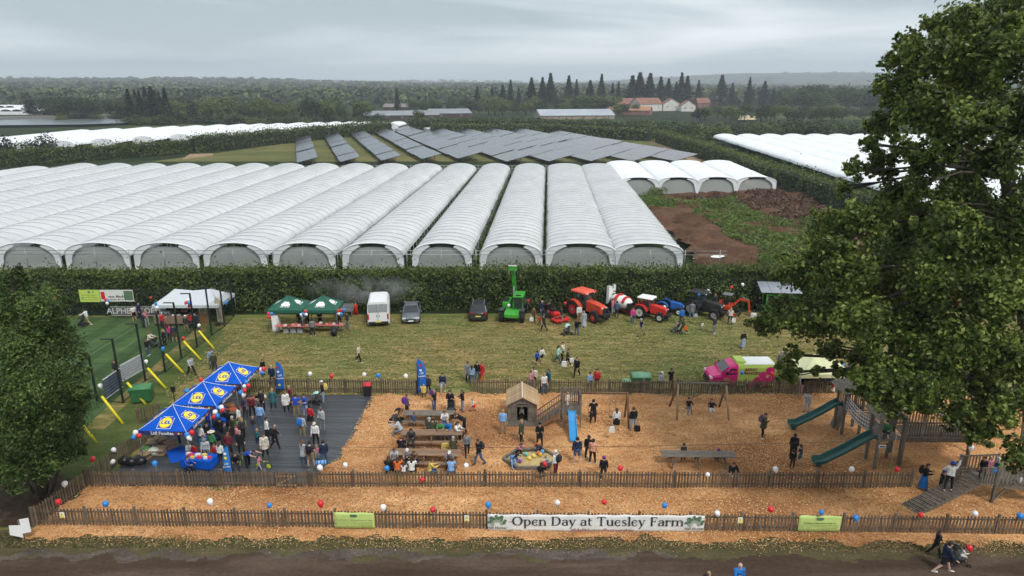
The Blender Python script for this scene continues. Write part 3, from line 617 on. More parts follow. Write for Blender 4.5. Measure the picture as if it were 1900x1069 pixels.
# ---------------------------------------------------------------- rough ground right of the tunnels
sheet('soil_patch', gp((1185, 395), (1215, 352), (1470, 352), (1600, 430), (1650, 520), (1290, 505), (1250, 450)), .03, MAT_SOIL, cell=.45, amp=1.3, s=3.2, edge=1.2, base=lambda X, Y: .55)
def tussocks(name, lab, poly, n, h, leaf, mat):
    xs = [p[0] for p in poly]; ys = [p[1] for p in poly]; X = nr.uniform(min(xs), max(xs), n * 2); Y = nr.uniform(min(ys), max(ys), n * 2)
    I = inside_np(poly, X + 3 * fbm(X, Y, 6, 2), Y + 3 * fbm(X, Y, 6, 4)); X, Y = X[I], Y[I]
    H = np.maximum(.1, h * (.55 + 1.0 * fbm(X, Y, 4.0, 6))); P = np.stack([X, Y, nr.random(len(X)) ** .5 * H + .2], -1)
    V, F = leaves(P, leaf, -.1, None, .4); o = link(name, mesh_np(name, V, F), None, mat); return tag(o, lab, None, None, 'stuff')
WEED = leaf_mat('weed_leaf', [(.05, .085, .018), (.10, .16, .03), (.15, .22, .05), (.21, .27, .08)])
DEAD = leaf_mat('dead_stalk', [(.05, .025, .016), (.10, .05, .032), (.16, .09, .06), (.2, .14, .1)], .05)
tussocks('weeds', 'tall bright green weeds on the soil mound', gp((1260, 385), (1350, 372), (1420, 420), (1540, 425), (1620, 520), (1460, 500), (1330, 432)), 14000, 1.9, .5, WEED)
tussocks('weeds', 'green weeds beside the short tunnels', gp((1172, 378), (1215, 360), (1262, 380), (1230, 396), (1185, 395)), 3000, 1.8, .5, WEED)
tussocks('dead_stalks', 'heap of brown dead stalks on the mound', gp((1255, 372), (1430, 362), (1520, 385), (1540, 412), (1430, 418), (1395, 385)), 8000, 1.7, .55, DEAD)
tussocks('weeds', 'long grass behind the right end of the hedge', gp((1400, 510), (1440, 490), (1560, 490), (1600, 520)), 4000, 2.0, .5, WEED)
for q, lab in (((1300, 488), 'torn white polythene scrap on the soil, longer one'), ((1330, 484), 'torn white polythene scrap on the soil, shorter one')):
    mb = MB(); g = G(*q); pts = [(math.cos(a) * (1.0 + .5 * rnd.random()), math.sin(a) * .5 * (1 + rnd.random()), .55 + .25 * rnd.random()) for a in np.linspace(0, 6.28, 9)[:-1]]
    mb.add([(0, 0, .8)] + pts, [(0, i + 1, (i + 1) % 8 + 1) for i in range(8)]); tag(mb.build('polythene_scrap', MAT_POLYW, None, g), lab, 'plastic scrap')
# ---------------------------------------------------------------- solar panels
m, t, b = node_mat('solar_glass')
bt = t.nodes.new('ShaderNodeTexBrick'); bt.offset = 0; bt.inputs['Scale'].default_value = 1.0; bt.inputs['Mortar Size'].default_value = .03; bt.inputs['Brick Width'].default_value = 1.1; bt.inputs['Row Height'].default_value = 1.75
bt.inputs['Color1'].default_value = (.030, .036, .052, 1); bt.inputs['Color2'].default_value = (.036, .042, .058, 1); bt.inputs['Mortar'].default_value = (.22, .23, .24, 1)
t.links.new(coords(t), bt.inputs['Vector']); t.links.new(bt.outputs[0], b.inputs['Base Color']); b.inputs['Roughness'].default_value = .22; b.inputs['Specular IOR Level'].default_value = .8; MAT_SOLAR = m
MAT_DARK = M((.02, .02, .022), .6)
sdir_ = Vector((.295, -.955, 0)).normalized()
far_pts = [(563, 264), (612, 259), (657, 253), (702, 249), (738, 246), (830, 244), (880, 243), (930, 244), (985, 246), (1045, 250)]
near = Vector((-66, 222, 0)); perp = Vector((.955, .295, 0)); sp = 12.2
for k, fp in enumerate(far_pts):
    s0 = near + perp * (k * sp) ; f = G(*fp); L = max(60, abs((f - s0).dot(-sdir_)) + 20); st = s0 + sdir_ * (34 + (k - 5) * 3.4 if k > 4 else 22)
    root = thing('solar_array', 'long tilted row of dark solar panels, %s row from the left' % ORD[k], 'solar panels', st, math.atan2(-sdir_.y, -sdir_.x), 'solar panel rows')
    wd = 6.2 if k < 4 else 8.2
    seg = 17.0; n = int(L / seg) + 1
    for i in range(n):
        o = MB().box((0, 0, 0), (seg - .7, wd, .12)).build('panel', MAT_SOLAR, root, (i * seg + seg / 2, 0, 2.0 + rnd.uniform(-.16, .16))); o.rotation_euler = (R(-13), 0, 0)
        for yy in (-1.6, 1.6): MB().box((i * seg + 4, yy, .9 - yy * .22), (.2, .2, 1.9)).build('leg', MAT_STEEL, root)
# ---------------------------------------------------------------- trees
def blob_points(blobs, n, sub=14, tight=.24):
    """leaf points in clumps over the skin of ellipsoidal blobs (c, r)"""
    vol = np.array([b[1][0] * b[1][1] + b[1][1] * b[1][2] for b in blobs]); P = []; O = []
    for (c, r), v in zip(blobs, vol / vol.sum()):
        m_ = max(4, int(n * v)); k = max(3, int(m_ / sub)); d = nr.normal(size=(k, 3)); d /= np.linalg.norm(d, axis=1)[:, None]
        cc = np.array(c) + d * np.array(r) * (nr.random(k) ** .35)[:, None]; i = nr.integers(0, k, m_)
        P.append(cc[i] + nr.normal(size=(m_, 3)) * np.array(r) * tight); O.append(d[i])
    return np.concatenate(P), np.concatenate(O)
def tree_proto(kind, seed):
    rg = np.random.default_rng(seed); H = 12.0
    if kind == 'round':
        blobs = [((0, 0, 7), (3.6, 3.6, 4))] + [((3.1 * math.cos(a), 3.1 * math.sin(a), rg.uniform(3.6, 9.5)), (2.3, 2.3, 2.1)) for a in rg.uniform(0, 6.28, 9)]
        P, O = blob_points(blobs, 2000, 12); V, F = leaves(P, .75, .5, O); tr = [((0, 0, 0), .32), ((.1, 0, 3), .24), ((0, .1, 7), .1)]
    elif kind == 'spire':
        n = 1700; h = rg.random(n) ** .8; r = (1 - h) * 2.5 * (.55 + .45 * np.abs(np.sin(h * 31))) * np.sqrt(rg.random(n)) ; a = rg.uniform(0, 6.28, n)
        P = np.stack([r * np.cos(a), r * np.sin(a), 1.0 + h * 11.2 - r * .25], -1); O = np.stack([np.cos(a), np.sin(a), 0 * a - .5], -1); V, F = leaves(P, .62, .0, O, .5); tr = [((0, 0, 0), .28), ((0, 0, 6), .18), ((0, 0, 12), .03)]
    else:   # bush
        blobs = [((2.0 * math.cos(a), 2.0 * math.sin(a), rg.uniform(1.5, 3.5)), (2.2, 2.2, 2.0)) for a in rg.uniform(0, 6.28, 7)]
        P, O = blob_points(blobs, 1200, 12); P[:, 2] = np.abs(P[:, 2]); V, F = leaves(P, .6, .5, O); tr = [((0, 0, 0), .2), ((0, 0, 2.5), .1)]
    crown = mesh_np('crown', V, F); trunk = MB().tube([p for p, r in tr], [r for p, r in tr], 6).mesh('trunk'); trunk.materials.append(MAT_BARK)
    return crown, trunk
def tree_leaf(name, d, l): return leaf_mat(name, [tuple(x * .6 for x in d), d, tuple((a + b_) / 2 for a, b_ in zip(d, l)), l])
TL = {'dark': tree_leaf('dark_tree_leaf', (.028, .046, .016), (.062, .088, .028)), 'mid': tree_leaf('mid_tree_leaf', (.045, .075, .018), (.105, .14, .036)),
      'pale': tree_leaf('pale_tree_leaf', (.08, .12, .028), (.18, .21, .055)), 'spire': tree_leaf('needle', (.014, .026, .013), (.036, .052, .022))}
PROTO = {'round': [tree_proto('round', s) for s in (1, 2, 3, 4)], 'spire': [tree_proto('spire', s) for s in (5, 6, 7)], 'bush': [tree_proto('bush', s) for s in (8, 9)]}
def put_tree(kind, tone, loc, h, wid, label, group, name):
    crown, trunk = rnd.choice(PROTO[kind]); root = thing(name, label, 'tree' if kind != 'bush' else 'bush', loc, rnd.uniform(0, 6.28), group)
    s = h / (12.0 if kind != 'bush' else 5.4); root.scale = (s * wid, s * wid, s)
    c = link('crown', crown, root, TL[tone]); link('trunk', trunk, root); return root
SP = {'round': 'broadleaf_tree', 'spire': 'conifer_tree', 'bush': 'bush'}
def row(kind, tones, x0, x1, yb, yt, n, label, wid=1.0, jy=4, jt=8):
    for i in range(n):
        px = x0 + (x1 - x0) * (i + rnd.uniform(.1, .9)) / n; by = yb + rnd.uniform(-jy, jy); g = G(px, by); ty = yt + rnd.uniform(-jt, jt)
        h = max(3, at_y(px, ty, g.y).z); put_tree(kind, rnd.choice(tones), g, h, wid * rnd.uniform(.7, 1.3), label, label.replace('one of the ', ''), SP[kind])
row('round', ['mid', 'dark', 'pale'], 240, 640, 226, 182, 20, 'one of the round broadleaf trees behind the far left tunnels', 1.15)
row('spire', ['spire'], 240, 320, 227, 166, 8, 'one of the dark conifers in the clump behind the far left tunnels', 1.5)
row('round', ['dark', 'spire'], 60, 250, 222, 180, 9, 'one of the dark trees left of the conifer clump', 1.1)
row('bush', ['mid', 'dark', 'pale'], 240, 700, 230, 214, 26, 'one of the bushes under the trees behind the far left tunnels', 1.6, 2, 5)
row('bush', ['mid', 'pale'], 90, 240, 223, 205, 7, 'one of the bushes at the edge of the reservoir', 1.2)
row('round', ['mid', 'dark', 'pale'], 470, 690, 221, 190, 10, 'one of the broadleaf trees left of the grey barns', 1.1)
row('spire', ['spire'], 728, 742, 212, 165, 1, 'tall lone dark conifer beside the left barn', 1.1, 0, 0)
row('round', ['mid', 'pale'], 660, 720, 205, 190, 4, 'one of the low trees behind the left barn', 1.1)
row('round', ['dark', 'mid'], 760, 900, 212, 185, 9, 'one of the trees behind the two barns', 1.1)
row('round', ['mid', 'dark'], 770, 782, 240, 203, 1, 'single tree standing among the parked cars', 1.0, 0, 0)
row('bush', ['dark', 'mid'], 815, 1200, 236, 219, 24, 'one of the bushes in the thicket behind the solar hedges', 1.5, 3, 4)
row('spire', ['spire'], 880, 1030, 206, 150, 8, 'one of the tall conifers standing above the wood, left group', 1.7, 3, 13)
row('spire', ['spire'], 1040, 1180, 204, 150, 7, 'one of the tall conifers above the wood, middle group', 1.7, 3, 13)
row('spire', ['spire'], 1165, 1300, 201, 147, 9, 'one of the tall conifers behind the white houses', 1.8, 3, 12)
row('spire', ['spire'], 1330, 1450, 200, 151, 6, 'one of the tall conifers right of the white houses', 1.7, 3, 13)
row('round', ['dark', 'mid', 'pale'], 900, 1180, 213, 183, 20, 'one of the broadleaf trees of the wood behind the barns', 1.3, 3, 8)
row('round', ['pale', 'mid'], 1040, 1130, 208, 176, 6, 'one of the big pale rounded trees beside the red roofs', 1.6, 2, 3)
row('bush', ['mid', 'dark', 'pale'], 1195, 1420, 252, 228, 22, 'one of the bushes beyond the path and hedge', 1.5, 8, 8)
row('bush', ['mid', 'dark', 'pale'], 1400, 1640, 256, 228, 20, 'one of the bushes behind the right hand tunnels', 1.6, 6, 8)
row('round', ['mid', 'dark', 'pale'], 1290, 1640, 225, 196, 22, 'one of the trees around the small pale field', 1.2, 6, 6)
row('round', ['dark', 'mid'], 1440, 1640, 205, 160, 12, 'one of the tall trees of the wood at right, beyond the pale field', 1.3, 4, 6)
row('round', ['dark', 'mid'], 1640, 2000, 235, 175, 12, 'one of the trees far behind the big oak', 1.2, 8, 8)
for q, lab in (((20, 296), 'dark bush at the left edge above the clipped hedge'), ((75, 292), 'dark round bush above the clipped hedge, right of the other')):
    g = G(*q); put_tree('bush', 'spire', g, 7.5, 1.0, lab, None, 'bush')
# far wood: one mass of crowns to the horizon
nfar = 9000; az_ = nr.uniform(-.80, .80, nfar); D = 860 * (5200 / 860) ** (nr.random(nfar) ** 1.15)
X, Y = D * np.sin(az_), D * np.cos(az_); keep = fbm(X, Y, 420, 7) > -.22; X, Y, D = X[keep], Y[keep], D[keep]; Z = hills(X, Y)
rr = (5.5 + 3.5 * nr.random(len(X))) * (1 + D / 2600); P = []; S = []; O = []
for j in range(34):
    d = nr.normal(size=(len(X), 3)); d /= np.linalg.norm(d, axis=1)[:, None]; d[:, 2] = np.abs(d[:, 2])
    P.append(np.stack([X + d[:, 0] * rr, Y + d[:, 1] * rr, Z + 1 + d[:, 2] * np.minimum(rr * 1.5, 15) * (.9 + .2 * np.sin(X))], -1)); S.append(rr * .62); O.append(d)
V, F = leaves(np.concatenate(P), np.concatenate(S), .4, np.concatenate(O), .8)
tag(link('distant_wood', mesh_np('distant_wood', V, F), None, leaf_mat('distant_leaf', [(.02, .034, .011), (.042, .066, .018), (.07, .10, .028), (.105, .13, .04)], .1, .6, .012, (.5, 1.6))), 'mass of distant woodland covering the plain and hills', None, None, 'stuff')
# ---------------------------------------------------------------- distant buildings
MAT_ROOFG = M((.20, .215, .235), .5, .15, .1); MAT_WALLW = M((.62, .6, .56), .8, .1, .3); MAT_TILE = M((.22, .105, .075), .85, .25, .4); MAT_BRICK = M((.23, .11, .08), .9, .2, .4); MAT_WOODD = M((.07, .05, .04), .9, .3, .3)
MAT_GLASS = M((.02, .024, .028), .15, .1, 1.0, 0, .6); MAT_ROOFO = M((.36, .19, .10), .85, .2, .2)
def building(name, label, q0, q1, eave, ridge, depth, wall, roof, windows=0, gable=False, chimney=False, cat='house', group=None):
    a, b_ = G(*q0), G(*q1); L = (b_ - a).length; root = thing(name, label, cat, a, math.atan2(b_.y - a.y, b_.x - a.x), group)
    MB().box((L / 2, depth / 2, eave / 2), (L, depth, eave)).build('wall', wall, root)
    e = .5; rf = MB()
    if gable:
        rf.loft([[(-e, y, eave - .2), (L / 2, y, ridge), (L + e, y, eave - .2), (L + e, y, eave + .1), (L / 2, y, ridge + .35), (-e, y, eave + .1)] for y in (-e, depth + e)])
        MB().prism([(0, eave), (L, eave), (L / 2, ridge - .1)], .02, depth - .02).build('gable', wall, root)
    else:
        rf.loft([[(x, -e, eave - .2), (x, depth / 2, ridge), (x, depth + e, eave - .2), (x, depth + e, eave + .1), (x, depth / 2, ridge + .35), (x, -e, eave + .1)] for x in (-e, L + e)])
        MB().prism([(0, eave), (depth, eave), (depth / 2, ridge - .1)], .02, L - .02, 'x').build('gable', wall, root)
    r_ = rf.build('roof', roof, root)
    if chimney: MB().box((L * .25, depth / 2, ridge + .6), (.9, .9, 2.2)).build('chimney', MAT_BRICK, r_)
    for i in range(windows):
        w = MB().box(((i + .5) * L / windows, -.04, eave * .6), (min(1.5, L / windows * .5), .12, 1.3)).build('window', MAT_WALLW, root)
        MB().box(((i + .5) * L / windows, -.12, eave * .6), (min(1.2, L / windows * .4), .06, 1.0)).build('pane', MAT_GLASS, w)
building('barn', 'long dark timber barn with grey sheet roof, left one', (676, 224), (815, 222), 3.2, 5.6, 24, MAT_WOODD, MAT_ROOFG, 5, cat='barn')
building('barn', 'grey roofed barn right of the tree among the cars', (800, 220), (875, 219), 3.4, 6, 24, MAT_WOODD, MAT_ROOFG, 2, cat='barn')
building('barn', 'long shed with pale ribbed roof in front of the village', (1003, 222), (1140, 221), 2.6, 6.2, 26, M((.33, .27, .2), .8), M((.33, .36, .40), .5, .1, .1), 6, cat='shed')
building('barn', 'low orange roofed building right of the pale ribbed shed', (1125, 213), (1205, 214), 3.6, 6.4, 18, MAT_BRICK, MAT_ROOFO, 3, cat='building')
building('barn', 'low shed roof half hidden by trees behind the left barn', (712, 206), (762, 206), 3.5, 6, 16, MAT_WOODD, M((.2, .17, .16), .8), 0, cat='shed')
building('house', 'white rendered house with red tiled roof, left of the pair', (1186, 207), (1228, 206), 6.5, 11.5, 13, MAT_WALLW, MAT_TILE, 3, False, True)
building('house', 'white house with steep white gable, in the middle', (1230, 206), (1262, 206), 6.2, 11, 12, MAT_WALLW, MAT_TILE, 2, True, True)
building('house', 'small white gabled house, right of the white pair', (1264, 207), (1290, 207), 5.2, 9.5, 11, MAT_WALLW, MAT_TILE, 2, True)
building('house', 'long red roofed brick house above the white houses', (1180, 200), (1225, 199), 7, 13, 12, MAT_BRICK, MAT_TILE, 4, False, True)
building('house', 'brick house with brown roof right of the white houses', (1255, 197), (1290, 197), 6.5, 11.5, 12, MAT_BRICK, MAT_TILE, 2, False, True)
building('house', 'far red roofed house among trees', (1318, 196), (1328, 196), 6, 10, 10, MAT_BRICK, MAT_TILE, 1)
building('house', 'far wide red roofed house right of the conifers', (1333, 197), (1368, 196), 6, 11, 14, MAT_BRICK, MAT_TILE, 3, False, True)
building('house', 'small pink roofed house left of the pale trees', (995, 200), (1012, 200), 6.5, 12, 9, MAT_BRICK, MAT_TILE, 1, True)
building('house', 'wide brick house left of the white houses, half behind trees', (1142, 206), (1178, 206), 6, 11, 12, MAT_BRICK, MAT_TILE, 3, False, True)
building('house', 'brick house with long red roof between the white houses and the conifers', (1294, 203), (1316, 203), 6, 10.5, 11, MAT_BRICK, MAT_TILE, 2)
sheet('field', gp((1369, 226), (1402, 226), (1400, 217), (1372, 217)), 1.2, M((.5, .4, .24), .95, .1, .1))
# ================================================================ STRUCTURES AND FURNITURE
WOOD_F = wood_mat('weathered_fence_wood', [(.075, .052, .034), (.125, .09, .06), (.19, .145, .10)], 2.0, (1, 1, .3), .38)
WOOD_G = wood_mat('grey_old_wood', [(.085, .07, .055), (.14, .118, .095), (.2, .172, .142)], 2.0, (1, 1, .3), .2)
WOOD_N = wood_mat('new_pine', [(.26, .17, .09), (.38, .255, .14), (.48, .34, .2)], 2.0, (1, .2, 1), .22)
WOOD_R = wood_mat('reddish_timber', [(.10, .05, .025), (.16, .08, .04), (.22, .12, .06)], 2.0, (1, 1, .3), .2)
m, t, b = node_mat('wet_decking'); v = coords(t, .6, 9, 1)
c = ramp(t, [(.3, (.026, .028, .031)), (.5, (.044, .047, .052)), (.7, (.075, .078, .084))], noise(t, 1.0, 6, v)); oi = t.nodes.new('ShaderNodeObjectInfo')
t.links.new(mixc(t, 1.0, c, ramp(t, [(0, (.62, .62, .62)), (1, (1.3, 1.3, 1.3))], oi.outputs['Random']), 'MULTIPLY'), b.inputs['Base Color']); b.inputs['Roughness'].default_value = .42; MAT_DECK = m
WHITE = M((.78, .78, .77), .5, .04); BLACK = M((.018, .018, .02), .5); GREYM = M((.3, .31, .32), .4, .1, 5, .5); RED = M((.55, .025, .02), .45); BLUE_T = M((.004, .085, .50), .75, .10, 2.0, 0, .12); NAVY = M((.012, .018, .05), .7); YEL = M((.75, .62, .02), .5); GRN_T = M((.012, .095, .06), .6, .15, 2.0)
LIMEP = M((.42, .55, .10), .5, .06); PINKP = M((.62, .015, .17), .35, .06); GRNM = M((.045, .30, .03), .45, .25, 3); ORGM = M((.55, .06, .025), .45, .2, 3); BINGR = M((.03, .13, .05), .5, .15); LOGOY = M((.85, .72, .04), .5, .03); LOGOR = M((.6, .02, .02), .5, .03); INK = M((.02, .025, .022), .6); INKR = M((.35, .17, .17), .6); LOGOG = M((.10, .17, .09), .6)
PICKET = MB().prism([(-.048, 0), (.048, 0), (.048, 1.08), (0, 1.14), (-.048, 1.08)], -.011, .011).mesh('picket'); PICKET.materials.append(WOOD_F)
def fence(label, pts, h=1.15, spacing=.18, skip=(), group='picket fences'):
    P = [Vector((p[0], p[1], .05)) for p in pts]; root = thing('picket_fence', label, 'fence', P[0], 0, group); o0 = P[0]
    for i in range(len(P) - 1):
        a, b_ = P[i] - o0, P[i + 1] - o0; d = b_ - a; L = d.length; d.normalize(); nrm = Vector((-d.y, d.x, 0)); ang = math.atan2(d.y, d.x)
        if nrm.y < 0: nrm = -nrm
        n = int(L / spacing)
        for k in range(n):
            s = (k + .5) * L / n
            if any(s0 < s < s1 for s0, s1 in skip): continue
            o = link('picket', PICKET, root, None, a + d * s + Vector((0, 0, rnd.uniform(-.02, .03)))); o.rotation_euler = (0, rnd.gauss(0, .012), ang); o.scale = (rnd.uniform(.9, 1.1), 1, h / 1.14)
        nb = max(1, round(L / 2.7))
        for k in range(nb):
            for z in (.28 * h, .80 * h):
                MB().box((0, 0, 0), (L / nb - .02, .04, .085)).build('rail', WOOD_F, root, a + d * (L * (k + .5) / nb) + nrm * .035 + Vector((0, 0, z)), ang)
        for k in range(nb + 1):
            MB().box((0, 0, h * .52), (.12, .12, h * 1.04), None, .96).build('post', WOOD_G if k % 3 else WOOD_F, root, a + d * (L * k / nb) + nrm * .11, ang)
    return root
fence('long picket fence along the track, carrying the white open day banner', gp((68, 978), (1945, 995)))
fence('picket fence running back from the white arrow sign beside the left tree', gp((68, 978), (165, 906), (300, 800), (430, 722)))
fence('inner picket fence between the two strips of bark chips', gp((170, 907), (900, 908), (1690, 909)))
fence('back picket fence behind the blue gazebos and deck, left of the opening', gp((440, 728), (775, 731)))
fence('back picket fence behind the playhouse and swings, right of the opening', gp((880, 731), (1760, 733)))
fence('short picket fence between the left blue gazebo and the grass bank', gp((258, 788), (300, 776)))
gt = thing('picket_gate', 'small pale picket gate set in the inner fence below the deck', 'gate', G(533, 906.5))
for k in range(6):
    o = link('picket', PICKET, gt, None, (k * .19 - .5, -.16, .06)); o.scale = (1, 1, 1.0)
for z in (.3, .9): MB().box((0, -.12, z), (1.2, .04, .09)).build('rail', WOOD_N, gt)
MB().bar((-.5, -.12, .35), (.5, -.12, .9), .04, .09).build('brace', WOOD_N, gt)
# ---------------------------------------------------------------- deck of planks
dk = thing('timber_deck', 'dark wet timber deck under the blue gazebos and the crowd', 'deck', (0, 0, 0))
LA, LB = G(172, 902), G(425, 724); RA, RB = G(640, 860), G(696, 733)
y = LA.y + .1; yt = RB.y - .15; r_ = 0; RC = G(570, 907)
while y < yt:
    xl = LA.x + (LB.x - LA.x) * (y - LA.y) / (LB.y - LA.y) + .15
    xr_ = RA.x + (RB.x - RA.x) * (y - RA.y) / (RB.y - RA.y) + .1 if y > RA.y else RC.x + (RA.x - RC.x) * (y - RC.y) / (RA.y - RC.y) + .1
    cut = xl + (xr_ - xl) * (.35 + .3 * ((r_ * 37) % 10) / 10)
    for x0, x1 in ((xl, cut - .006), (cut + .006, xr_)):
        MB().box((0, 0, 0), (x1 - x0, .139, .05)).build('plank', MAT_DECK, dk, ((x0 + x1) / 2, y, .085 + rnd.uniform(-.004, .004)))
    y += .15; r_ += 1
MB().box((0, 0, .03), (15, yt - LA.y, .05)).build('joist_bed', BLACK, dk, (LA.x + 8.6, (LA.y + yt) / 2 + .02, 0))
# ---------------------------------------------------------------- gazebos
TILT = lambda run, rise: math.atan2(rise, run)
def gazebo(name, label, c, rz, w, d, eave, peak, mat, trim, group=None, logos=None, legmat=None, ridge=0.0, valance=.28, cat='gazebo'):
    root = thing(name, label, cat, c, rz, group); hw, hd = w / 2, d / 2
    cs = [(-hw, -hd), (hw, -hd), (hw, hd), (-hw, hd)]; pk = [(-ridge / 2, 0), (ridge / 2, 0), (ridge / 2, 0), (-ridge / 2, 0)]
    def roof(u, v, i):   # u along the eave, v from eave to peak; slightly hollow cloth
        a, b_ = Vector((*cs[i], eave)), Vector((*cs[(i + 1) % 4], eave)); p, q = Vector((*pk[i], peak)), Vector((*pk[(i + 1) % 4], peak))
        e = a.lerp(b_, u); t_ = p.lerp(q, u); r = e.lerp(t_, v); r.z -= .22 * math.sin(math.pi * v) * (1 - .5 * abs(2 * u - 1)) * (peak - eave) * .55; 
        if ridge: r.z -= .18 * v * (1 - abs(2 * u - 1)) if i in (0, 2) else 0
        return r
    n = 8
    for i in range(4):
        P = [roof(k / n, j / n, i) for j in range(n + 1) for k in range(n + 1)]; mb = MB(); mb.add(P, [(j * (n + 1) + k, j * (n + 1) + k + 1, (j + 1) * (n + 1) + k + 1, (j + 1) * (n + 1) + k) for j in range(n) for k in range(n)], True)
        pn = mb.build('canopy_panel', mat, root)
        a, b_ = Vector((*cs[i], eave)), Vector((*cs[(i + 1) % 4], eave)); vd = MB(); out = Vector(((a + b_).x, (a + b_).y, 0)).normalized() * .015
        for k in range(6): vd.add([a.lerp(b_, k / 6) + out, a.lerp(b_, (k + 1) / 6) + out, a.lerp(b_, (k + 1) / 6) + out * 1.6 - Vector((0, 0, valance)), a.lerp(b_, k / 6) + out * 1.6 - Vector((0, 0, valance))], [(0, 1, 2, 3)])
        va = vd.build('valance', mat if trim is None else trim, root)
        if logos: logos(pn, va, i, roof, a, b_)
        MB().tube([(cs[i][0] * .985, cs[i][1] * .985, 0), (cs[i][0] * .985, cs[i][1] * .985, eave)], .03, 6).build('leg', legmat or GREYM, root)
        MB().bar((cs[i][0] * .98, cs[i][1] * .98, eave - .12), (cs[(i + 1) % 4][0] * .98, cs[(i + 1) % 4][1] * .98, eave - .12), .03).build('roof_bar', legmat or GREYM, root)
        sm = MB(); sm.tube([roof(0, j / 6, i) + Vector((0, 0, .012)) for j in range(7)], .018, 4); sm.build('seam', WHITE if logos and trim is not None else mat, root)
    return root
def frame_on(o, p, x, z):
    """place child o with its x axis along x and its z axis along the surface normal z"""
    x = x.normalized(); z = z.normalized(); y = z.cross(x).normalized(); x = y.cross(z)
    mt = Matrix((x, y, z)).transposed().to_4x4(); mt.translation = p; o.matrix_local = mt @ Matrix.Diagonal((*o.scale, 1)); return o
TXT = {}
def txt(name, s, size, mat, parent, bold=0.0, sx=1.0):
    k = (s, size, bold)
    if k not in TXT:
        o = text_obj(name, s, size, mat, parent, (0, 0, 0), (0, 0, 0), bold, sx); TXT[k] = o.data
    else: o = link(name, TXT[k], parent, mat); o.scale = (sx, 1, 1)
    return o
def disc(r, n=28, rx=1.0):
    mb = MB(); mb.add([(rx * r * math.cos(2 * math.pi * k / n), r * math.sin(2 * math.pi * k / n), 0) for k in range(n)], [tuple(range(n))]); return mb
def shop_logo(pn, va, i, roof, a, b_):
    p = roof(.5, .36, i); x = (b_ - a).normalized(); up = (roof(.5, .55, i) - roof(.5, .2, i)).normalized(); z = x.cross(up)
    for k, (mb, mt) in enumerate(((MB().add([(-.45, -.45, 0), (.45, -.45, 0), (.45, .45, 0), (-.45, .45, 0)], [(0, 1, 2, 3)]), WHITE), (MB().add([(-.42, -.42, 0), (.42, -.42, 0), (.42, .42, 0), (-.42, .42, 0)], [(0, 1, 2, 3)]), BLUE_T), (disc(.40), LOGOR), (disc(.375), LOGOY))):
        frame_on(mb.build('logo', mt, pn), p + z * (.05 + .006 * k), x, z)
    for s, dx, mt, sz in (('L', -.22, BLUE_T, .32), ('i', -.06, LOGOR, .30), ('D', .08, BLUE_T, .32), ('L', .25, BLUE_T, .32)):
        frame_on(txt('lettering', s, sz, mt, pn, .012), p + z * .078 + x * dx, x, z)
    out = Vector(((a + b_).x, (a + b_).y, 0)).normalized(); q = a.lerp(b_, .5) + out * .035 - Vector((0, 0, .14))
    frame_on(txt('lettering', 'Lidl Foodies', .30, WHITE, va, .008), q, x, out)
    for s_, mt in ((.78, RED), (.84, LOGOY), (.90, ORGM)): frame_on(disc(.07, 10).build('badge', mt, va), a.lerp(b_, s_) + out * .03 - Vector((0, 0, .14)), x, out)
c1, c2, c3 = G(320.5, 751, 3.35), G(376.5, 708, 3.35), G(424, 671.5, 3.35)
for c in (c1, c2, c3): c.z = .1
rz_b = R(-3)
VAL = M((.02, .035, .16), .6, .1)
g1 = gazebo('gazebo', 'nearest of the three blue branded gazebos on the deck', c1, rz_b, 3.1, 3.1, 2.2, 3.25, BLUE_T, VAL, 'blue branded gazebos', shop_logo)
for c, lab in ((c2, 'middle one of the three blue branded gazebos on the deck'), (c3, 'farthest of the three blue branded gazebos on the deck')):
    o = copy_tree(g1); o.location = c; o['label'] = lab
def farm_logo(s):
    def f(pn, va, i, roof, a, b_):
        p = roof(.5, .4, i); x = (b_ - a).normalized(); up = (roof(.5, .55, i) - roof(.5, .2, i)).normalized(); z = x.cross(up)
        for k, (dx, dy, r) in enumerate(((0, .12, .26), (-.24, .05, .2), (.24, .05, .2), (-.1, .28, .17), (.14, .26, .17))): frame_on(disc(r, 9).build('logo', WHITE, pn), p + z * (.05 + .004 * k) + x * dx + up * dy, x, z)
        frame_on(txt('lettering', 'Hall Hunter', .2, WHITE, pn, .006), p + z * .07 - up * .24, x, z)
    return f
ga, gb = G(534, 548, 3.3), G(598, 548, 3.3)
for c, lab in ((ga, 'left of the two joined dark green gazebos by the hedge'), (gb, 'right of the two joined dark green gazebos by the hedge')):
    c.z = 0; gazebo('gazebo', lab, c, 0, 3.35, 3.0, 2.25, 3.3, GRN_T, None, 'dark green gazebos', farm_logo(1), GREYM)
cg = (G(328, 536, 3.3) + G(388, 536, 3.3)) / 2; cg.z = 0
gazebo('gazebo', 'long pale grey twin peaked gazebo over the coffee stall', cg, 0, 6.6, 4.0, 2.2, 3.3, M((.5, .53, .56), .6, .05), None, None, None, GREYM, 3.6)
cc = G(1520, 655, 3.2); cc.z = 0
cream = gazebo('gazebo', 'cream yellow gazebo half hidden behind the oak branches', cc, R(2), 4.0, 3.2, 2.1, 3.1, M((.72, .72, .42), .6, .04), None, None, None, GREYM, .6)
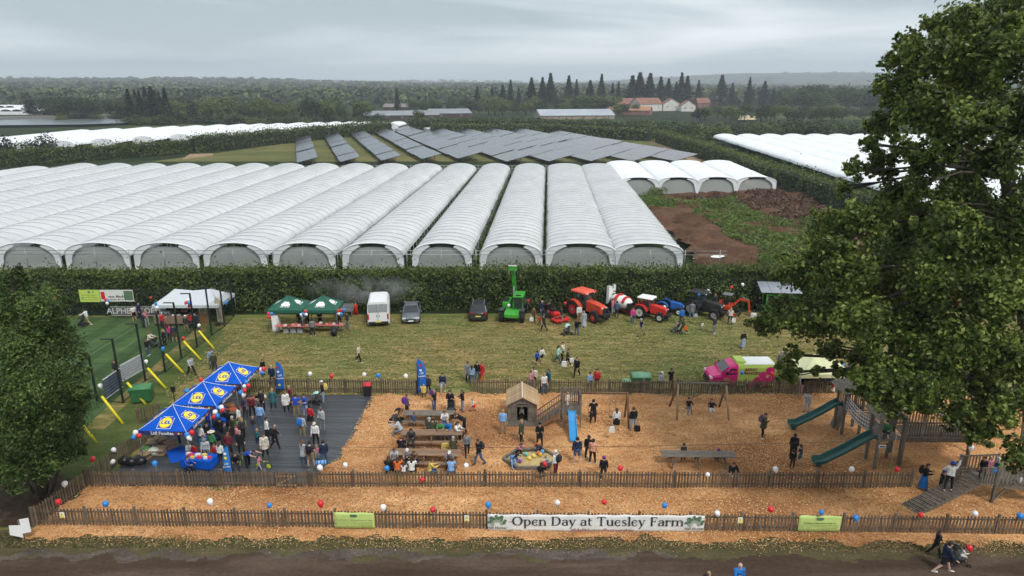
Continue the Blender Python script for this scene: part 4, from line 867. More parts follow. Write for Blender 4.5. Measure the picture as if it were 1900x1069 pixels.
# ---------------------------------------------------------------- lettering for the banner
def arc(cx, cy, rx, ry, a0, a1, wt, wk, n=14):
    out = []
    for i in range(n + 1):
        a = R(a0 + (a1 - a0) * i / n); w = wt + (wk - wt) * abs(math.cos(a)) ** 1.4; out.append((cx + rx * math.cos(a), cy + ry * math.sin(a), w))
    return out
def bar_(x0, y0, x1, y1, w): return [(x0, y0, w), (x1, y1, w)]
S, T_ = .105, .04     # stem and hair line
def stem(x, y0, y1, foot=True, head=False, flag=False):
    r = [bar_(x, y0, x, y1, S)]
    if foot: r.append(bar_(x - .11, y0 + .015, x + .11, y0 + .015, T_))
    if head: r.append(bar_(x - .11, y1 - .015, x + .11, y1 - .015, T_))
    if flag: r.append(bar_(x - .11, y1 - .04, x, y1 - .005, T_))
    return r
XH, CP = .45, .68
GL = {'O': (.76, [arc(.38, .34, .29, .32, 0, 360, T_, .12, 26)]),
      'D': (.72, stem(.14, 0, CP, True, False) + [bar_(.04, CP - .015, .3, CP - .015, T_), bar_(.1, .015, .3, .015, T_), arc(.29, .34, .31, .325, -90, 90, T_, .12)]),
      'T': (.62, stem(.31, 0, CP) + [bar_(.03, CP - .02, .59, CP - .02, .045), bar_(.05, CP - .13, .05, CP, T_), bar_(.57, CP - .13, .57, CP, T_)]),
      'F': (.55, stem(.15, 0, CP) + [bar_(.05, CP - .02, .50, CP - .02, .045), bar_(.48, CP - .14, .48, CP, T_), bar_(.15, .36, .38, .36, T_), bar_(.38, .28, .38, .44, T_)]),
      'p': (.56, stem(.13, -.22, XH, True, False, True) + [arc(.28, .225, .18, .215, -150, 150, T_, .105, 18)]),
      'e': (.46, [arc(.24, .22, .175, .215, 35, 325, T_, .105, 20), bar_(.09, .25, .38, .25, T_)]),
      'n': (.56, stem(.12, 0, XH, True, False, True) + stem(.44, 0, .28) + [arc(.28, .27, .16, .165, 0, 150, T_, .1)]),
      'r': (.40, stem(.12, 0, XH, True, False, True) + [arc(.27, .28, .13, .15, 50, 150, .05, .09), bar_(.30, .39, .38, .39, .09)]),
      'm': (.86, stem(.12, 0, XH, True, False, True) + stem(.43, 0, .28) + stem(.74, 0, .28) + [arc(.275, .27, .155, .165, 0, 150, T_, .1), arc(.585, .27, .155, .165, 0, 150, T_, .1)]),
      'u': (.56, [bar_(.12, .14, .12, XH, S), bar_(.02, XH - .015, .12, XH - .015, T_), bar_(.43, .02, .43, XH, S), bar_(.33, XH - .015, .43, XH - .015, T_), bar_(.43, .015, .53, .03, T_), arc(.275, .17, .155, .15, 180, 340, T_, .1)]),
      'a': (.47, [arc(.22, .31, .14, .13, 0, 165, T_, .1), bar_(.36, .05, .36, .32, S), bar_(.36, .03, .45, .03, T_), arc(.21, .135, .14, .125, 60, 330, T_, .1, 16)]),
      'y': (.5, [bar_(.08, XH, .26, .02, S), bar_(.42, XH, .26, .02, T_), bar_(.26, .03, .14, -.19, .045), bar_(.08, -.18, .16, -.18, .08), bar_(.0, XH - .015, .18, XH - .015, T_), bar_(.33, XH - .015, .5, XH - .015, T_)]),
      't': (.36, [bar_(.14, .08, .14, .58, .095), bar_(.03, XH - .02, .31, XH - .02, .045), arc(.235, .1, .1, .085, 180, 310, T_, .09)]),
      's': (.40, [[(.34, .34, T_), (.30, .42, .05), (.20, .44, .05), (.10, .40, .075), (.10, .31, .09), (.2, .24, .1), (.32, .17, .095), (.33, .07, .08), (.22, .01, .05), (.12, .01, .045), (.06, .1, T_)]]),
      'l': (.26, stem(.13, 0, CP + .03, True, False, True)), ' ': (.26, []), '-': (.5, [bar_(.1, .22, .40, .22, .03)])}
def serif(name, s, size, mat, parent):
    mb = MB(); x = 0; k = 0
    for ch in s:
        w, st = GL[ch]
        for line in st:
            k += 1; z = .0004 * (k % 7)
            pts = [Vector((p[0] + x, p[1], 0)) for p in line]; L = []; R_ = []
            for i, p in enumerate(pts):
                d = pts[min(i + 1, len(pts) - 1)] - pts[max(0, i - 1)]; nn = Vector((-d.y, d.x, 0)).normalized() * line[i][2] / 2; L.append(p + nn); R_.append(p - nn)
            vs = [v * size + Vector((0, 0, z)) for v in L + R_]; n = len(pts); mb.add(vs, [(i, i + 1, n + i + 1, n + i) for i in range(n - 1)])
        x += w
    mb.v = [(v[0] - x * size / 2, v[1], v[2]) for v in mb.v]; return mb.build(name, mat, parent)
def hung(name, label, cat, q0, q1, z0, z1, mat, wob=.03, off=-.13):
    """cloth sign stretched along a fence between two picture points on the fence foot"""
    a, b_ = G(*q0), G(*q1); L = (b_ - a).length; root = thing(name, label, cat, (a + b_) / 2, math.atan2(b_.y - a.y, b_.x - a.x))
    nx, nz = max(6, int(L * 6)), 6; P = []
    for j in range(nz + 1):
        for i in range(nx + 1):
            x = -L / 2 + L * i / nx; z = z0 + (z1 - z0) * j / nz + .02 * math.sin(i * .9) * (j in (0, nz))
            P.append((x, off + wob * mnoise.noise((x * 1.3 + z * .8, z * 2.2, L)), z))
    mb = MB(); mb.add(P, [(j * (nx + 1) + i, j * (nx + 1) + i + 1, (j + 1) * (nx + 1) + i + 1, (j + 1) * (nx + 1) + i) for j in range(nz) for i in range(nx)], True)
    sh = mb.build('sheet', mat, root); sol = sh.modifiers.new('thick', 'SOLIDIFY'); sol.thickness = .006; return root, L, off - wob - .01
FACE = (R(90), 0, 0)
def word_line(parent, L, z, y, h, mat, seed):
    """a line of print too small to read: word-long strokes with ragged tops"""
    rg = random.Random(seed); mb = MB(); x = -L / 2
    while x < L / 2 - h:
        w = min(rg.uniform(2, 7) * h * .8, L / 2 - x); n = max(2, int(w / (h * .55)))
        for k in range(n):
            a, b_ = x + w * k / n, x + w * (k + .72) / n; t_ = h * rg.choice((.55, .6, .6, 1.0)); mb.add([(a, y, z - h / 2), (b_, y, z - h / 2), (b_, y, z - h / 2 + t_), (a, y, z - h / 2 + t_)], [(0, 1, 2, 3)])
        x += w + h * .7
    o = mb.build('text_line', mat, parent); o['kind'] = 'stuff'; return o
bn, L, yf = hung('banner', 'long white open day banner tied to the front picket fence', 'banner', (905, 986), (1304, 988), .10, 1.14, M((.70, .70, .68), .6, .05, 1.5))
o = serif('lettering', 'Open Day at Tuesley Farm', .80, INK, bn); o.location = (.1, yf, .50); o.rotation_euler = FACE
o = txt('lettering', '#HallHunterPartnership', .30, INKR, bn, .002, 1.15); o.location = (.35, yf, .22); o.rotation_euler = FACE
for sx in (-1, 1):
    o = serif('dash', '-', .8, INKR, bn); o.location = (sx * 4.55, yf, .55); o.rotation_euler = FACE
    for k in range(16):
        a = math.pi * (k + .5) / 16; r = (.25 + .12 * (k % 3))
        o = disc(.085 + .03 * (k % 2), 7).build('logo', LOGOG if k % 3 else M((.3, .36, .28), .6), bn, (sx * 5.25 + r * math.cos(a) * 1.0, yf - .001 * k, .55 + .42 * math.sin(a) * (r / .4))); o.rotation_euler = FACE
    o = txt('lettering', 'Hall Hunter', .22, INK, bn, .001); o.location = (sx * 5.25, yf - .02, .36); o.rotation_euler = FACE
for q0, q1, lab, seed in (((623, 983), (697, 984), 'lime green notice on the front fence, left of the open day banner', 1), ((1477, 989), (1555, 990), 'lime green notice on the front fence, right of the open day banner', 2)):
    g, L, yf = hung('notice', lab, 'sign', q0, q1, .2, 1.17, M((.50, .63, .20), .55, .05))
    ink = M((.16, .20, .07), .7)
    if seed == 2:
        o = txt('lettering', 'We believe in doing business the right way', .1, ink, g, .003, .98); o.location = (0, yf, .74); o.rotation_euler = FACE
    else: word_line(g, L - .16, .74, yf, .055, ink, 3)
    for i in range(5): word_line(g, (L - .14) * (1 if i < 4 else .45), .62 - i * .088, yf, .04, ink, seed * 9 + i)
    for dx, r in ((-.12, .09), (.02, .1), (.12, .07)):
        o = disc(r, 8).build('logo', LOGOG, g, (dx, yf - .003 - r * .02, 1.0)); o.rotation_euler = FACE
for q, lab in (((124, 979), 'small warning sign at the left end of the front fence'), ((867, 985), 'small warning sign just left of the open day banner'), ((1369, 989), 'small warning sign just right of the open day banner')):
    g = thing('warning_sign', lab, 'sign', G(*q), 0, 'warning signs'); MB().box((0, -.14, .88), (.26, .012, .36)).build('plate', WHITE, g)
    MB().prism([(-.1, .86), (.1, .86), (0, 1.04)], -.155, -.148).build('triangle', YEL, g); MB().box((0, -.152, .77), (.2, .008, .1)).build('text_strip', YEL, g); MB().box((0, -.158, .92), (.02, .004, .08)).build('mark', INK, g)
g = thing('arrow_sign', 'blank white arrow shaped sign on a wooden post by the left tree', 'sign', G(44, 1004), R(20))
MB().box((0, 0, .65), (.1, .1, 1.3)).build('post', WOOD_G, g); MB().prism([(-.5, .55), (.05, .25), (.05, .5), (.45, .5), (.45, 1.35), (.05, 1.35), (.05, 1.0), (-.45, 1.1)], -.08, -.06).build('board', WHITE, g)
# ---------------------------------------------------------------- flags
def feather(name, label, q, h, mat, rz, curve=1, top=.62, words=(), wmat=None, lean=0.0, cat='flag'):
    root = thing(name, label, cat, G(*q, .06), rz)
    MB().cyl((0, 0, .04), .28, .08).build('base', BLACK, root); w = h * .24; P = []; n = 14
    edge = lambda f: w * (1 - .15 * f) * (1 if f < top else math.sqrt(max(0, 1 - ((f - top) / (1 - top)) ** 2)))
    for i in range(n + 1):
        f = i / n; z = .25 + f * (h - .25)
        for s_ in (0, .33, .66, 1): P.append((curve * s_ * max(edge(f), .05) + lean * f, .04 * math.sin(6 * f + 3 * s_), z))
    fl = MB().add(P, [(4 * i + k, 4 * i + k + 1, 4 * i + k + 5, 4 * i + k + 4) for i in range(n) for k in range(3)], True).build('sail', mat, root); fl.modifiers.new('thick', 'SOLIDIFY').thickness = .01
    MB().tube([(0, 0, .05), (lean * .5, 0, h * .6), (lean * .9, 0, h * .92), (lean + curve * w * .25, 0, h + .02)], .018, 5).build('pole', BLACK, root)
    for s_, z, sz, vert in words:
        o = txt('lettering', s_, sz, wmat, root, .004); o.location = (curve * w * .5 + lean * .5, -.07, z); o.rotation_euler = (R(90), R(-90) if vert else R(-8), 0)
    return root
FLB = M((.015, .12, .48), .55, .1)
fl1 = feather('feather_flag', 'blue feather flag beyond the deck, next to the farthest blue gazebo', (513, 729), 2.6, FLB, 0, 1, .55, (('Lidl', 1.5, .22, 0), ('Foodies', 1.25, .17, 0)), WHITE, .22)
fl2 = feather('feather_flag', 'blue feather flag at the opening in the back fence', (775, 733), 3.0, FLB, 0, 1, .6, (('Lidl', 1.85, .2, 0), ('Foodies', 1.6, .17, 0)), WHITE, .05)
fl3 = feather('feather_flag', 'light blue drooping feather flag beside the children\'s table', (433, 884), 2.1, M((.03, .20, .60), .55, .1), 0, -1, .4, (('Lidl', .9, .18, 0), ('Foodies', .7, .14, 0)), WHITE, -.1)
for fl, zz in ((fl1, (.7, 1.8, 2.15)), (fl2, (.7, 2.1, 2.5)), (fl3, (1.3, 1.6))):
    for k, z in enumerate(zz):
        o = disc(.1, 10).build('badge', (LOGOY, WHITE, RED)[k], fl, (.32 if fl is not fl3 else -.3, -.075, z)); o.rotation_euler = FACE
feather('feather_flag', 'beige coffee flag at the corner of the grey gazebo', (404, 603), 2.9, M((.48, .41, .33), .6, .05), 0, 1, .75, (('COFFEE', 1.4, .42, 1),), INK, 0.0)
# ---------------------------------------------------------------- sports pitch fence
MB_ = [((170.5, 654.5), (180.6, 745)), ((217, 625), (229, 748)), ((256, 600), (270, 707)), ((290, 574), (307, 691)), ((326, 557), (337, 666)), ((355, 541), (366, 645)), ((386, 533), (393, 623)), ((412, 524), (417, 606)), ((432, 540), (434, 588))]
MAT_GPOST = M((.012, .02, .016), .5)
m, t, b = node_mat('mesh_net'); b.inputs['Base Color'].default_value = (.02, .035, .025, 1); tp = t.nodes.new('ShaderNodeBsdfTransparent'); ms = t.nodes.new('ShaderNodeMixShader'); ms.inputs[0].default_value = .80
t.links.new(b.outputs[0], ms.inputs[1]); t.links.new(tp.outputs[0], ms.inputs[2]); t.links.new(ms.outputs[0], t.nodes['Material Output'].inputs[0]); MAT_MESH = m
pf = thing('mesh_fence', 'tall black post and mesh fence along the right side of the sports pitch', 'fence', G(417, 606))
prev = None
for tp_, bs in MB_:
    g = G(*bs); h = min(5.2, max(4.0, at_y(tp_[0], tp_[1], g.y).z)); q = g - pf.location
    MB().box((q.x, q.y, h / 2), (.12, .12, h)).build('post', MAT_GPOST, pf); MB().box((q.x - .45, q.y, h - .04), (.8, .1, .08)).build('arm', MAT_GPOST, pf)
    if prev is not None:
        MB().add([prev, q, q + Vector((0, 0, 3.2)), prev + Vector((0, 0, 3.2))], [(0, 1, 2, 3)]).build('mesh_panel', MAT_MESH, pf); MB().bar(prev + Vector((0, 0, .06)), q + Vector((0, 0, .06)), .05).build('kick_rail', MAT_GPOST, pf)
    prev = q
bf = thing('mesh_fence', 'dark mesh fence at the far side of the sports pitch below the hedge', 'fence', G(434, 588))
xs_ = [G(px, 587) for px in (40, 70, 100, 137, 168, 197, 230, 270, 310, 350, 390, 434)]; prev = None
for g in xs_:
    q = g - bf.location; MB().box((q.x, q.y, 1.6), (.09, .09, 3.2)).build('post', MAT_GPOST, bf)
    if prev is not None: MB().add([prev, q, q + Vector((0, 0, 3.1)), prev + Vector((0, 0, 3.1))], [(0, 1, 2, 3)]).build('mesh_panel', MAT_MESH, bf)
    prev = q
for k, (a, b_, z) in enumerate((((364, 608), (397, 647), 1.9), ((335, 627), (373, 668), 1.95), ((302, 651), (340, 692), 1.9), ((268, 677), (308, 721), 1.9), ((230, 703), (270, 750), 2.0), ((182, 727), (228, 786), 2.2), ((150, 785), (180, 822), 1.6))):
    g = G(*b_); h = G(*a, z); root = thing('yellow_brace', 'yellow padded guy pole, %s from the coffee stall end of the pitch fence' % ORD[k], 'pole', g, 0, 'yellow guy poles')
    MB().tube([(0, 0, 0), (h - g) * .86], .085, 8).build('sleeve', YEL, root); MB().tube([(h - g) * .86, h - g], .03, 6).build('wire', MAT_GPOST, root)
for q0, q1, z0, z1, mt, lab in (((197, 753), (228, 730), .6, 2.1, M((.05, .075, .12), .5), 'dark blue board tied to the pitch fence'), ((229, 729), (270, 705), 1.0, 2.3, M((.5, .52, .55), .5), 'white board with grey lines tied to the pitch fence')):
    a, b_ = G(*q0), G(*q1); g = thing('fence_board', lab, 'board', a, math.atan2(b_.y - a.y, b_.x - a.x)); L = (b_ - a).length
    MB().box((L / 2, -.1, (z0 + z1) / 2), (L, .03, z1 - z0)).build('panel', mt, g)
    for i in range(1, 6): MB().box((L / 2, -.125, z0 + (z1 - z0) * i / 6), (L - .1, .01, .03)).build('line', M((.25, .27, .3), .5), g)
    for z in (z0, z1): MB().box((L / 2, -.1, z), (L, .05, .05)).build('edge', WHITE, g)
def flat_sign(name, label, cat, q0, q1, z0, z1, mat, words, wmat, logo=None):
    a, b_ = G(*q0), G(*q1); L = (b_ - a).length; g = thing(name, label, cat, (a + b_) / 2, math.atan2(b_.y - a.y, b_.x - a.x))
    MB().box((0, -.12, (z0 + z1) / 2), (L, .02, z1 - z0)).build('sheet', mat, g)
    for s_, x, z, sz in words: o = txt('lettering', s_, sz, wmat, g, sz * .012); o.location = (x, -.145, z); o.rotation_euler = FACE
    return g, L
g, L = flat_sign('banner', 'lime green banner hung on the far pitch fence', 'banner', (156, 587), (193, 587), 1.6, 2.9, M((.45, .58, .10), .5), (), INK)
for i in range(3): word_line(g, L - .4, 2.35 - i * .24, -.14, .13, M((.2, .28, .06), .6), 40 + i)
for dx, r in ((0, .14), (.45, .09)): disc(r, 8).build('logo', LOGOG, g, (dx, -.14, 2.66)).rotation_euler = FACE
g, L = flat_sign('banner', 'white banner with a red corner beside the lime banner on the far pitch fence', 'banner', (194, 587), (255, 587), 1.65, 2.9, M((.62, .62, .58), .5), (), INK)
word_line(g, L * .5, 2.2, -.14, .24, INK, 51); word_line(g, L * .45, 1.88, -.14, .12, INK, 52)
MB().box((L / 2 - .5, -.14, 2.3), (.9, .01, 1.0)).build('picture', LOGOG, g); MB().box((-L / 2 + .3, -.14, 2.3), (.4, .01, .8)).build('picture', RED, g)
g, L = flat_sign('banner', 'dark grey coffee stall banner with white capitals below the white banner', 'banner', (209, 590), (305, 590), -.0 + .3, 1.25, M((.10, .095, .09), .6), (('ALPHER COFFEE', 0, .78, .85),), M((.5, .5, .5), .5))
for z in (.3, 1.25): MB().box((0, -.14, z), (L, .02, .05)).build('edge', M((.4, .39, .36), .6), g)
# ---------------------------------------------------------------- bins
def big_bin(name, label, q, rz, w, d, h, mat, lidmat, group=None, cat='bin'):
    root = thing(name, label, cat, G(*q), rz, group)
    MB().loft([[(-w * .43, -d * .42, .14), (w * .43, -d * .42, .14), (w * .43, d * .42, .14), (-w * .43, d * .42, .14)], [(-w / 2, -d / 2, h * .8), (w / 2, -d / 2, h * .8), (w / 2, d / 2, h * .8), (-w / 2, d / 2, h * .8)]]).build('body', mat, root, bevel=.03)
    MB().box((0, 0, h * .82), (w * 1.06, d * 1.06, .07)).build('rim', mat, root)
    n = 8; rings = [[(x, d * .52 * math.cos(math.pi * k / n), h * .86 + (h * .16) * math.sin(math.pi * k / n)) for k in range(n + 1)] for x in (-w * .51, w * .51)]
    MB().loft(rings, True, True).build('lid', lidmat, root)
    for sx in (-1, 1):
        for sy in (-1, 1): MB().cyl((sx * w * .36, sy * d * .34, .08), .08, .05, 'x', 10).build('wheel', BLACK, root)
        MB().tube([(sx * w * .52, -d * .2, h * .72), (sx * w * .56, 0, h * .72), (sx * w * .52, d * .2, h * .72)], .02, 5).build('handle', mat, root)
    return root
big_bin('wheeled_bin', 'large green four wheeled bin by the pitch fence braces', (266, 745), R(14), 1.5, 1.1, 1.35, BINGR, M((.05, .19, .07), .45), 'large green bins')
big_bin('wheeled_bin', 'large green bin behind the back fence, its pale lid showing', (1187, 722), 0, 1.45, 1.1, 1.35, BINGR, M((.13, .30, .17), .45), 'large green bins')
big_bin('wheeled_bin', 'smaller green bin left of the large one behind the back fence', (1161, 727), 0, .65, .7, 1.05, BINGR, M((.13, .30, .17), .45))
big_bin('litter_bin', 'black wheelie bin with red lid on the deck by the back fence', (683, 736), R(5), .6, .65, 1.15, BLACK, M((.5, .02, .03), .4))
g = thing('litter_bin', 'black round dustbin in front of the right green gazebo', 'bin', G(620, 623)); MB().cyl((0, 0, .4), .26, .8, 'z', 16, .31).build('body', BLACK, g); MB().cyl((0, 0, .81), .33, .05).build('rim', M((.03, .03, .03), .4), g)
# ---------------------------------------------------------------- playhouse
p0, p1 = G(942.6, 787), G(996, 787); W_ = (p1 - p0).length; Dp = 2.1
ph = thing('playhouse', 'small weathered timber playhouse with pale plank roof', 'playhouse', (p0 + p1) / 2 + Vector((0, 0, .12)), 0)
hw = W_ / 2; ev, rg_ = 1.45, 2.0
MB().box((0, -.15, .04), (W_ + .1, .9, .1)).build('porch', WOOD_G, ph); MB().box((0, Dp / 2, .05), (W_, Dp, .12)).build('base', WOOD_G, ph)
nb = 8
for i in range(nb):
    z = .12 + (ev - .12) * (i + .5) / nb; hh = (ev - .12) / nb - .012
    for x0, x1 in ((-hw, -.38), (.36, hw)): MB().box(((x0 + x1) / 2, 0, z), (x1 - x0, .05, hh)).build('board', WOOD_G, ph)
    for sx in (-1, 1): MB().box((sx * (hw - .02), Dp / 2, z), (.05, Dp - .06, hh)).build('board', WOOD_G, ph)
    MB().box((0, Dp - .03, z), (W_ - .1, .05, hh)).build('board', WOOD_G, ph)
MB().prism([(-hw, ev), (hw, ev), (0, rg_)], -.02, .03).build('gable_front', WOOD_G, ph); MB().prism([(-hw, ev), (hw, ev), (0, rg_)], Dp - .05, Dp).build('gable_rear', WOOD_G, ph)
for sx in (-.42, .40): MB().box((sx, -.03, .72), (.07, .07, 1.25)).build('door_post', WOOD_G, ph)
MB().box((0, -.03, 1.32), (.9, .07, .1)).build('lintel', WOOD_G, ph); MB().box((0, Dp * .5, .14), (W_ - .2, Dp - .2, .03)).build('floor', M((.03, .025, .02), .9), ph)
sl = math.hypot(hw + .12, rg_ - ev); an = math.atan2(rg_ - ev, hw)
for sx in (-1, 1):
    for k in range(12):
        o = MB().box((0, 0, 0), (sl + .14, (Dp + .5) / 12 - .012, .03)).build('roof_plank', WOOD_N, ph, (sx * (hw + .06) / 2, -.25 + (Dp + .5) * (k + .5) / 12, (ev + rg_) / 2 + .02)); o.rotation_euler = (0, sx * an, 0)
MB().box((0, Dp / 2, rg_ + .055), (.16, Dp + .5, .04)).build('ridge_board', M((.55, .48, .4), .8), ph)
MB().tube([(-.05, -.06, 1.7), (0, -.06, 1.62), (.05, -.06, 1.7)], .015, 5).build('hook', BLACK, ph)
# ---------------------------------------------------------------- slide tower with stairs and swing beam
def post(root, x, y, h, w=.11, mat=None, name='post', z0=0): return MB().box((x, y, z0 + h / 2), (w, w, h)).build(name, mat or WOOD_G, root)
def railing(root, a, b_, h, n, mat=None, low=.12, slat=.07):
    a, b_ = Vector(a), Vector(b_); mat = mat or WOOD_G; d = b_ - a; ang = math.atan2(d.y, d.x)
    for z in (low, h): MB().bar(a + Vector((0, 0, z)), b_ + Vector((0, 0, z)), .05, .08).build('rail', mat, root)
    for k in range(n):
        p = a.lerp(b_, (k + .5) / n); o = MB().box((0, 0, 0), (slat, .03, h - .04)).build('baluster', mat, root, p + Vector((0, -.045, h / 2 + .03)), math.atan2(d.y, d.x) if abs(d.z) < .01 else 0)
t0 = G(1060, 796); tw = thing('slide_tower', 'timber play tower with stairs, blue slide and two swings on its beam', 'play tower', t0 + Vector((0, 0, .1)), 0)
hw, dp, pz = .62, 1.25, 1.25
for x in (-hw, hw):
    for y in (0, dp): post(tw, x, y, 2.55)
for k in range(8): MB().box((0, .09 + k * .155, pz), (2 * hw, .145, .04)).build('plank', WOOD_G, tw)
MB().box((0, -.02, pz - .12), (2 * hw, .05, .2)).build('beam', WOOD_G, tw)
railing(tw, (-hw, dp, pz), (hw, dp, pz), 1.0, 9); railing(tw, (hw, 0, pz), (hw, dp, pz), 1.0, 6); MB().box((0, dp - .03, pz + 1.22), (2 * hw, .05, .08)).build('rail', WOOD_G, tw)
for x in (-.45, .45): MB().box((x, 0, pz + .25), (.3, .03, .5)).build('panel', WOOD_G, tw)
sl_ = thing('x', 'x', 'x'); bpy.data.objects.remove(sl_)
SLB = M((.02, .25, .55), .35, .08)
mb = MB(); prof = [(-.27, .16), (-.27, .0), (-.23, -.04), (.23, -.04), (.27, .0), (.27, .16), (.23, .16), (.23, .03), (-.23, .03), (-.23, .16)]; pth = [(-.02, pz + .02), (-.25, pz - .02), (-.7, pz - .4), (-1.5, pz - .95), (-1.85, .18), (-2.1, .14)]
mb.loft([[(x, y, z + dz) for x, dz in prof] for y, z in pth]); mb.build('slide', SLB, tw)
# stairs down to the left
s0, s1 = Vector((-hw, .55, pz)), Vector((-hw - 1.75, .30, .0)); n = 8
for k in range(n):
    p = s0.lerp(s1, (k + .5) / n); MB().box((p.x, p.y, p.z), (.26, .85, .04)).build('tread', WOOD_G, tw)
for yy in (-.45, .45):
    MB().bar(s0 + Vector((0, yy, -.05)), s1 + Vector((0, yy, .0)), .05, .2).build('stringer', WOOD_R, tw)
    for dz in (.45, .9): MB().bar(s0 + Vector((0, yy, dz)), s1 + Vector((0, yy, dz + .05)), .05, .07).build('handrail', WOOD_G if dz < .5 else WOOD_R, tw)
    for k in range(11):
        p = s0.lerp(s1, (k + .5) / 11) + Vector((0, yy, 0)); MB().box((p.x, p.y, p.z + .45), (.05, .03, .92)).build('baluster', WOOD_G, tw)
bx1 = 3.95
MB().tube([(hw, .55, 2.38), (bx1, .55, 2.38)], .075, 8).build('swing_beam', WOOD_R, tw)
for yy in (-.35, 1.5): MB().bar((bx1 - .05, .55, 2.42), (bx1, yy, 0), .13).build('beam_leg', WOOD_R, tw)
def swing(root, x, y, top, seat, w=.42, kind=0):
    s = MB().box((x, y, seat), (w, .18, .05)).build('swing_seat', BLACK, root)
    for sx in (-1, 1): MB().tube([(x + sx * w / 2, y, seat), (x + sx * w / 2, y, top)], .012, 4).build('chain', GREYM, root)
swing(tw, 1.45, .55, 2.35, .6); swing(tw, 2.9, .55, 2.35, .55)
# ---------------------------------------------------------------- free standing swing frame
a, b_ = G(1254, 771), G(1342, 772); cx = (a + b_) / 2; hw = (b_ - a).length / 2
sw = thing('swing_frame', 'timber swing frame with a grey top beam and two swings', 'swing', cx + Vector((0, 0, .1)), math.atan2(b_.y - a.y, b_.x - a.x))
MB().tube([(-hw - .18, 0, 2.45), (hw + .18, 0, 2.45)], .085, 8).build('top_beam', WOOD_G, sw)
for sx in (-1, 1):
    MB().tube([(sx * hw, 0, 2.4), (sx * (hw + .12), -.95, 0)], .075, 7).build('leg', WOOD_N, sw); MB().tube([(sx * hw, 0, 2.4), (sx * (hw + .12) - .1, 1.25, 0)], .075, 7).build('leg', WOOD_R, sw)
    MB().bar((sx * hw, -.42, 1.35), (sx * hw, .5, 1.35), .05, .1).build('cross_brace', WOOD_R, sw)
swing(sw, -.85, -.1, 2.4, .55); swing(sw, .72, -.3, 2.4, .5)
# ---------------------------------------------------------------- tables
def picnic(label, q, L, rz=0, mat=None, bench=True, group=None, grey=False):
    mat = mat or (WOOD_G if grey else wood_mat_table); root = thing('picnic_table', label, 'picnic table', G(*q, 0) + Vector((0, 0, .12)), rz, group)
    for k in range(5): MB().box((0, -.32 + k * .16, .75), (L, .145, .04)).build('top_plank', mat, root)
    for sx in ((-.36, 0, .36) if L > 3.4 else (-.38, .38)):
        x = sx * L
        for s in (-1, 1): MB().bar((x, s * .22, .73), (x, s * .62, 0), .06, .1).build('leg', mat, root)
        MB().box((x, 0, .42), (.06, 1.5, .1)).build('cross_bar', mat, root)
        if abs(sx) > .1 or L > 3.4: MB().bar((x + .05, 0, .45), (x + (.4 if sx <= 0 else -.4), 0, .72), .05, .08).build('brace', mat, root)
    if bench:
        for s in (-1, 1):
            for k in range(2): MB().box((0, s * (.68 + k * .15), .45), (L, .135, .04)).build('seat_plank', mat, root)
    return root
wood_mat_table = wood_mat('picnic_pine', [(.15, .085, .048), (.23, .14, .085), (.32, .21, .135)], 2.0, (.3, 2, 1), .2)
picnic('farthest of the three picnic tables on the bark, greyish top', (797, 787), 3.6, R(-1), WOOD_G, True, 'picnic tables by the deck')
picnic('middle of the three picnic tables on the bark, with an empty bench', (802, 824), 4.1, R(1), None, True, 'picnic tables by the deck')
picnic('nearest of the three picnic tables, full of seated people', (789, 862), 4.5, R(-2), None, True, 'picnic tables by the deck')
picnic('long grey trestle table standing alone below the swings', (1293, 865), 4.6, R(-1), WOOD_G, False)
# ---------------------------------------------------------------- sandpit
sp_c = G(985, 858); sp = thing('sandpit', 'hexagonal sandpit with timber edging and yellow sand', 'sandpit', sp_c + Vector((0, 0, .1)))
hx = [(1.75 * math.cos(R(a)) * 1.0, 1.25 * math.sin(R(a))) for a in range(0, 360, 60)]
P = [(0, 0, .2)]
for i in range(6):
    a, b_ = Vector((*hx[i], .14)), Vector((*hx[(i + 1) % 6], .14)); MB().bar(a, b_, .16, .26).build('edge_beam', WOOD_G, sp)
n_ = 24; rings = [[(x * f * .94 * math.cos(0), y * f * .94, .12 + .08 * mnoise.noise((x * f * 2, y * f * 2, 1)) + .08 * (1 - f)) for x, y in [(1.6 * math.cos(6.283 * k / n_), 1.12 * math.sin(6.283 * k / n_)) for k in range(n_)]] for f in (.02, .25, .5, .75, 1.0)]
MB().loft(rings, True, True).build('sand', ground_mat('play_sand', [(.3, (.36, .25, .10)), (.7, (.55, .42, .2))], (2, 2, 2)), sp)
for k, (x, y, c) in enumerate(((-.3, .3, (.1, .5, .45)), (.5, .45, (.7, .1, .03)), (.6, .3, (.75, .4, .02)), (-.7, -.5, (.25, .05, .4)), (.2, .1, (.75, .6, .05)), (-.1, -.2, (.75, .55, .05)), (.75, .6, (.05, .3, .6)))):
    nm = ('turquoise', 'red', 'orange', 'purple', 'yellow', 'amber', 'blue')[k]
    g = thing('sand_toy', nm + ' plastic bucket lying in the sandpit', 'toy', sp_c + Vector((x, y, .3)), k); MB().cyl((0, 0, .09), .09, .18, 'z', 10, .13).build('bucket', M(c, .4), g); MB().tube([(-.12, 0, .18), (0, 0, .28), (.12, 0, .18)], .012, 5).build('handle', WHITE, g)
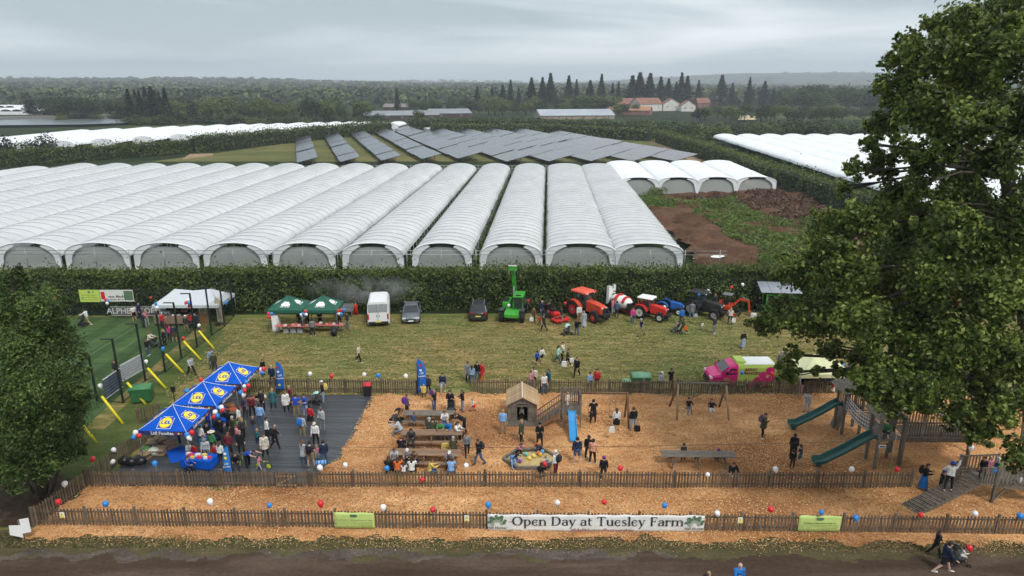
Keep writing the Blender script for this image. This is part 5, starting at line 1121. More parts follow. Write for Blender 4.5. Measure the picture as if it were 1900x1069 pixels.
# ---------------------------------------------------------------- big climbing frame at the right
cf0 = G(1640, 870); cf = thing('climbing_frame', 'large timber climbing frame with two green slides, net bridge and walkways under the oak', 'climbing frame', cf0 + Vector((0, 0, .1)), 0)
L_ = lambda px, py, z=0: G(px, py, z) - cf0
GRS = M((.012, .085, .075), .3, .1)
def cpost(px, py, h, w=.14): q = L_(px, py); return post(cf, q.x, q.y, h, w)
zA = 2.05; A = [L_(1546, 797), L_(1560, 810), L_(1592, 810), L_(1580, 795)]
for q in A: post(cf, q.x, q.y, 3.35, .15)
MB().loft([[(q.x, q.y, z) for q in A] for z in (zA - .1, zA)]).build('platform', WOOD_G, cf)
def lead(q, z): return Vector((q.x, q.y, z))
railing(cf, lead(A[0], zA), lead(A[1], zA), 1.0, 6); railing(cf, lead(A[1], zA), lead(A[2], zA), 1.0, 8); MB().loft([[(q.x, q.y, z) for q in A] for z in (.2, 1.9)]).build('panel', WOOD_R, cf) if False else None
MB().bar(lead(A[0], .05), lead(A[0].lerp(A[3], .5), 1.9), .9, .05).build('climbing_board', WOOD_G, cf)
def hip_roof(c, w, d, z, h):
    mb = MB(); n = 5
    for i in range(n):
        f0, f1 = 1 - i / n, 1 - (i + 1) / n + .03
        mb.loft([[(c.x + sx * w / 2 * f0, c.y + sy * d / 2 * f0, z + h * (1 - f0)) for sx, sy in ((-1, -1), (1, -1), (1, 1), (-1, 1))], [(c.x + sx * w / 2 * f1, c.y + sy * d / 2 * f1, z + h * (1 - f1) + .04) for sx, sy in ((-1, -1), (1, -1), (1, 1), (-1, 1))]])
    return mb.build('roof', WOOD_G, cf)
hip_roof((A[0] + A[2]) / 2, 2.1, 2.0, 3.3, .9)
def green_slide(top, foot):
    mb = MB(); d = Vector((foot.x - top.x, foot.y - top.y, 0)); Lh = d.length; d.normalize(); s = Vector((-d.y, d.x, 0)); rings = []
    prof = [(-.36, .3), (-.34, .05), (-.2, -.04), (.2, -.04), (.34, .05), (.36, .3), (.30, .3), (.27, .09), (.15, .02), (-.15, .02), (-.27, .09), (-.30, .3)]
    for f, zf in ((0, 1), (.08, .98), (.18, .88), (.36, .66), (.55, .46), (.72, .30), (.86, .2), (1, .17)):
        c = Vector((top.x, top.y, 0)) + d * Lh * f; z = top.z * zf if f < .86 else max(.32, top.z * zf * .8); rings.append([c + s * x + Vector((0, 0, z + dz)) for x, dz in prof])
    mb.loft(rings, True, True); mb.build('slide', GRS, cf); q = Vector((foot.x, foot.y, .15)) - d * .35; MB().cyl(q, .16, .3, 'z', 10).build('slide_foot', GRS, cf)
green_slide(lead(A[0].lerp(A[1], .4), zA), L_(1462, 799)); 
zB = 2.0; B = [L_(1605, 855), L_(1621, 874), L_(1665, 868), L_(1643, 853)]
for q in B: post(cf, q.x, q.y, 3.5, .15)
MB().loft([[(q.x, q.y, z) for q in B] for z in (zB - .1, zB)]).build('platform', WOOD_G, cf); hip_roof((B[0] + B[2]) / 2 + Vector((-.1, .2, 0)), 1.9, 1.9, 3.4, .8)
green_slide(lead(B[0].lerp(B[1], .55), zB), L_(1508, 869))
# net bridge
ROPE = M((.55, .55, .53), .7)
for s, e in ((A[1], B[0]), (A[2] + Vector((.3, -.2, 0)), B[3])):
    s_, e_ = lead(s, zA), lead(e, zB); f = lambda u, z: s_.lerp(e_, u) + Vector((0, 0, z - 1.1 * u * (1 - u)))
    for z in (.05, .3, .55, .8, 1.0): MB().tube([f(k / 8, z) for k in range(9)], .022, 5).build('rope', ROPE, cf)
    for k in range(12): MB().tube([f((k + .5) / 12, .05), f((k + .5) / 12, 1.0)], .014, 4).build('rope', ROPE, cf)
for k in range(14):
    u = (k + .5) / 14; p = lead(A[1], zA).lerp(lead(B[0], zB), u); q = lead(A[2] + Vector((.3, -.2, 0)), zA).lerp(lead(B[3], zB), u); dz = Vector((0, 0, -1.1 * u * (1 - u))); MB().bar(p + dz, q + dz, .16, .04).build('tread', WOOD_G, cf)
# walkway deck to the right
W0, W1, W2, W3 = L_(1668, 867), L_(1790, 868), L_(1795, 842), L_(1650, 842)
for k in range(26):
    a, b_ = W0.lerp(W1, (k + .5) / 26), W3.lerp(W2, (k + .5) / 26); MB().bar(lead(a, zB - .05), lead(b_, zB - .05), .2, .05).build('plank', WOOD_G, cf)
MB().bar(lead(W0, zB - .2), lead(W1, zB - .2), .08, .24).build('beam', WOOD_F, cf)
railing(cf, lead(W0, zB), lead(W1, zB), 1.0, 26, WOOD_F); railing(cf, lead(W3, zB), lead(W2, zB), 1.0, 26, WOOD_F); railing(cf, lead(W1, zB), lead(W2, zB), 1.0, 6, WOOD_F)
for q in (W0, W1, W2, W3): post(cf, q.x, q.y, 3.1 if q in (W0, W1) else 2.9, .15)
MB().box((W1.x - .1, W1.y, 3.15), (.35, .35, .12)).build('cap', WOOD_G, cf)
# back walkway and its roof
V0, V1, V2, V3 = L_(1648, 800), L_(1712, 800), L_(1715, 782), L_(1650, 782)
for k in range(12): MB().bar(lead(V0.lerp(V1, (k + .5) / 12), zA), lead(V3.lerp(V2, (k + .5) / 12), zA), .3, .05).build('plank', WOOD_G, cf)
railing(cf, lead(V0, zA), lead(V1, zA), 1.0, 14); railing(cf, lead(V3, zA), lead(V2, zA), 1.0, 14)
for q in (V0, V1, V2, V3): post(cf, q.x, q.y, 3.6, .15)
hip_roof((V1 + V2) / 2 + Vector((-.6, 0, 0)), 2.0, 2.0, 3.5, .9); MB().bar(lead(V1, zA), lead(L_(1765, 812), .9), .9, .05).build('climbing_board', WOOD_G, cf)
MB().add([(0, 0, 0), (.45, 0, 0), (.45, 0, .22), (0, 0, .22)], [(0, 1, 2, 3)]).build('age_sign', WHITE, cf, lead(B[1], 1.55) + Vector((.0, -.1, 0))); MB().add([(0, 0, 0), (.35, 0, 0), (.35, 0, .09), (0, 0, .09)], [(0, 1, 2, 3)]).build('sign_print', NAVY, cf, lead(B[1], 1.6) + Vector((.05, -.108, 0)))
MB().tube([L_(1652, 872, 0), L_(1652, 872, 0) + Vector((0, 0, 2.6))], .018, 5).build('climbing_rope', ROPE, cf)
# ramp and near platform
zR = 1.25; q0 = G(1690, 965); rp = thing('timber_ramp', 'ridged grey timber ramp leading up to a railed platform at the right edge', 'ramp', q0 + Vector((0, 0, .1)))
Q = lambda px, py, z=0: G(px, py, z) - q0
r0a, r0b, r1a, r1b = Q(1668, 940), Q(1700, 958), Q(1770, 905, zR), Q(1838, 900, zR); r1a = r0a + Vector((4.1, 1.2, zR)); r1b = r0b + Vector((4.1, 1.2, zR))
for k in range(16):
    u = (k + .5) / 16; MB().bar(r0a.lerp(r1a, u), r0b.lerp(r1b, u), .26, .05).build('plank', WOOD_G, rp)
    MB().bar(r0a.lerp(r1a, u) + Vector((0, 0, .045)), r0b.lerp(r1b, u) + Vector((0, 0, .045)), .05, .035).build('cleat', WOOD_G, rp)
for a, b_ in ((r0a, r1a), (r0b, r1b)): MB().bar(a + Vector((0, 0, -.1)), b_ + Vector((0, 0, -.1)), .07, .14).build('stringer', WOOD_G, rp)
pl = [r1b + Vector((-.1, -.1, 0)), r1b + Vector((3.6, -.5, 0)), r1a + Vector((3.6, .6, 0)), r1a + Vector((0, .3, 0))]
for k in range(18): MB().bar(pl[0].lerp(pl[1], (k + .5) / 18), pl[3].lerp(pl[2], (k + .5) / 18), .2, .05).build('plank', WOOD_G, rp)
railing(rp, pl[0] + Vector((.9, 0, 0)), pl[1], 1.0, 14); railing(rp, pl[3], pl[2], 1.0, 18); MB().bar(pl[0] + Vector((.8, 0, -.12)), pl[1] + Vector((0, 0, -.12)), .08, .2).build('beam', WOOD_G, rp)
railing(rp, r1a.lerp(r0a, .3) + Vector((0, .05, .0)), r1a + Vector((0, .05, 0)), 1.0, 7); railing(rp, r1b.lerp(r0b, .02) , pl[0] + Vector((.9, 0, 0)), 1.0, 6)
for q in (pl[0] + Vector((.9, 0, 0)), pl[1], pl[2], pl[3]): post(rp, q.x, q.y, zR + 1.1, .14)
MB().bar(pl[0] + Vector((.9, 0, -1.1)), pl[0] + Vector((1.6, 0, -.2)), .08).build('brace', WOOD_G, rp)
# ---------------------------------------------------------------- stall furniture
def table(label, q, L, d, h, mat, rz=0, skirt=None, group=None, legs=True):
    root = thing('stall_table', label, 'table', G(*q) + Vector((0, 0, .02)), rz, group); MB().box((0, 0, h), (L, d, .04)).build('top', mat, root)
    if skirt is not None:
        for s in (-1, 1): MB().box((0, s * (d / 2 + .01), h * .62), (L + .02, .015, h * .72)).build('skirt', skirt, root); MB().box((s * (L / 2 + .01), 0, h * .62), (.015, d, h * .72)).build('skirt', skirt, root)
    for sx in (-1, 1):
        for sy in (-1, 1): MB().tube([(sx * (L / 2 - .1), sy * (d / 2 - .08), 0), (sx * (L / 2 - .1), sy * (d / 2 - .08), h - .02)], .02, 5).build('leg', GREYM, root)
    return root
GING = M((.45, .14, .14), .7, .35, 14)
def clutter(q, L, d, z, n, kinds, lab, group):
    g0 = G(*q)
    for k in range(n):
        c = kinds[k % len(kinds)]; w = .14 + .1 * rnd.random(); root = thing('produce_box', '%s %s' % (c[1], lab), 'box', g0 + Vector(((k + .5) / n * L - L / 2, rnd.uniform(-d, d) / 2.6, z)), rnd.uniform(-.3, .3), group)
        MB().box((0, 0, .06), (w * 1.5, w, .12)).build('carton', M(c[0], .6), root); MB().box((0, 0, .135), (w * 1.2, w * .75, .03)).build('contents', M(c[2] if len(c) > 2 else c[0], .6), root)
PK = (((.5, .3, .18), 'brown carton'), ((.6, .1, .1), 'red punnet'), ((.65, .62, .58), 'white tub'), ((.25, .06, .05), 'dark red sauce box'))
table('left red checked trestle table under the green gazebos', (545, 618), 3.3, .75, .75, GING, 0, None, 'checked tables'); table('right red checked trestle table under the green gazebos', (608, 616), 3.3, .75, .75, GING, 0, None, 'checked tables')
clutter((545, 618), 3.0, .7, .79, 9, PK, 'on the left red checked table', 'goods on the left checked table'); clutter((608, 616), 3.0, .7, .79, 9, PK, 'on the right red checked table', 'goods on the right checked table')
g = thing('fridge', 'tall white fridge standing at the left leg of the green gazebos', 'fridge', G(514, 613)); MB().box((0, 0, .85), (.65, .65, 1.7)).build('cabinet', WHITE, g, bevel=.02); MB().box((0, -.34, .9), (.6, .03, 1.5)).build('door', WHITE, g); MB().box((.24, -.37, 1.0), (.03, .03, .5)).build('handle', GREYM, g)
for k, x in enumerate((532, 545, 558)):
    g = thing('cool_box', 'grey cool box under the left checked table, %s from the fridge' % ORD[k], 'box', G(x, 617)); MB().box((0, 0, .2), (.5, .4, .4)).build('body', M((.3, .31, .33), .6), g); MB().box((0, 0, .42), (.54, .44, .06)).build('lid', M((.4, .41, .43), .6), g)
g = thing('barbecue', 'long steel barbecue grill smoking behind the green gazebos', 'barbecue', G(640, 588)); MB().box((0, 0, .8), (1.8, .7, .25)).build('tray', GREYM, g)
for sx in (-1, 1):
    for sy in (-1, 1): MB().box((sx * .8, sy * .28, .35), (.05, .05, .7)).build('leg', GREYM, g)
for k in range(9): MB().box((-.8 + k * .2, 0, .94), (.03, .66, .02)).build('grill_bar', BLACK, g)
MB().box((0, .3, 1.15), (1.8, .04, .4)).build('hood', GREYM, g)
for k, x in enumerate((655, 661)):
    g = thing('gas_cylinder', ('left', 'right')[k] + ' one of two tall red gas cylinders beside the barbecue', 'gas cylinder', G(x, 584), 0, 'gas cylinders'); MB().tube([(0, 0, 0), (0, 0, 1.0), (0, 0, 1.12), (0, 0, 1.2)], [.19, .19, .14, .06], 12).build('body', RED, g); MB().cyl((0, 0, 1.24), .05, .12, 'z', 8).build('valve', GREYM, g)
table('long coffee counter with brown front under the grey gazebo', (330, 603), 4.2, .8, .95, M((.2, .14, .1), .7), 0, M((.22, .15, .1), .8))
clutter((330, 603), 3.8, .6, .97, 8, (((.4, .4, .42), 'steel coffee jug'), ((.03, .03, .03), 'black grinder'), ((.35, .24, .15), 'brown cake box'), ((.65, .64, .6), 'stack of white cups')), 'on the coffee counter', 'goods on the coffee counter')
g = thing('espresso_machine', 'chrome espresso machine on the coffee counter', 'coffee machine', G(312, 603) + Vector((0, .1, .98))); MB().box((0, 0, .25), (.8, .5, .45)).build('body', GREYM, g); MB().box((0, -.27, .15), (.7, .1, .06)).build('drip_tray', BLACK, g)
for x in (-.2, .2): MB().cyl((x, -.28, .32), .05, .12, 'z', 8).build('group_head', BLACK, g)
g = thing('menu_stand', 'brown upright menu stand beside the coffee counter', 'stand', G(381, 600)); MB().box((0, 0, .85), (1.0, .35, 1.7)).build('cabinet', M((.22, .12, .05), .7), g); MB().box((0, -.19, 1.35), (.7, .02, .6)).build('menu_board', M((.35, .3, .18), .7), g)
for i in range(4): MB().box((0, -.21, 1.55 - i * .13), (.5, .01, .05)).build('text_line', INK, g)
table('blue clothed activity table with leaflets by the inner fence', (372, 868), 2.0, .9, .74, BLUE_T, R(-8), BLUE_T)
clutter((372, 868), 1.7, .8, .78, 8, (((.7, .68, .65), 'white leaflet tray'), ((.6, .05, .1), 'red craft tub'), ((.75, .55, .1), 'yellow craft box')), 'on the blue activity table', 'goods on the activity table')
for k, (q, w) in enumerate((((296, 846), .75), ((285, 832), .7), ((300, 826), .65), ((318, 834), .6), ((272, 853), .65))):
    g = thing('cardboard_box', ('flattened open', 'tall', 'small', 'low wide', 'dented')[k] + ' cardboard box stacked under the nearest blue gazebo', 'box', G(*q) + Vector((0, 0, .12)), .3 * k); MB().box((0, 0, .18), (w, .45, .36)).build('carton', M((.28, .19, .12), .85, .2), g)
    for s in (-1, 1): MB().bar((0, s * .225, .36), (0, s * .4, .42), w, .02).build('flap', M((.32, .22, .14), .85), g)
for k, (q, c, lab) in enumerate((((272, 845), (.08, .2, .06), 'green shopping bag full of packets beside the boxes'), ((287, 847), (.5, .55, .48), 'white and green shopping bag in front of the boxes'), ((245, 866), (.012, .012, .014), 'black bin bag slumped in the deck corner, left one'), ((262, 864), (.014, .014, .016), 'black bin bag slumped in the deck corner, right one'), ((232, 864), (.012, .012, .013), 'black bin bag against the left fence'))):
    g = G(*q); mb = MB(); mb.ell((0, 0, .26), (.38, .32, .28), 10, 7); mb.v = [(x * (1 + .2 * mnoise.noise((x * 4, y * 4, z * 4 + k))), y * (1 + .2 * mnoise.noise((x * 4 + 9, y * 4, z * 4))), max(0, z)) for x, y, z in mb.v]
    root = thing('bag', lab, 'bag', g + Vector((0, 0, .11))); mb.build('sack', M(c, .35), root); MB().tube([(-.08, 0, .48), (0, 0, .64), (.08, 0, .48)], .03, 5).build('neck', M(c, .35), root)
tag(MB().box((0, 0, 0), (2.0, 1.1, .02)).build('blue_mat', BLUE_T, None, G(330, 846) + Vector((0, 0, .125)), R(-55)), 'flat blue mat lying on the deck below the nearest gazebo', 'mat')
for k, (q, lab) in enumerate((((437, 779), 'tilted produce crate of red fruit beside the middle gazebo'), ((425, 772), 'tilted produce crate of peppers beside the middle gazebo'), ((446, 806), 'produce crate of greens in the crowd beside the middle gazebo'), ((470, 744), 'low brown crate on the deck by the back fence'), ((484, 742), 'brown crate with a white bag on the deck by the back fence'))):
    g = thing('crate', lab, 'crate', G(*q) + Vector((0, 0, .12 if k > 2 else .75)), R(25)); o = MB().box((0, 0, 0), (.9, .6, .22)).build('tray', M((.22, .14, .09), .8), g); MB().box((0, 0, .1), (.8, .5, .1)).build('fruit', M(((.45, .08, .04), (.5, .2, .05), (.1, .16, .05), (.35, .1, .06), (.6, .58, .5))[k], .6, .5, 16), g)
    if k < 3:
        for sx in (-.35, .35): MB().box((sx, 0, -.37), (.06, .4, .72)).build('leg', WOOD_G, g)
table('blue clothed serving table under the middle blue gazebo', (398, 812), 2.6, .8, .8, BLUE_T, rz_b + R(90), BLUE_T)
g = thing('stall_counter', 'dark navy counter under the cream gazebo', 'counter', G(1517, 712)); MB().box((0, 0, .5), (2.3, .7, 1.0)).build('front', NAVY, g); MB().box((0, 0, 1.03), (2.5, .85, .05)).build('top', NAVY, g); MB().box((1.5, -.05, 1.05), (.45, .03, .6)).build('price_board', WHITE, g)
g = thing('notice_stand', 'small black notice on a stake behind the blue gazebos', 'sign', G(325, 748)); MB().box((0, 0, .6), (.05, .05, 1.2)).build('stake', BLACK, g); MB().box((0, -.03, 1.15), (.35, .02, .45)).build('board', BLACK, g)
# ================================================================ THE TWO NEAR TREES
def near_tree(name, label, Y0, base, trunk, blobs, n, leaf, mat, sub, tight, aspect, up, limb_from, trunk_r, extra=()):
    root = thing(name, label, 'tree', base); o0 = Vector(base); B = []; SAT = []
    k = (Y0 * cp + CAMH * .3) / FPX
    for px, py, rp, dy in blobs:
        c = at_y(px, py, Y0 + dy); r = rp * (c.y * cp + (CAMH - c.z) * sp_) / FPX; B.append((tuple(c - o0), (r * .86, r * .86, r * .74)))
        for q in range(5):
            d = Vector((rnd.gauss(0, 1), rnd.gauss(0, .8), rnd.gauss(0, .8))).normalized() * r * rnd.uniform(.85, 1.2); s_ = r * rnd.uniform(.16, .34); SAT.append((tuple(c - o0 + d), (s_, s_, s_ * .8)))
    P, O = blob_points(B + SAT, n, sub, tight); ok = P[:, 2] > .5; P, O = P[ok], O[ok]
    V, F = leaves(P, leaf, up, O * .6, aspect); link('crown', mesh_np('crown', V, F), root, mat)
    tp = [at_y(px, py, Y0 + dy) - o0 for px, py, dy in trunk]; tp[0].z = -.1
    tr = MB(); tr.tube(tp, [trunk_r * f for f in np.linspace(1, .25, len(tp))], 12)
    for e in extra: tr.tube([at_y(a, b_, Y0 + c) - o0 for a, b_, c in e], [trunk_r * .55, trunk_r * .4, trunk_r * .2][:len(e)], 8)
    t_ = tr.build('trunk', MAT_BARK, root)
    for c, r in B:                                   # limbs reaching into every leaf mass
        c = Vector(c); s = min(tp[limb_from:], key=lambda p: (p - c).length + max(0, p.z - c.z) * 1.5); mid = s.lerp(c, .5) + Vector((rnd.uniform(-.4, .4), rnd.uniform(-.4, .4), .5)); e = c + Vector((rnd.uniform(-1, 1), rnd.uniform(-1, 1), rnd.uniform(-.2, .6))) * r[0] * .6
        L = (c - s).length; MB().tube([s, s.lerp(mid, .5) + Vector((0, 0, .1)), mid, c, e], [min(.2, .03 + L * .014), min(.14, .03 + L * .01), min(.09, .02 + L * .007), .035, .012], 6).build('limb', MAT_BARK, root)
        for q in range(3):
            d = Vector((rnd.gauss(0, 1), rnd.gauss(0, 1), rnd.gauss(.2, .7))).normalized(); MB().tube([mid.lerp(c, .6), c + d * r[0] * .5, c + d * r[0] * 1.02], [.05, .03, .01], 4).build('branch', MAT_BARK, root)
    return root
OAK_LEAF = leaf_mat('oak_leaf', [(.025, .045, .010), (.065, .10, .02), (.12, .165, .034), (.19, .235, .052), (.29, .33, .10)], .35, .4, .45, (.6, 1.45))
OB = [(1790, 60, 62, 0), (1860, 30, 55, 2), (1722, 105, 52, -1), (1885, 105, 62, -3), (1800, 140, 62, 3), (1664, 165, 44, 0), (1722, 205, 55, -2), (1640, 228, 32, 1), (1800, 225, 55, -4), (1880, 215, 50, 4), (1950, 60, 70, 0), (1960, 200, 80, -2), (1690, 75, 26, 1), (1650, 110, 20, 0),
      (1618, 268, 22, 0), (1680, 280, 30, 3), (1750, 270, 38, -3), (1852, 295, 52, -4), (1588, 318, 22, 0), (1575, 350, 18, 1), (1645, 322, 17, 2), (1702, 345, 28, -2), (1785, 350, 42, 0), (1900, 390, 40, -5), (1960, 350, 70, 0),
      (1545, 425, 44, 0), (1605, 405, 48, -2), (1680, 415, 55, 2), (1765, 430, 56, -4), (1855, 450, 62, -4), (1482, 500, 42, 0), (1560, 500, 60, -3), (1650, 500, 62, 1), (1742, 520, 66, -4), (1842, 540, 72, -5), (1950, 520, 80, -3),
      (1425, 602, 28, 0), (1452, 575, 30, 1), (1502, 590, 52, -2), (1592, 590, 60, -4), (1682, 612, 62, -3), (1780, 630, 68, -5), (1875, 655, 58, -4), (1462, 690, 24, 0), (1470, 660, 18, 0), (1540, 648, 24, -1), (1520, 690, 12, -1), (1602, 665, 30, -3), (1690, 690, 46, -4), (1650, 730, 22, -3), (1755, 712, 46, -5), (1855, 745, 54, -6), (1890, 840, 34, -6), (1815, 700, 50, 0), (1950, 700, 80, -3), (1630, 300, 28, 1), (1720, 305, 34, -2), (1660, 360, 34, 0), (1740, 375, 36, -1), (1810, 300, 38, 1), (1820, 390, 50, 2), (1615, 725, 26, -4), (1660, 755, 20, -4), (1710, 745, 34, -5), (1560, 690, 18, -3), (1780, 765, 34, -6), (1820, 800, 30, -6), (1640, 690, 36, -5), (1652, 738, 40, -6), (1600, 705, 26, -5), (1690, 720, 40, -6), (1700, 560, 60, 3), (1600, 550, 50, 3), (1780, 480, 60, 4)]
near_tree('oak_tree', 'huge leafy oak overhanging the climbing frame at the right edge', 35, G(1925, 905), [(1925, 905, 0), (1915, 700, 0), (1900, 520, 0), (1888, 420, 0), (1868, 330, 0), (1856, 220, 0), (1850, 120, 0), (1856, 40, 0)], OB, 190000, .23, OAK_LEAF, 30, .19, .62, .35, 1, .55)
BR_LEAF = leaf_mat('evergreen_leaf', [(.02, .042, .012), (.045, .085, .02), (.09, .14, .034), (.15, .20, .055)], .28, .5, .5, (.6, 1.5))
LB_ = [(22, 540, 30, 0), (32, 512, 15, 0), (34, 496, 8, 0), (8, 518, 12, 1), (78, 580, 46, -1), (25, 600, 55, 1), (40, 650, 60, -2), (112, 640, 42, 0), (62, 715, 66, -3), (130, 700, 36, 0), (138, 745, 34, 1), (40, 790, 66, -3), (110, 790, 48, -1), (125, 835, 30, 0), (-30, 620, 70, 0), (-40, 760, 80, -1), (72, 850, 44, -2), (8, 860, 52, -3), (-50, 860, 60, -2), (-10, 545, 45, 2), (100, 600, 26, 1), (60, 620, 50, 3), (70, 780, 60, 3)]
near_tree('evergreen_tree', 'dense dark green evergreen tree at the left edge, several pale stems', 34.5, G(78, 915), [(78, 915, 0), (60, 860, 0), (50, 760, 0), (45, 650, 0), (32, 540, 0)], LB_, 120000, .17, BR_LEAF, 30, .2, .42, .7, 1, .2, (((95, 912, 0), (110, 870, 0), (125, 830, 0)), ((85, 915, 0), (92, 870, 0), (90, 800, 0)), ((65, 915, 0), (30, 870, 0), (10, 820, 0))))
# ================================================================ VEHICLES
GLASS = M((.022, .028, .033), .12, .1, 1, 0, .7); TYRE = M((.014, .014, .015), .85); RIMS = M((.42, .42, .43), .35, .1, 3, .7); PLY = M((.7, .58, .05), .5); LAMPR = M((.4, .01, .01), .3); LAMPW = M((.7, .7, .68), .2)
def wheel(parent, c, r, w, rim=None, axis='x', lugs=0, rr=.6):
    t_ = MB(); ax = {'x': (1, 0, 0), 'y': (0, 1, 0)}[axis]; c = Vector(c); a = Vector(ax); n = 20
    prof = [(rr, -.5), (.92, -.5), (1, -.34), (1, .34), (.92, .5), (rr, .5)]
    u = Vector((0, 0, 1)); v = a.cross(u); rings = [[c + (u * math.cos(2 * math.pi * k / n) + v * math.sin(2 * math.pi * k / n)) * (r * p) + a * (w * q) for p, q in prof] for k in range(n)]
    rings.append(rings[0]); t_.loft(rings, False, False)
    for k in range(lugs):
        d = u * math.cos(2 * math.pi * k / lugs) + v * math.sin(2 * math.pi * k / lugs); t_.box(c + d * r + a * (w * (.22 if k % 2 else -.22)), (w * .45, .09, .07) if axis == 'x' else (.09, w * .45, .07))
    root = t_.build('wheel', TYRE, parent); MB().cyl(c, r * rr * 1.02, w * .8, axis, 16).build('rim', rim or RIMS, root); MB().cyl(c, r * .17, w * .95, axis, 8).build('hub', GREYM, root); return root
def rr_(hw, z0, z1, y, b=.14):
    return [(-hw * .93, y, z0), (hw * .93, y, z0), (hw, y, z0 + b), (hw, y, z1 - b), (hw * .9, y, z1), (-hw * .9, y, z1), (-hw, y, z1 - b), (-hw, y, z0 + b)]
def car(name, label, q, rz, paint, L, W, H, belt, plate, cat='car', suv=False, rear=False):
    root = thing(name, label, cat, G(*q) + Vector((0, 0, .02)), rz); hw = W / 2; f = -L / 2     # nose towards -y
    st = [(f, .34, .62, hw * .72), (f + .12, .24, .74, hw * .9), (f + .6, .22, belt - .12, hw), (f + 1.25, .2, belt, hw), (L / 2 - .9, .2, belt + .05, hw), (L / 2 - .2, .24, belt + .04, hw * .95), (L / 2, .36, belt - .12, hw * .86)]
    MB().loft([rr_(w, a, b_, y) for y, a, b_, w in st], True, True).build('body', paint, root)
    g0, g1 = f + 1.15, L / 2 - (.15 if suv else .55); r0, r1 = f + 1.95, L / 2 - (.55 if suv else 1.2)
    ring = lambda y0, y1, w, z: [(-w, y0, z), (w, y0, z), (w, (y0 + y1) / 2, z), (w, y1, z), (-w, y1, z), (-w, (y0 + y1) / 2, z)]
    MB().loft([ring(g0, g1, hw * .9, belt - .04), ring(r0, r1, hw * .72, H - .06)]).build('windows', GLASS, root)
    MB().loft([ring(r0 - .04, r1 + .05, hw * .74, H - .09), ring(r0 + .1, r1 - .1, hw * .66, H)]).build('roof', paint, root)
    for sx in (-1, 1):
        MB().bar((sx * hw * .88, g0, belt), (sx * hw * .73, r0, H - .06), .06).build('pillar', paint, root); MB().bar((sx * hw * .88, g1, belt), (sx * hw * .73, r1, H - .06), .1).build('pillar', paint, root); MB().bar((sx * hw * .91, .1, belt), (sx * hw * .735, .15, H - .06), .07).build('pillar', BLACK, root)
        MB().box((sx * (hw + .1), g0 + .25, belt + .1), (.2, .1, .14)).build('mirror', paint, root)
        MB().box((sx * hw * .72, f + .1, .66), (.36, .14, .13)).build('headlight', LAMPW, root); MB().box((sx * hw * .74, L / 2 - .06, belt - .12), (.34, .12, .2)).build('tail_light', LAMPR, root)
        if suv: MB().box((sx * hw * .6, (r0 + r1) / 2, H + .04), (.05, r1 - r0, .05)).build('roof_rail', GREYM, root)
        for y in (f + .85, L / 2 - .85): wheel(root, (sx * (hw - .1), y, .33), .33, .22)
    MB().box((0, f + .03, .5), (hw * 1.1, .1, .16)).build('grille', BLACK, root); MB().box((0, f - .03, .42), (.52, .03, .12)).build('number_plate', WHITE, root); MB().box((0, L / 2 + .01, .62), (.52, .04, .12)).build('number_plate', PLY, root)
    MB().box((0, L / 2 - .02, .36), (hw * 1.6, .1, .2)).build('bumper', BLACK, root)
    return root
car('parked_car', 'silver grey hatchback facing the camera, parked right of the white van', (764, 590), R(6), M((.16, .18, .20), .3, .05, 2, .3), 4.4, 1.82, 1.5, .9, 0)
car('parked_car', 'dark grey sport utility car seen from behind, left of the green telehandler', (889, 585), R(180), M((.05, .052, .055), .35, .05, 2, .3), 4.5, 1.88, 1.66, 1.0, 0, 'car', True)
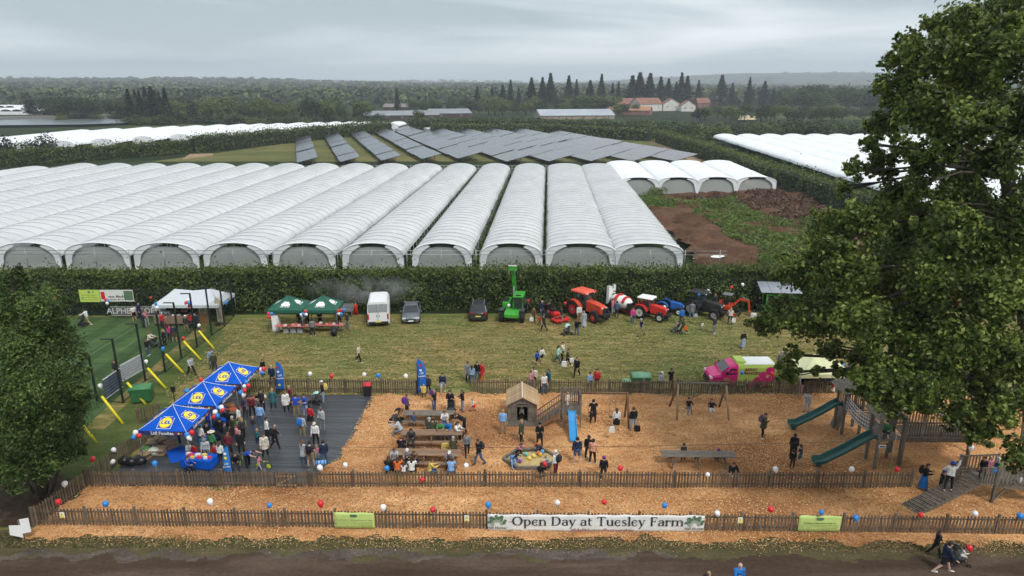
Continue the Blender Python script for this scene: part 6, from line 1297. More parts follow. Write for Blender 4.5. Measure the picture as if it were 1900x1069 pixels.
def van(name, label, q, rz, L, W, H, nose, cabm, boxm, roofm, cat='van'):
    root = thing(name, label, cat, G(*q) + Vector((0, 0, .02)), rz); hw = W / 2; f = -L / 2; cab = f + nose
    MB().loft([rr_(w, a, b_, y) for y, a, b_, w in ((f, .4, .85, hw * .8), (f + .1, .3, 1.0, hw * .92), (f + .35, .28, 1.08, hw), (f + .95, .28, 1.22, hw), (cab, .28, 1.22, hw))], True, False).build('bonnet', cabm, root)
    n = 8
    def sec(y, z1, b=.28): return [(-hw, y, 1.1), (hw, y, 1.1), (hw, y, 1.45), (hw * .97, y, z1 - b), (hw * .85, y, z1 - .06), (hw * .5, y, z1), (-hw * .5, y, z1), (-hw * .85, y, z1 - .06), (-hw * .97, y, z1 - b), (-hw, y, 1.45)]
    MB().loft([sec(f + .85, 1.3, .1), sec(f + 1.55, H - .2), sec(cab, H - .03)], True, False).build('cab', cabm, root)
    MB().loft([[(x, y, .28 if z < 1.2 and i in (0, 1) else z) for i, (x, y, z) in enumerate(sec(yy, H))] for yy in (cab, L / 2 - .08)], True, False).build('load_body', boxm, root)
    MB().loft([[(-hw * .8, y, H - .03), (hw * .8, y, H - .03), (hw * .74, y, H + .025), (-hw * .74, y, H + .025)] for y in (cab + .5, L / 2 - .2)]).build('roof_panel', roofm, root)
    a, b_ = Vector((0, f + .93, 1.3 + (H - 1.5) * .11)), Vector((0, f + 1.49, 1.3 + (H - 1.5) * .91)); nn = Vector((0, -(b_.z - a.z), b_.y - a.y)).normalized() * .03
    MB().add([(-hw * .86, *(a + nn).yz), (hw * .86, *(a + nn).yz), (hw * .78, *(b_ + nn).yz), (-hw * .78, *(b_ + nn).yz)], [(0, 1, 2, 3)]).build('windscreen', GLASS, root)
    for sx in (-1, 1):
        x = sx * (hw + .006); MB().add([(x, f + 1.12, 1.2), (x, cab - .12, 1.2), (x * .975, cab - .12, H - .3), (x * .975, f + 1.6, H - .3)], [(0, 1, 2, 3)]).build('side_window', GLASS, root)
        MB().box((x, f + 1.72, (1.28 + H - .42) / 2), (.025, .05, H - 1.72)).build('pillar', cabm, root)
        MB().box((sx * (hw + .14), f + 1.25, 1.4), (.22, .12, .3)).build('mirror', BLACK, root); MB().box((sx * hw * .76, f + .1, .88), (.42, .16, .2)).build('headlight', LAMPW, root)
        MB().box((sx * (hw - .07), L / 2 - .06, 1.05), (.14, .07, .55)).build('tail_light', LAMPR, root)
        for y in (f + .95, L / 2 - 1.15): wheel(root, (sx * (hw - .11), y, .36), .36, .24)
        MB().box((sx * hw * .48, L / 2 - .055, (H + 1.3) / 2), (hw * .86, .03, H - 1.75)).build('rear_window', M((.28, .31, .33), .25), root)
        MB().box((x * .998, (cab + L / 2) / 2, .36), (.03, L / 2 - cab - 1.2, .14)).build('sill', BLACK, root); MB().box((sx * .14, L / 2 - .03, 1.12), (.06, .05, .1)).build('handle', BLACK, root)
    MB().box((0, L / 2 - .02, .42), (W * .95, .14, .22)).build('bumper', BLACK, root); MB().box((0, L / 2 + .06, .55), (.55, .03, .13)).build('number_plate', PLY, root); MB().box((0, L / 2 - .03, 1.4), (.03, .1, 2.0 if H > 2.2 else 1.2)).build('door_seam', M((.4, .4, .4), .6), root)
    MB().box((0, f + .02, .62), (W * .6, .1, .24)).build('grille', BLACK, root); MB().box((0, f + .05, .36), (W * .85, .16, .16)).build('front_bumper', BLACK, root)
    return root
VW = M((.72, .73, .74), .35, .03)
wv = van('panel_van', 'tall white panel van seen from behind, rear doors towards the lawn', (705, 590), R(188), 5.6, 2.05, 2.55, 2.0, VW, VW, VW)
MB().bar((-1.05, .8, 1.2), (-1.05, 2.4, 1.2), .06, 1.9).build('sliding_door', VW, wv)
pv_ = van('branded_van', 'pink and lime berry van behind the back fence, facing left', (1370, 712), R(90), 5.2, 1.98, 2.0, 2.15, PINKP, LIMEP, WHITE)
pv_.rotation_euler = (0, 0, R(-90)); 
for s_, y, z, sz, mt in (('BERRY', .55, 1.62, .34, M((.25, .02, .06), .5)), ('MAKERS', .65, 1.32, .34, M((.25, .02, .06), .5)), ('BERRY', -1.3, .86, .15, LIMEP), ('MAKERS', -1.28, .72, .15, LIMEP)):
    o = txt('lettering', s_, sz, mt, pv_, sz * .02); o.location = (1.015, y, z); o.rotation_euler = (R(90), 0, R(90))
for k, (y, z, r) in enumerate(((1.55, 1.15, .3), (2.1, 1.5, .36), (1.15, .72, .3), (1.75, .62, .34), (2.25, .85, .3), (.75, .42, .22))):
    mb = disc(r, 20); o = mb.build('berry_print', PINKP, pv_, (1.004 + .003 * k, y - .05, z)); o.rotation_euler = (R(90), 0, R(90))
for y in (-.24, -.05): o = disc(.12, 14).build('emblem', M((.55, .35, .1), .5), pv_, (1.006, y, 1.45)); o.rotation_euler = (R(90), 0, R(90))
MB().box((0, -.15, 2.06), (1.3, .8, .2), None, .9).build('roof_unit', LIMEP, pv_)
def tractor(name, label, q, rz, s, paint, roofm, rimm, cab=True, fat=1.0):
    root = thing(name, label, 'tractor', G(*q) + Vector((0, 0, .02)), rz); root.scale = (s, s, s)       # nose towards -y
    MB().loft([[(x * w, y, z0 if i < 2 else z1) for i, x in enumerate((-1, 1, 1, -1))] for y, w, z0, z1 in ((-2.3, .30, .85, 1.45), (-2.15, .36, .75, 1.58), (-1.2, .40, .75, 1.72), (-.35, .42, .75, 1.78))], True, False).build('bonnet', paint, root, bevel=.06)
    MB().box((0, -2.28, 1.12), (.5, .06, .5)).build('grille', BLACK, root); MB().box((0, -.6, .75), (.55, 3.2, .4)).build('chassis', BLACK, root); MB().box((0, -2.5, .7), (.9, .35, .3)).build('front_weight', BLACK, root)
    for sx in (-1, 1):
        wheel(root, (sx * .88, .75, .82), .82, .46 * fat, rimm, lugs=22, rr=.58); wheel(root, (sx * .82, -1.75, .55), .55, .34 * fat, rimm, lugs=16, rr=.55)
        n = 8; rings = [[(sx * .62, .75 + r * math.cos(a), .82 + r * math.sin(a)), (sx * 1.12, .75 + r * math.cos(a), .82 + r * math.sin(a)), (sx * 1.12, .75 + (r - .05) * math.cos(a), .82 + (r - .05) * math.sin(a)), (sx * .62, .75 + (r - .05) * math.cos(a), .82 + (r - .05) * math.sin(a))] for r, a in [(.96, R(15 + 150 * k / n)) for k in range(n + 1)]]
        MB().loft(rings).build('fender', paint, root); MB().box((sx * .82, -1.75, 1.15), (.38, .7, .05)).build('front_fender', BLACK, root)
        MB().box((sx * .28, -2.31, 1.42), (.18, .05, .1)).build('headlight', LAMPW, root)
        MB().box((sx * .62, -.1, .6), (.35, .5, .08)).build('step', BLACK, root)
        if cab:
            for a, b_ in (((sx * .62, -.42, 1.1), (sx * .6, -.22, 2.45)), ((sx * .72, .55, 1.3), (sx * .66, .55, 2.45)), ((sx * .68, 1.1, 1.4), (sx * .62, 1.05, 2.45))): MB().bar(a, b_, .07).build('cab_post', BLACK if paint is not RED else paint, root)
            MB().add([(sx * .635, -.4, 1.15), (sx * .70, .52, 1.15), (sx * .645, .52, 2.4), (sx * .605, -.22, 2.4)], [(0, 1, 2, 3)]).build('side_window', GLASSC, root)
    if cab:
        MB().add([(-.6, -.42, 1.55), (.6, -.42, 1.55), (.58, -.24, 2.42), (-.58, -.24, 2.42)], [(0, 1, 2, 3)]).build('windscreen', GLASSC, root)
        MB().loft([[(-w, y0, z), (w, y0, z), (w, y1, z), (-w, y1, z)] for w, y0, y1, z in ((.7, -.5, 1.2, 2.44), (.8, -.62, 1.3, 2.52), (.72, -.5, 1.2, 2.64), (.5, -.25, .95, 2.70))], True, False).build('roof', roofm, root, bevel=.03)
        for sx in (-.5, .5): MB().box((sx, -.62, 2.5), (.2, .06, .1)).build('work_light', LAMPW, root)
    else: MB().tube([(-.5, .9, 1.2), (-.5, .9, 2.1), (.5, .9, 2.1), (.5, .9, 1.2)], .04, 6).build('roll_bar', BLACK, root)
    MB().box((0, .45, 1.35), (.5, .5, .14)).build('seat', BLACK, root); MB().box((0, .75, 1.65), (.5, .12, .6)).build('seat_back', BLACK, root)
    MB().tube([(0, -.3, 1.7), (0, .05, 1.85)], .03, 5).build('steering_column', BLACK, root); MB().tube([(.2 * math.cos(a), .05 + .1 * math.sin(a), 1.86 + .17 * math.sin(a)) for a in np.linspace(0, 6.28, 13)], .018, 5).build('steering_wheel', BLACK, root)
    MB().tube([(.5, -.5, 1.4), (.5, -.5, 2.5)], .05, 7).build('exhaust', BLACK, root)
    return root
m, t, b = node_mat('cab_glass'); b.inputs['Base Color'].default_value = (.05, .07, .075, 1); b.inputs['Roughness'].default_value = .1; tp = t.nodes.new('ShaderNodeBsdfTransparent'); ms = t.nodes.new('ShaderNodeMixShader'); ms.inputs[0].default_value = .45
t.links.new(b.outputs[0], ms.inputs[1]); t.links.new(tp.outputs[0], ms.inputs[2]); t.links.new(ms.outputs[0], t.nodes['Material Output'].inputs[0]); GLASSC = m
tractor('tractor', 'big orange tractor with orange cab roof, largest machine in the row', (1086, 588), R(42), 1.08, ORGM, M((.7, .10, .05), .4), RED)
tractor('tractor', 'small red orchard tractor with white cab roof', (1203, 590), R(55), .86, RED, WHITE, M((.6, .58, .5), .5))
tractor('tractor', 'tiny blue tractor without a cab between the red and black tractors', (1240, 580), R(60), .72, M((.02, .12, .42), .4), WHITE, WHITE, False)
tractor('tractor', 'black compact tractor with dark roof and a crowd behind it', (1300, 585), R(52), .98, M((.025, .026, .028), .35), BLACK, M((.3, .3, .3), .5))
# telehandler
th = thing('telehandler', 'bright green telehandler with its boom raised above the hedge', 'telehandler', G(954, 588), R(-8))
MB().loft([[(-.75, y, .7), (.75, y, .7), (.75, y, z), (-.75, y, z)] for y, z in ((-2.2, .95), (-1.6, 1.15), (1.6, 1.2), (2.2, 1.1))], True, False).build('chassis', GRNM, th, bevel=.05)
MB().box((.55, -.2, 1.75), (.95, 1.9, 1.2)).build('cab_body', M((.02, .03, .02), .5), th); MB().loft([[(.08, -1.15, 1.3), (1.02, -1.15, 1.3), (1.02, -1.05, 2.45), (.1, -1.05, 2.45)], [(.08, .75, 1.3), (1.02, .75, 1.3), (1.02, .7, 2.45), (.1, .7, 2.45)]]).build('cab_windows', GLASS, th)
for x in (.08, 1.02):
    for y in (-1.15, .75): MB().bar((x, y, 1.2), (x, y * .93, 2.5), .08).build('cab_post', GRNM, th)
MB().box((.55, -.2, 2.52), (1.08, 2.1, .12)).build('cab_roof', GRNM, th, bevel=.03); MB().box((.55, -.9, 2.62), (.5, .2, .1)).build('light_bar', BLACK, th); MB().box((.55, -1.2, 1.05), (.95, .1, .4)).build('cab_front', GRNM, th)
for sx in (-1, 1):
    for y in (-1.55, 1.5):
        wheel(th, (sx * 1.05, y, .62), .62, .42, GRNM, lugs=18, rr=.5); MB().box((sx * 1.05, y, 1.32), (.46, 1.0, .07)).build('fender', M((.05, .055, .05), .6), th)
MB().box((-.75, .3, 1.45), (.75, 2.0, .6)).build('engine_cover', GRNM, th, bevel=.05); MB().box((-.8, .2, 1.78), (.5, 1.2, .1)).build('engine_grille', BLACK, th)
MB().bar((-.12, 1.8, 1.3), (-.2, .7, 4.55), .34, .36).build('boom', GRNM, th); MB().bar((-.2, .72, 4.5), (-.22, .52, 5.05), .26, .28).build('boom_extension', GRNM, th)
MB().bar((-.12, .6, 1.2), (-.16, 1.0, 3.0), .14, .14).build('lift_ram', GREYM, th); MB().box((-.2, .3, 5.1), (.9, .14, .5)).build('carriage', GRNM, th)
for x in (-.5, .1): MB().box((x, -.2, 4.95), (.1, 1.0, .06)).build('fork', M((.1, .1, .1), .5), th)
MB().box((-.2, .2, 5.42), (.85, .06, .1)).build('carriage_bar', WHITE, th); MB().box((0, -2.25, .8), (1.3, .1, .3)).build('bumper', GRNM, th); MB().tube([(-1.1, .6, 1.6), (-1.15, .6, 2.2)], .06, 6).build('exhaust', BLACK, th)
# ride-on mower
mw = thing('ride_on_mower', 'red ride on mower with visitors standing around it', 'mower', G(1028, 592), R(30)); mw.scale = (1.15,) * 3
MB().box((0, -1.0, .28), (1.5, .9, .22)).build('cutting_deck', RED, mw, bevel=.06); MB().box((0, .2, .55), (.7, 1.5, .35)).build('body', RED, mw, bevel=.08); MB().box((0, .75, .9), (.7, .6, .5)).build('engine', M((.1, .02, .02), .5), mw); MB().box((0, .15, .85), (.5, .45, .12)).build('seat', BLACK, mw); MB().box((0, .4, 1.1), (.5, .1, .5)).build('seat_back', BLACK, mw)
for sx in (-1, 1):
    wheel(mw, (sx * .52, .65, .33), .33, .26, RIMS); wheel(mw, (sx * .55, -.55, .2), .2, .16, RIMS); MB().tube([(sx * .3, -.3, .7), (sx * .3, -.2, 1.15)], .025, 5).build('lever', BLACK, mw)
MB().tube([(-.35, .95, .7), (-.35, .95, 1.8), (.35, .95, 1.8), (.35, .95, .7)], .035, 6).build('roll_bar', BLACK, mw)
for k in range(3): MB().cyl((-.45 + k * .45, -1.0, .42), .13, .08, 'z', 10).build('spindle_cover', BLACK, mw)
# orchard sprayer
sp_r = thing('orchard_sprayer', 'white and red tank sprayer between the orange and red tractors', 'sprayer', G(1152, 580), R(40))
mb = MB(); mb.ell((0, 0, 1.25), (.78, 1.45, .72), 16, 10); mb.build('tank', WHITE, sp_r); MB().box((0, 0, .5), (.8, 2.8, .2)).build('frame', M((.15, .02, .02), .5), sp_r)
for k, (y, r) in enumerate(((-.75, .80), (.2, .90))):
    rings = [[(r * .92 * math.cos(a), y + d, 1.25 + r * .84 * math.sin(a)) for a in np.linspace(.2, 2.94, 12)] for d in (-.2, .2)]; MB().loft(rings, False, True, False).build('red_band', RED, sp_r)
MB().box((0, -1.35, 1.0), (1.0, .3, .8)).build('pump_housing', BLACK, sp_r)
MB().prism([(-.5, .7), (.5, .7), (.62, 2.7), (.38, 2.75), (.2, 2.2), (-.05, 2.6), (-.45, 2.65)], 1.35, 1.7).build('spray_tower', WHITE, sp_r)
for sx in (-1, 1): wheel(sp_r, (sx * .75, .2, .42), .42, .26, WHITE)
MB().cyl((0, 0, 2.0), .2, .12, 'z', 12).build('filler_cap', RED, sp_r)
# excavator
ex = thing('mini_excavator', 'orange mini excavator with black tracks, arm curled down to its bucket', 'excavator', G(1350, 582), R(62)); ex.scale = (.85,) * 3
for sx in (-1, 1):
    rings = []
    pr = [(-1.05, .08), (-1.2, .3), (-1.05, .52), (1.05, .52), (1.2, .3), (1.05, .08)]; MB().prism(pr, sx * .75 - .18, sx * .75 + .18, 'x').build('track', BLACK, ex, bevel=.04)
    for y in (-.95, 0, .95): MB().cyl((sx * .95, y, .3), .2, .06, 'x', 12).build('roller', ORGM, ex)
MB().box((0, 0, .58), (1.1, 1.3, .2)).build('undercarriage', BLACK, ex)
MB().loft([[(-.8, -.4, z), (.8, -.4, z), (.85, .6, z), (.5, 1.15, z), (-.5, 1.15, z), (-.85, .6, z)] for z in (.7, .95, 1.25)], True, False).build('house', ORGM, ex, bevel=.06); MB().box((0, .85, 1.4), (1.2, .5, .35)).build('engine_cover', ORGM, ex, bevel=.06)
for x in (-.7, .15):
    for y in (-.35, .6): MB().bar((x, y, 1.2), (x, y, 2.55), .06).build('cab_post', BLACK, ex)
MB().loft([[(-.8, -.45, 2.55), (.25, -.45, 2.55), (.25, .7, 2.55), (-.8, .7, 2.55)], [(-.76, -.4, 2.66), (.2, -.4, 2.66), (.2, .65, 2.66), (-.76, .65, 2.66)]]).build('canopy', M((.16, .17, .17), .5), ex); MB().box((-.28, .2, 1.4), (.5, .5, .2)).build('seat', BLACK, ex); MB().box((-.28, .42, 1.75), (.5, .1, .6)).build('seat_back', BLACK, ex)
MB().bar((.5, -.4, 1.0), (.5, -1.3, 1.95), .2, .26).build('boom', ORGM, ex); MB().bar((.5, -1.25, 1.9), (.5, -2.3, 1.85), .18, .24).build('boom_tip', ORGM, ex); MB().bar((.5, -2.25, 1.9), (.5, -2.45, .55), .15, .2).build('dipper_arm', ORGM, ex); MB().bar((.5, -1.5, 2.15), (.5, -2.25, 2.0), .08).build('ram', GREYM, ex)
MB().prism([(-2.75, .1), (-2.25, .05), (-2.1, .35), (-2.35, .6), (-2.6, .5)], .2, .85, 'x').build('bucket', M((.2, .12, .06), .7), ex); MB().box((0, -1.45, .3), (1.6, .1, .4)).build('dozer_blade', BLACK, ex)
# green frame trailer with a solar roof
tr_ = thing('solar_trailer', 'green steel trailer under a tilted solar panel roof, right of the excavator', 'trailer', G(1440, 580), R(-6))
for x in (-1.3, 1.5):
    for y in (-.8, .8): MB().box((x, y, 1.1), (.12, .12, 2.2)).build('post', GRNM, tr_)
MB().box((.1, 0, .55), (3.0, 1.7, .12)).build('bed', GRNM, tr_); MB().bar((-1.3, -.8, .7), (1.5, -.8, 2.1), .1).build('brace', GRNM, tr_); MB().box((.4, .1, 1.2), (1.1, 1.0, 1.2)).build('control_box', M((.35, .38, .4), .5), tr_); MB().box((.1, -.82, 2.15), (3.0, .1, .12)).build('beam', GRNM, tr_)
for k in range(4):
    o = MB().box((0, 0, 0), (1.0, 2.3, .05)).build('solar_panel', M((.22, .24, .28), .25, .05, 1, 0, .7), tr_, (-1.5 + k * 1.03, 0, 2.75)); o.rotation_euler = (R(14), 0, 0)
for sx in (-.9, 1.1): wheel(tr_, (sx, -.85, .33), .33, .2, RIMS, 'y')
# cars beyond the solar field
for k, (px, c, lab) in enumerate(((728, (.6, .6, .62), 'white car'), (738, (.04, .04, .05), 'black car'), (746, (.3, .05, .05), 'dark red car'), (756, (.5, .5, .5), 'silver car'), (812, (.55, .57, .6), 'pale silver car'), (822, (.06, .06, .07), 'dark grey car'), (832, (.6, .6, .6), 'small white car'), (842, (.03, .03, .04), 'glossy black car'), (852, (.1, .1, .12), 'slate car'))):
    o = car('parked_car', lab + ' in the far car park beyond the solar panels', (px, 247), R(20 * k), M(c, .3, .05, 1), 4.4, 1.8, 1.5, .9, 0)
van('panel_van', 'small white van in the far car park beside the single tree', (795, 246), R(150), 5.2, 2.0, 2.4, 1.9, VW, VW, VW)
# ================================================================ PEOPLE
CL = {'black': (.013, .013, .015), 'navy': (.018, .026, .06), 'white': (.62, .62, .6), 'grey': (.17, .175, .185), 'pale': (.36, .38, .41), 'dark': (.035, .036, .04), 'denim': (.06, .10, .19), 'ldenim': (.22, .30, .40), 'khaki': (.26, .19, .11), 'olive': (.055, .06, .03), 'red': (.45, .025, .03), 'maroon': (.13, .02, .03), 'pink': (.55, .2, .27), 'hotpink': (.55, .04, .18), 'blue': (.02, .07, .38), 'sky': (.2, .36, .6), 'teal': (.03, .12, .14), 'mint': (.35, .6, .55), 'green': (.06, .2, .07), 'yellow': (.6, .45, .12), 'orange': (.6, .13, .03), 'peach': (.62, .3, .2), 'brown': (.11, .06, .035), 'purple': (.12, .09, .15), 'cream': (.55, .5, .42), 'violet': (.12, .03, .25), 'royal': (.02, .15, .45)}
HR = {'d': (.02, .013, .009), 'b': (.06, .032, .016), 'f': (.3, .2, .1), 'g': (.35, .35, .35), 'r': (.16, .06, .025), 'k': (.01, .01, .012)}
SKINS = [M((.48, .28, .20), .6, .06), M((.55, .34, .25), .6, .06), M((.36, .20, .13), .6, .06), M((.13, .07, .045), .6, .06)]
EYE = M((.02, .018, .016), .3); MOUTH = M((.28, .10, .09), .6); SHOEW = M((.6, .6, .6), .6); SHOEB = M((.025, .022, .02), .7); CLOTH = {k: M(v, .85, .32, 13, 0, .15) for k, v in CL.items()}; HAIRM = {k: M(v, .7, .25, 20) for k, v in HR.items()}
PEOPLE = []
def person(px, py, pose, face, h, top, bot, hair, label, st='', z=0.0, group=None, skin=None, hatc='white', loc=None):
    """st: s short sleeves, S shorts, K skirt, M long skirt, L long hair, C coat, c cap, b beanie, H sun hat, B bald, w white shoes, k child, a dark skin"""
    kid = 'k' in st or h < 1.35; D = FIG[(pose, kid)]; g = (G(px, py, z) if loc is None else Vector(loc)); rg_ = .14 if loc is None and z == 0 and inside(BARK, g.x, g.y) else 0
    sk = SKINS[3] if 'a' in st else SKINS[skin if skin is not None else rnd.choice((0, 0, 1, 1, 2))]
    me = D['body']
    if not me.materials:
        for mt in (SKINS[0], EYE, MOUTH): me.materials.append(mt)
    o = link('person', me); o.material_slots[0].link = 'OBJECT'; o.material_slots[0].material = sk
    s = h / 1.73; o.location = g + Vector((0, 0, rg_ if z == 0 else 0)); o.rotation_euler = (0, 0, R(face)); wd = rnd.uniform(.98, 1.12); o.scale = (s * wd, s * wd, s)
    tag(o, label, 'person' if not kid else 'child', group)
    link('shirt' if 's' in st else 'jacket', D['tee' if 's' in st else 'top'], o, CLOTH[top])
    if 'C' in st and 'coat' in D: link('coat_skirt', D['coat'], o, CLOTH[top])
    if 'K' in st and 'skirt' in D: link('skirt', D['skirt'], o, CLOTH[bot])
    elif 'M' in st and 'longskirt' in D: link('skirt', D['longskirt'], o, CLOTH[bot])
    else: link('shorts' if 'S' in st else 'trousers', D['shorts' if 'S' in st else 'trousers'], o, CLOTH[bot])
    link('shoes', D['shoes'], o, SHOEW if 'w' in st else SHOEB)
    if 'B' not in st: link('hair', D['long' if 'L' in st else 'hair'], o, HAIRM[hair])
    for c, k in (('c', 'cap'), ('b', 'beanie'), ('H', 'sunhat')):
        if c in st: link('hat', D[k], o, CLOTH[hatc])
    PEOPLE.append(o); o['_b'] = tuple(D['back']); return o
def world_of(o, v): return Matrix.Translation(o.location) @ Matrix.Rotation(o.rotation_euler.z, 4, 'Z') @ Matrix.Diagonal((*o.scale, 1)) @ Vector(v)
PACK = {}
def backpack(o, col, label):
    root = thing('backpack', label, 'backpack', world_of(o, o['_b']), o.rotation_euler.z); root.scale = (1.0,) * 3
    if 'm' not in PACK:
        PACK['m'] = MB().loft([[(x * w, d0 if i < 2 else d1, z) for i, x in enumerate((-1, 1, 1, -1))] for w, d0, d1, z in ((.13, -.05, .10, -.24), (.16, -.07, .13, -.12), (.16, -.07, .12, .1), (.11, -.05, .06, .22))]).mesh('bag'); PACK['p'] = MB().box((0, .13, -.08), (.22, .06, .18)).mesh('pocket'); PACK['s'] = MB().tube([(-.11, -.07, .15), (-.12, -.22, .2), (-.11, -.3, 0), (-.11, -.1, -.18)], .018, 5).mesh('strap'); PACK['t'] = MB().tube([(.11, -.07, .15), (.12, -.22, .2), (.11, -.3, 0), (.11, -.1, -.18)], .018, 5).mesh('strap')
    for k, nm in (('m', 'bag'), ('p', 'pocket'), ('s', 'strap'), ('t', 'strap')): link(nm, PACK[k], root, CLOTH[col])
def handbag(px, py, z, col, label, sz=.32):
    root = thing('bag', label, 'bag', G(px, py, z)); MB().loft([[(-sz * .5 * w, -.07, zz), (sz * .5 * w, -.07, zz), (sz * .5 * w, .07, zz), (-sz * .5 * w, .07, zz)] for w, zz in ((.9, 0), (1.05, sz * .5), (.8, sz))]).build('pouch', CLOTH[col], root); MB().tube([(-sz * .3, 0, sz), (0, 0, sz * 1.7), (sz * .3, 0, sz)], .012, 5).build('strap', CLOTH[col], root)
def pram(px, py, face, hood, label, frame=None, loc=None, s=1.0):
    root = thing('pushchair', label, 'pushchair', (G(px, py) if loc is None else Vector(loc)) + Vector((0, 0, .09 if loc is None and inside(BARK, *G(px, py)[:2]) else .02)), R(face)); root.scale = (s,) * 3; fm = frame or BLACK
    for sx in (-1, 1):
        MB().tube([(sx * .24, .55, 1.02), (sx * .24, .25, .55), (sx * .2, -.4, .15)], .02, 6).build('frame_tube', fm, root); MB().tube([(sx * .24, .12, .6), (sx * .26, .38, .16)], .02, 6).build('frame_tube', fm, root)
        wheel(root, (sx * .27, .38, .15), .15, .05, fm); wheel(root, (sx * .2, -.42, .11), .11, .05, fm)
    MB().tube([(-.24, .55, 1.02), (.24, .55, 1.02)], .022, 6).build('handle', BLACK, root)
    MB().loft([[(-.2, -.3, .42), (.2, -.3, .42), (.2, -.3, .5), (-.2, -.3, .5)], [(-.21, .1, .42), (.21, .1, .42), (.21, .1, .56), (-.21, .1, .56)], [(-.21, .32, .85), (.21, .32, .85), (.21, .2, .9), (-.21, .2, .9)]]).build('seat', M((.05, .05, .055), .8), root)
    n = 6; rings = [[(x, .22 - .34 * math.sin(a) * 1.0, .68 + .36 * math.cos(a)) for x in (-.23, -.12, 0, .12, .23)] for a in np.linspace(-.5, 1.25, n + 1)]
    MB().loft(rings, False, True, False).build('hood', CLOTH[hood], root); MB().box((0, .1, .25), (.36, .4, .14)).build('basket', BLACK, root); return root
P_ = person
# --- sports pitch and coffee stall
P_(106, 591, 'carry', 20, 1.75, 'white', 'black', 'd', 'man in white top carrying a toddler at the far left of the pitch', 'S')
P_(112, 593, 'carry', 0, 1.0, 'mint', 'khaki', 'f', 'toddler in pale green held at the far left of the pitch', 'k', loc=G(109, 590) + Vector((.25, -.3, .75)))
P_(164, 604, 'push', -90, 1.78, 'white', 'khaki', 'd', 'man in white shirt pushing a pushchair over the pitch', 'Sw'); pram(151, 606, -90, 'black', 'black pushchair with green trim pushed across the pitch')
P_(250, 597, 'stand', 60, 1.75, 'white', 'black', 'd', 'person in white shirt and black shorts before the dark coffee banner', 'Ss'); P_(260, 592, 'stand', 90, 1.8, 'navy', 'navy', 'd', 'tall person all in navy before the dark coffee banner', 'C')
P_(267, 610, 'wait', 110, 1.72, 'dark', 'black', 'd', 'dark coated person with long hair queueing left of the coffee stall', 'LC'); P_(274, 606, 'wait', 60, 1.68, 'pink', 'pale', 'f', 'person in dusty pink queueing left of the coffee stall', 'L')
P_(275, 660, 'stand', 80, 1.6, 'black', 'denim', 'd', 'youth in black top and jeans beside a pushchair at the pitch fence', 'w'); P_(279, 647, 'push', 90, 1.68, 'cream', 'black', 'r', 'woman in cream pushing a pushchair by the pitch fence', 'L'); pram(291, 646, 90, 'black', 'black pushchair at the pitch fence below the coffee queue')
P_(303, 611, 'wait', 160, 1.72, 'red', 'dark', 'g', 'grey haired person in red at the coffee counter', 's'); P_(307, 643, 'stand', -40, 1.66, 'black', 'black', 'f', 'blonde woman in black coat at the front of the coffee queue', 'LC')
P_(316, 634, 'stand', 150, 1.7, 'hotpink', 'dark', 'd', 'woman in pink top in the coffee queue', 'sL'); P_(325, 636, 'stand', 180, 1.78, 'navy', 'brown', 'd', 'man in navy jacket and brown shorts in the coffee queue', 'S'); P_(311, 626, 'stand', 140, 1.66, 'maroon', 'denim', 'r', 'red haired woman in maroon in the coffee queue', 'L')
P_(347, 618, 'stand', 170, 1.78, 'dark', 'khaki', 'd', 'man in dark jacket, khaki trousers and white cap by the coffee stall', 'c'); P_(356, 611, 'wait', 180, 1.7, 'red', 'black', 'd', 'woman in bright red top at the coffee stall', 'sL'); P_(367, 613, 'stand', 150, 1.78, 'navy', 'black', 'd', 'man in navy at the right of the coffee counter')
P_(318, 597, 'wait', 0, 1.72, 'black', 'black', 'd', 'coffee server in black behind the left of the counter', 's'); P_(345, 597, 'wait', 0, 1.72, 'maroon', 'black', 'b', 'coffee server in maroon behind the right of the counter', 's'); P_(293, 592, 'stand', 90, 1.7, 'white', 'black', 'f', 'person in white under the left end of the grey gazebo', 's')
P_(356, 697, 'stride', 60, 1.8, 'pale', 'black', 'k', 'man in pale sweatshirt and tan boots striding past the yellow poles', ''); P_(394, 682, 'stand', 20, 1.72, 'ldenim', 'denim', 'b', 'woman in denim jacket standing behind the farthest blue gazebo', 'L'); P_(399, 688, 'stand', 10, 1.65, 'olive', 'dark', 'b', 'person in brown green top beside the denim jacket woman')
P_(216, 700, 'stand', 60, 1.5, 'dark', 'black', 'b', 'dark dressed child looking over the white board on the pitch', 'L')
# --- green gazebo stall
P_(581, 624, 'stand', 180, 1.76, 'grey', 'dark', 'd', 'customer in grey hoodie at the green gazebo tables', 'w')
for px, lab in ((558, 'server in black left of the middle pole under the green gazebos'), (571, 'server in black at the middle of the green gazebo stall'), (595, 'server in black with bare arms under the right green gazebo'), (631, 'server in black at the right end of the checked tables')): P_(px, 608, 'wait', rnd.choice((0, 10, -10)), 1.74, 'black', 'black', 'd', lab, 's' if px == 595 else '')
P_(646, 611, 'stand', -60, 1.78, 'dark', 'grey', 'd', 'man in dark jumper standing outside the right green gazebo'); P_(666, 672, 'walk', 80, 1.68, 'cream', 'black', 'f', 'woman in pale tee and black trousers walking alone on the lawn', 'sLw')
P_(489, 698, 'stand', 60, 1.5, 'black', 'black', 'd', 'child in black at the edge of the lawn behind the farthest blue gazebo'); P_(507, 716, 'stand', -20, 1.8, 'navy', 'dark', 'g', 'balding man in navy behind the fence by the blue feather flag', 'B')
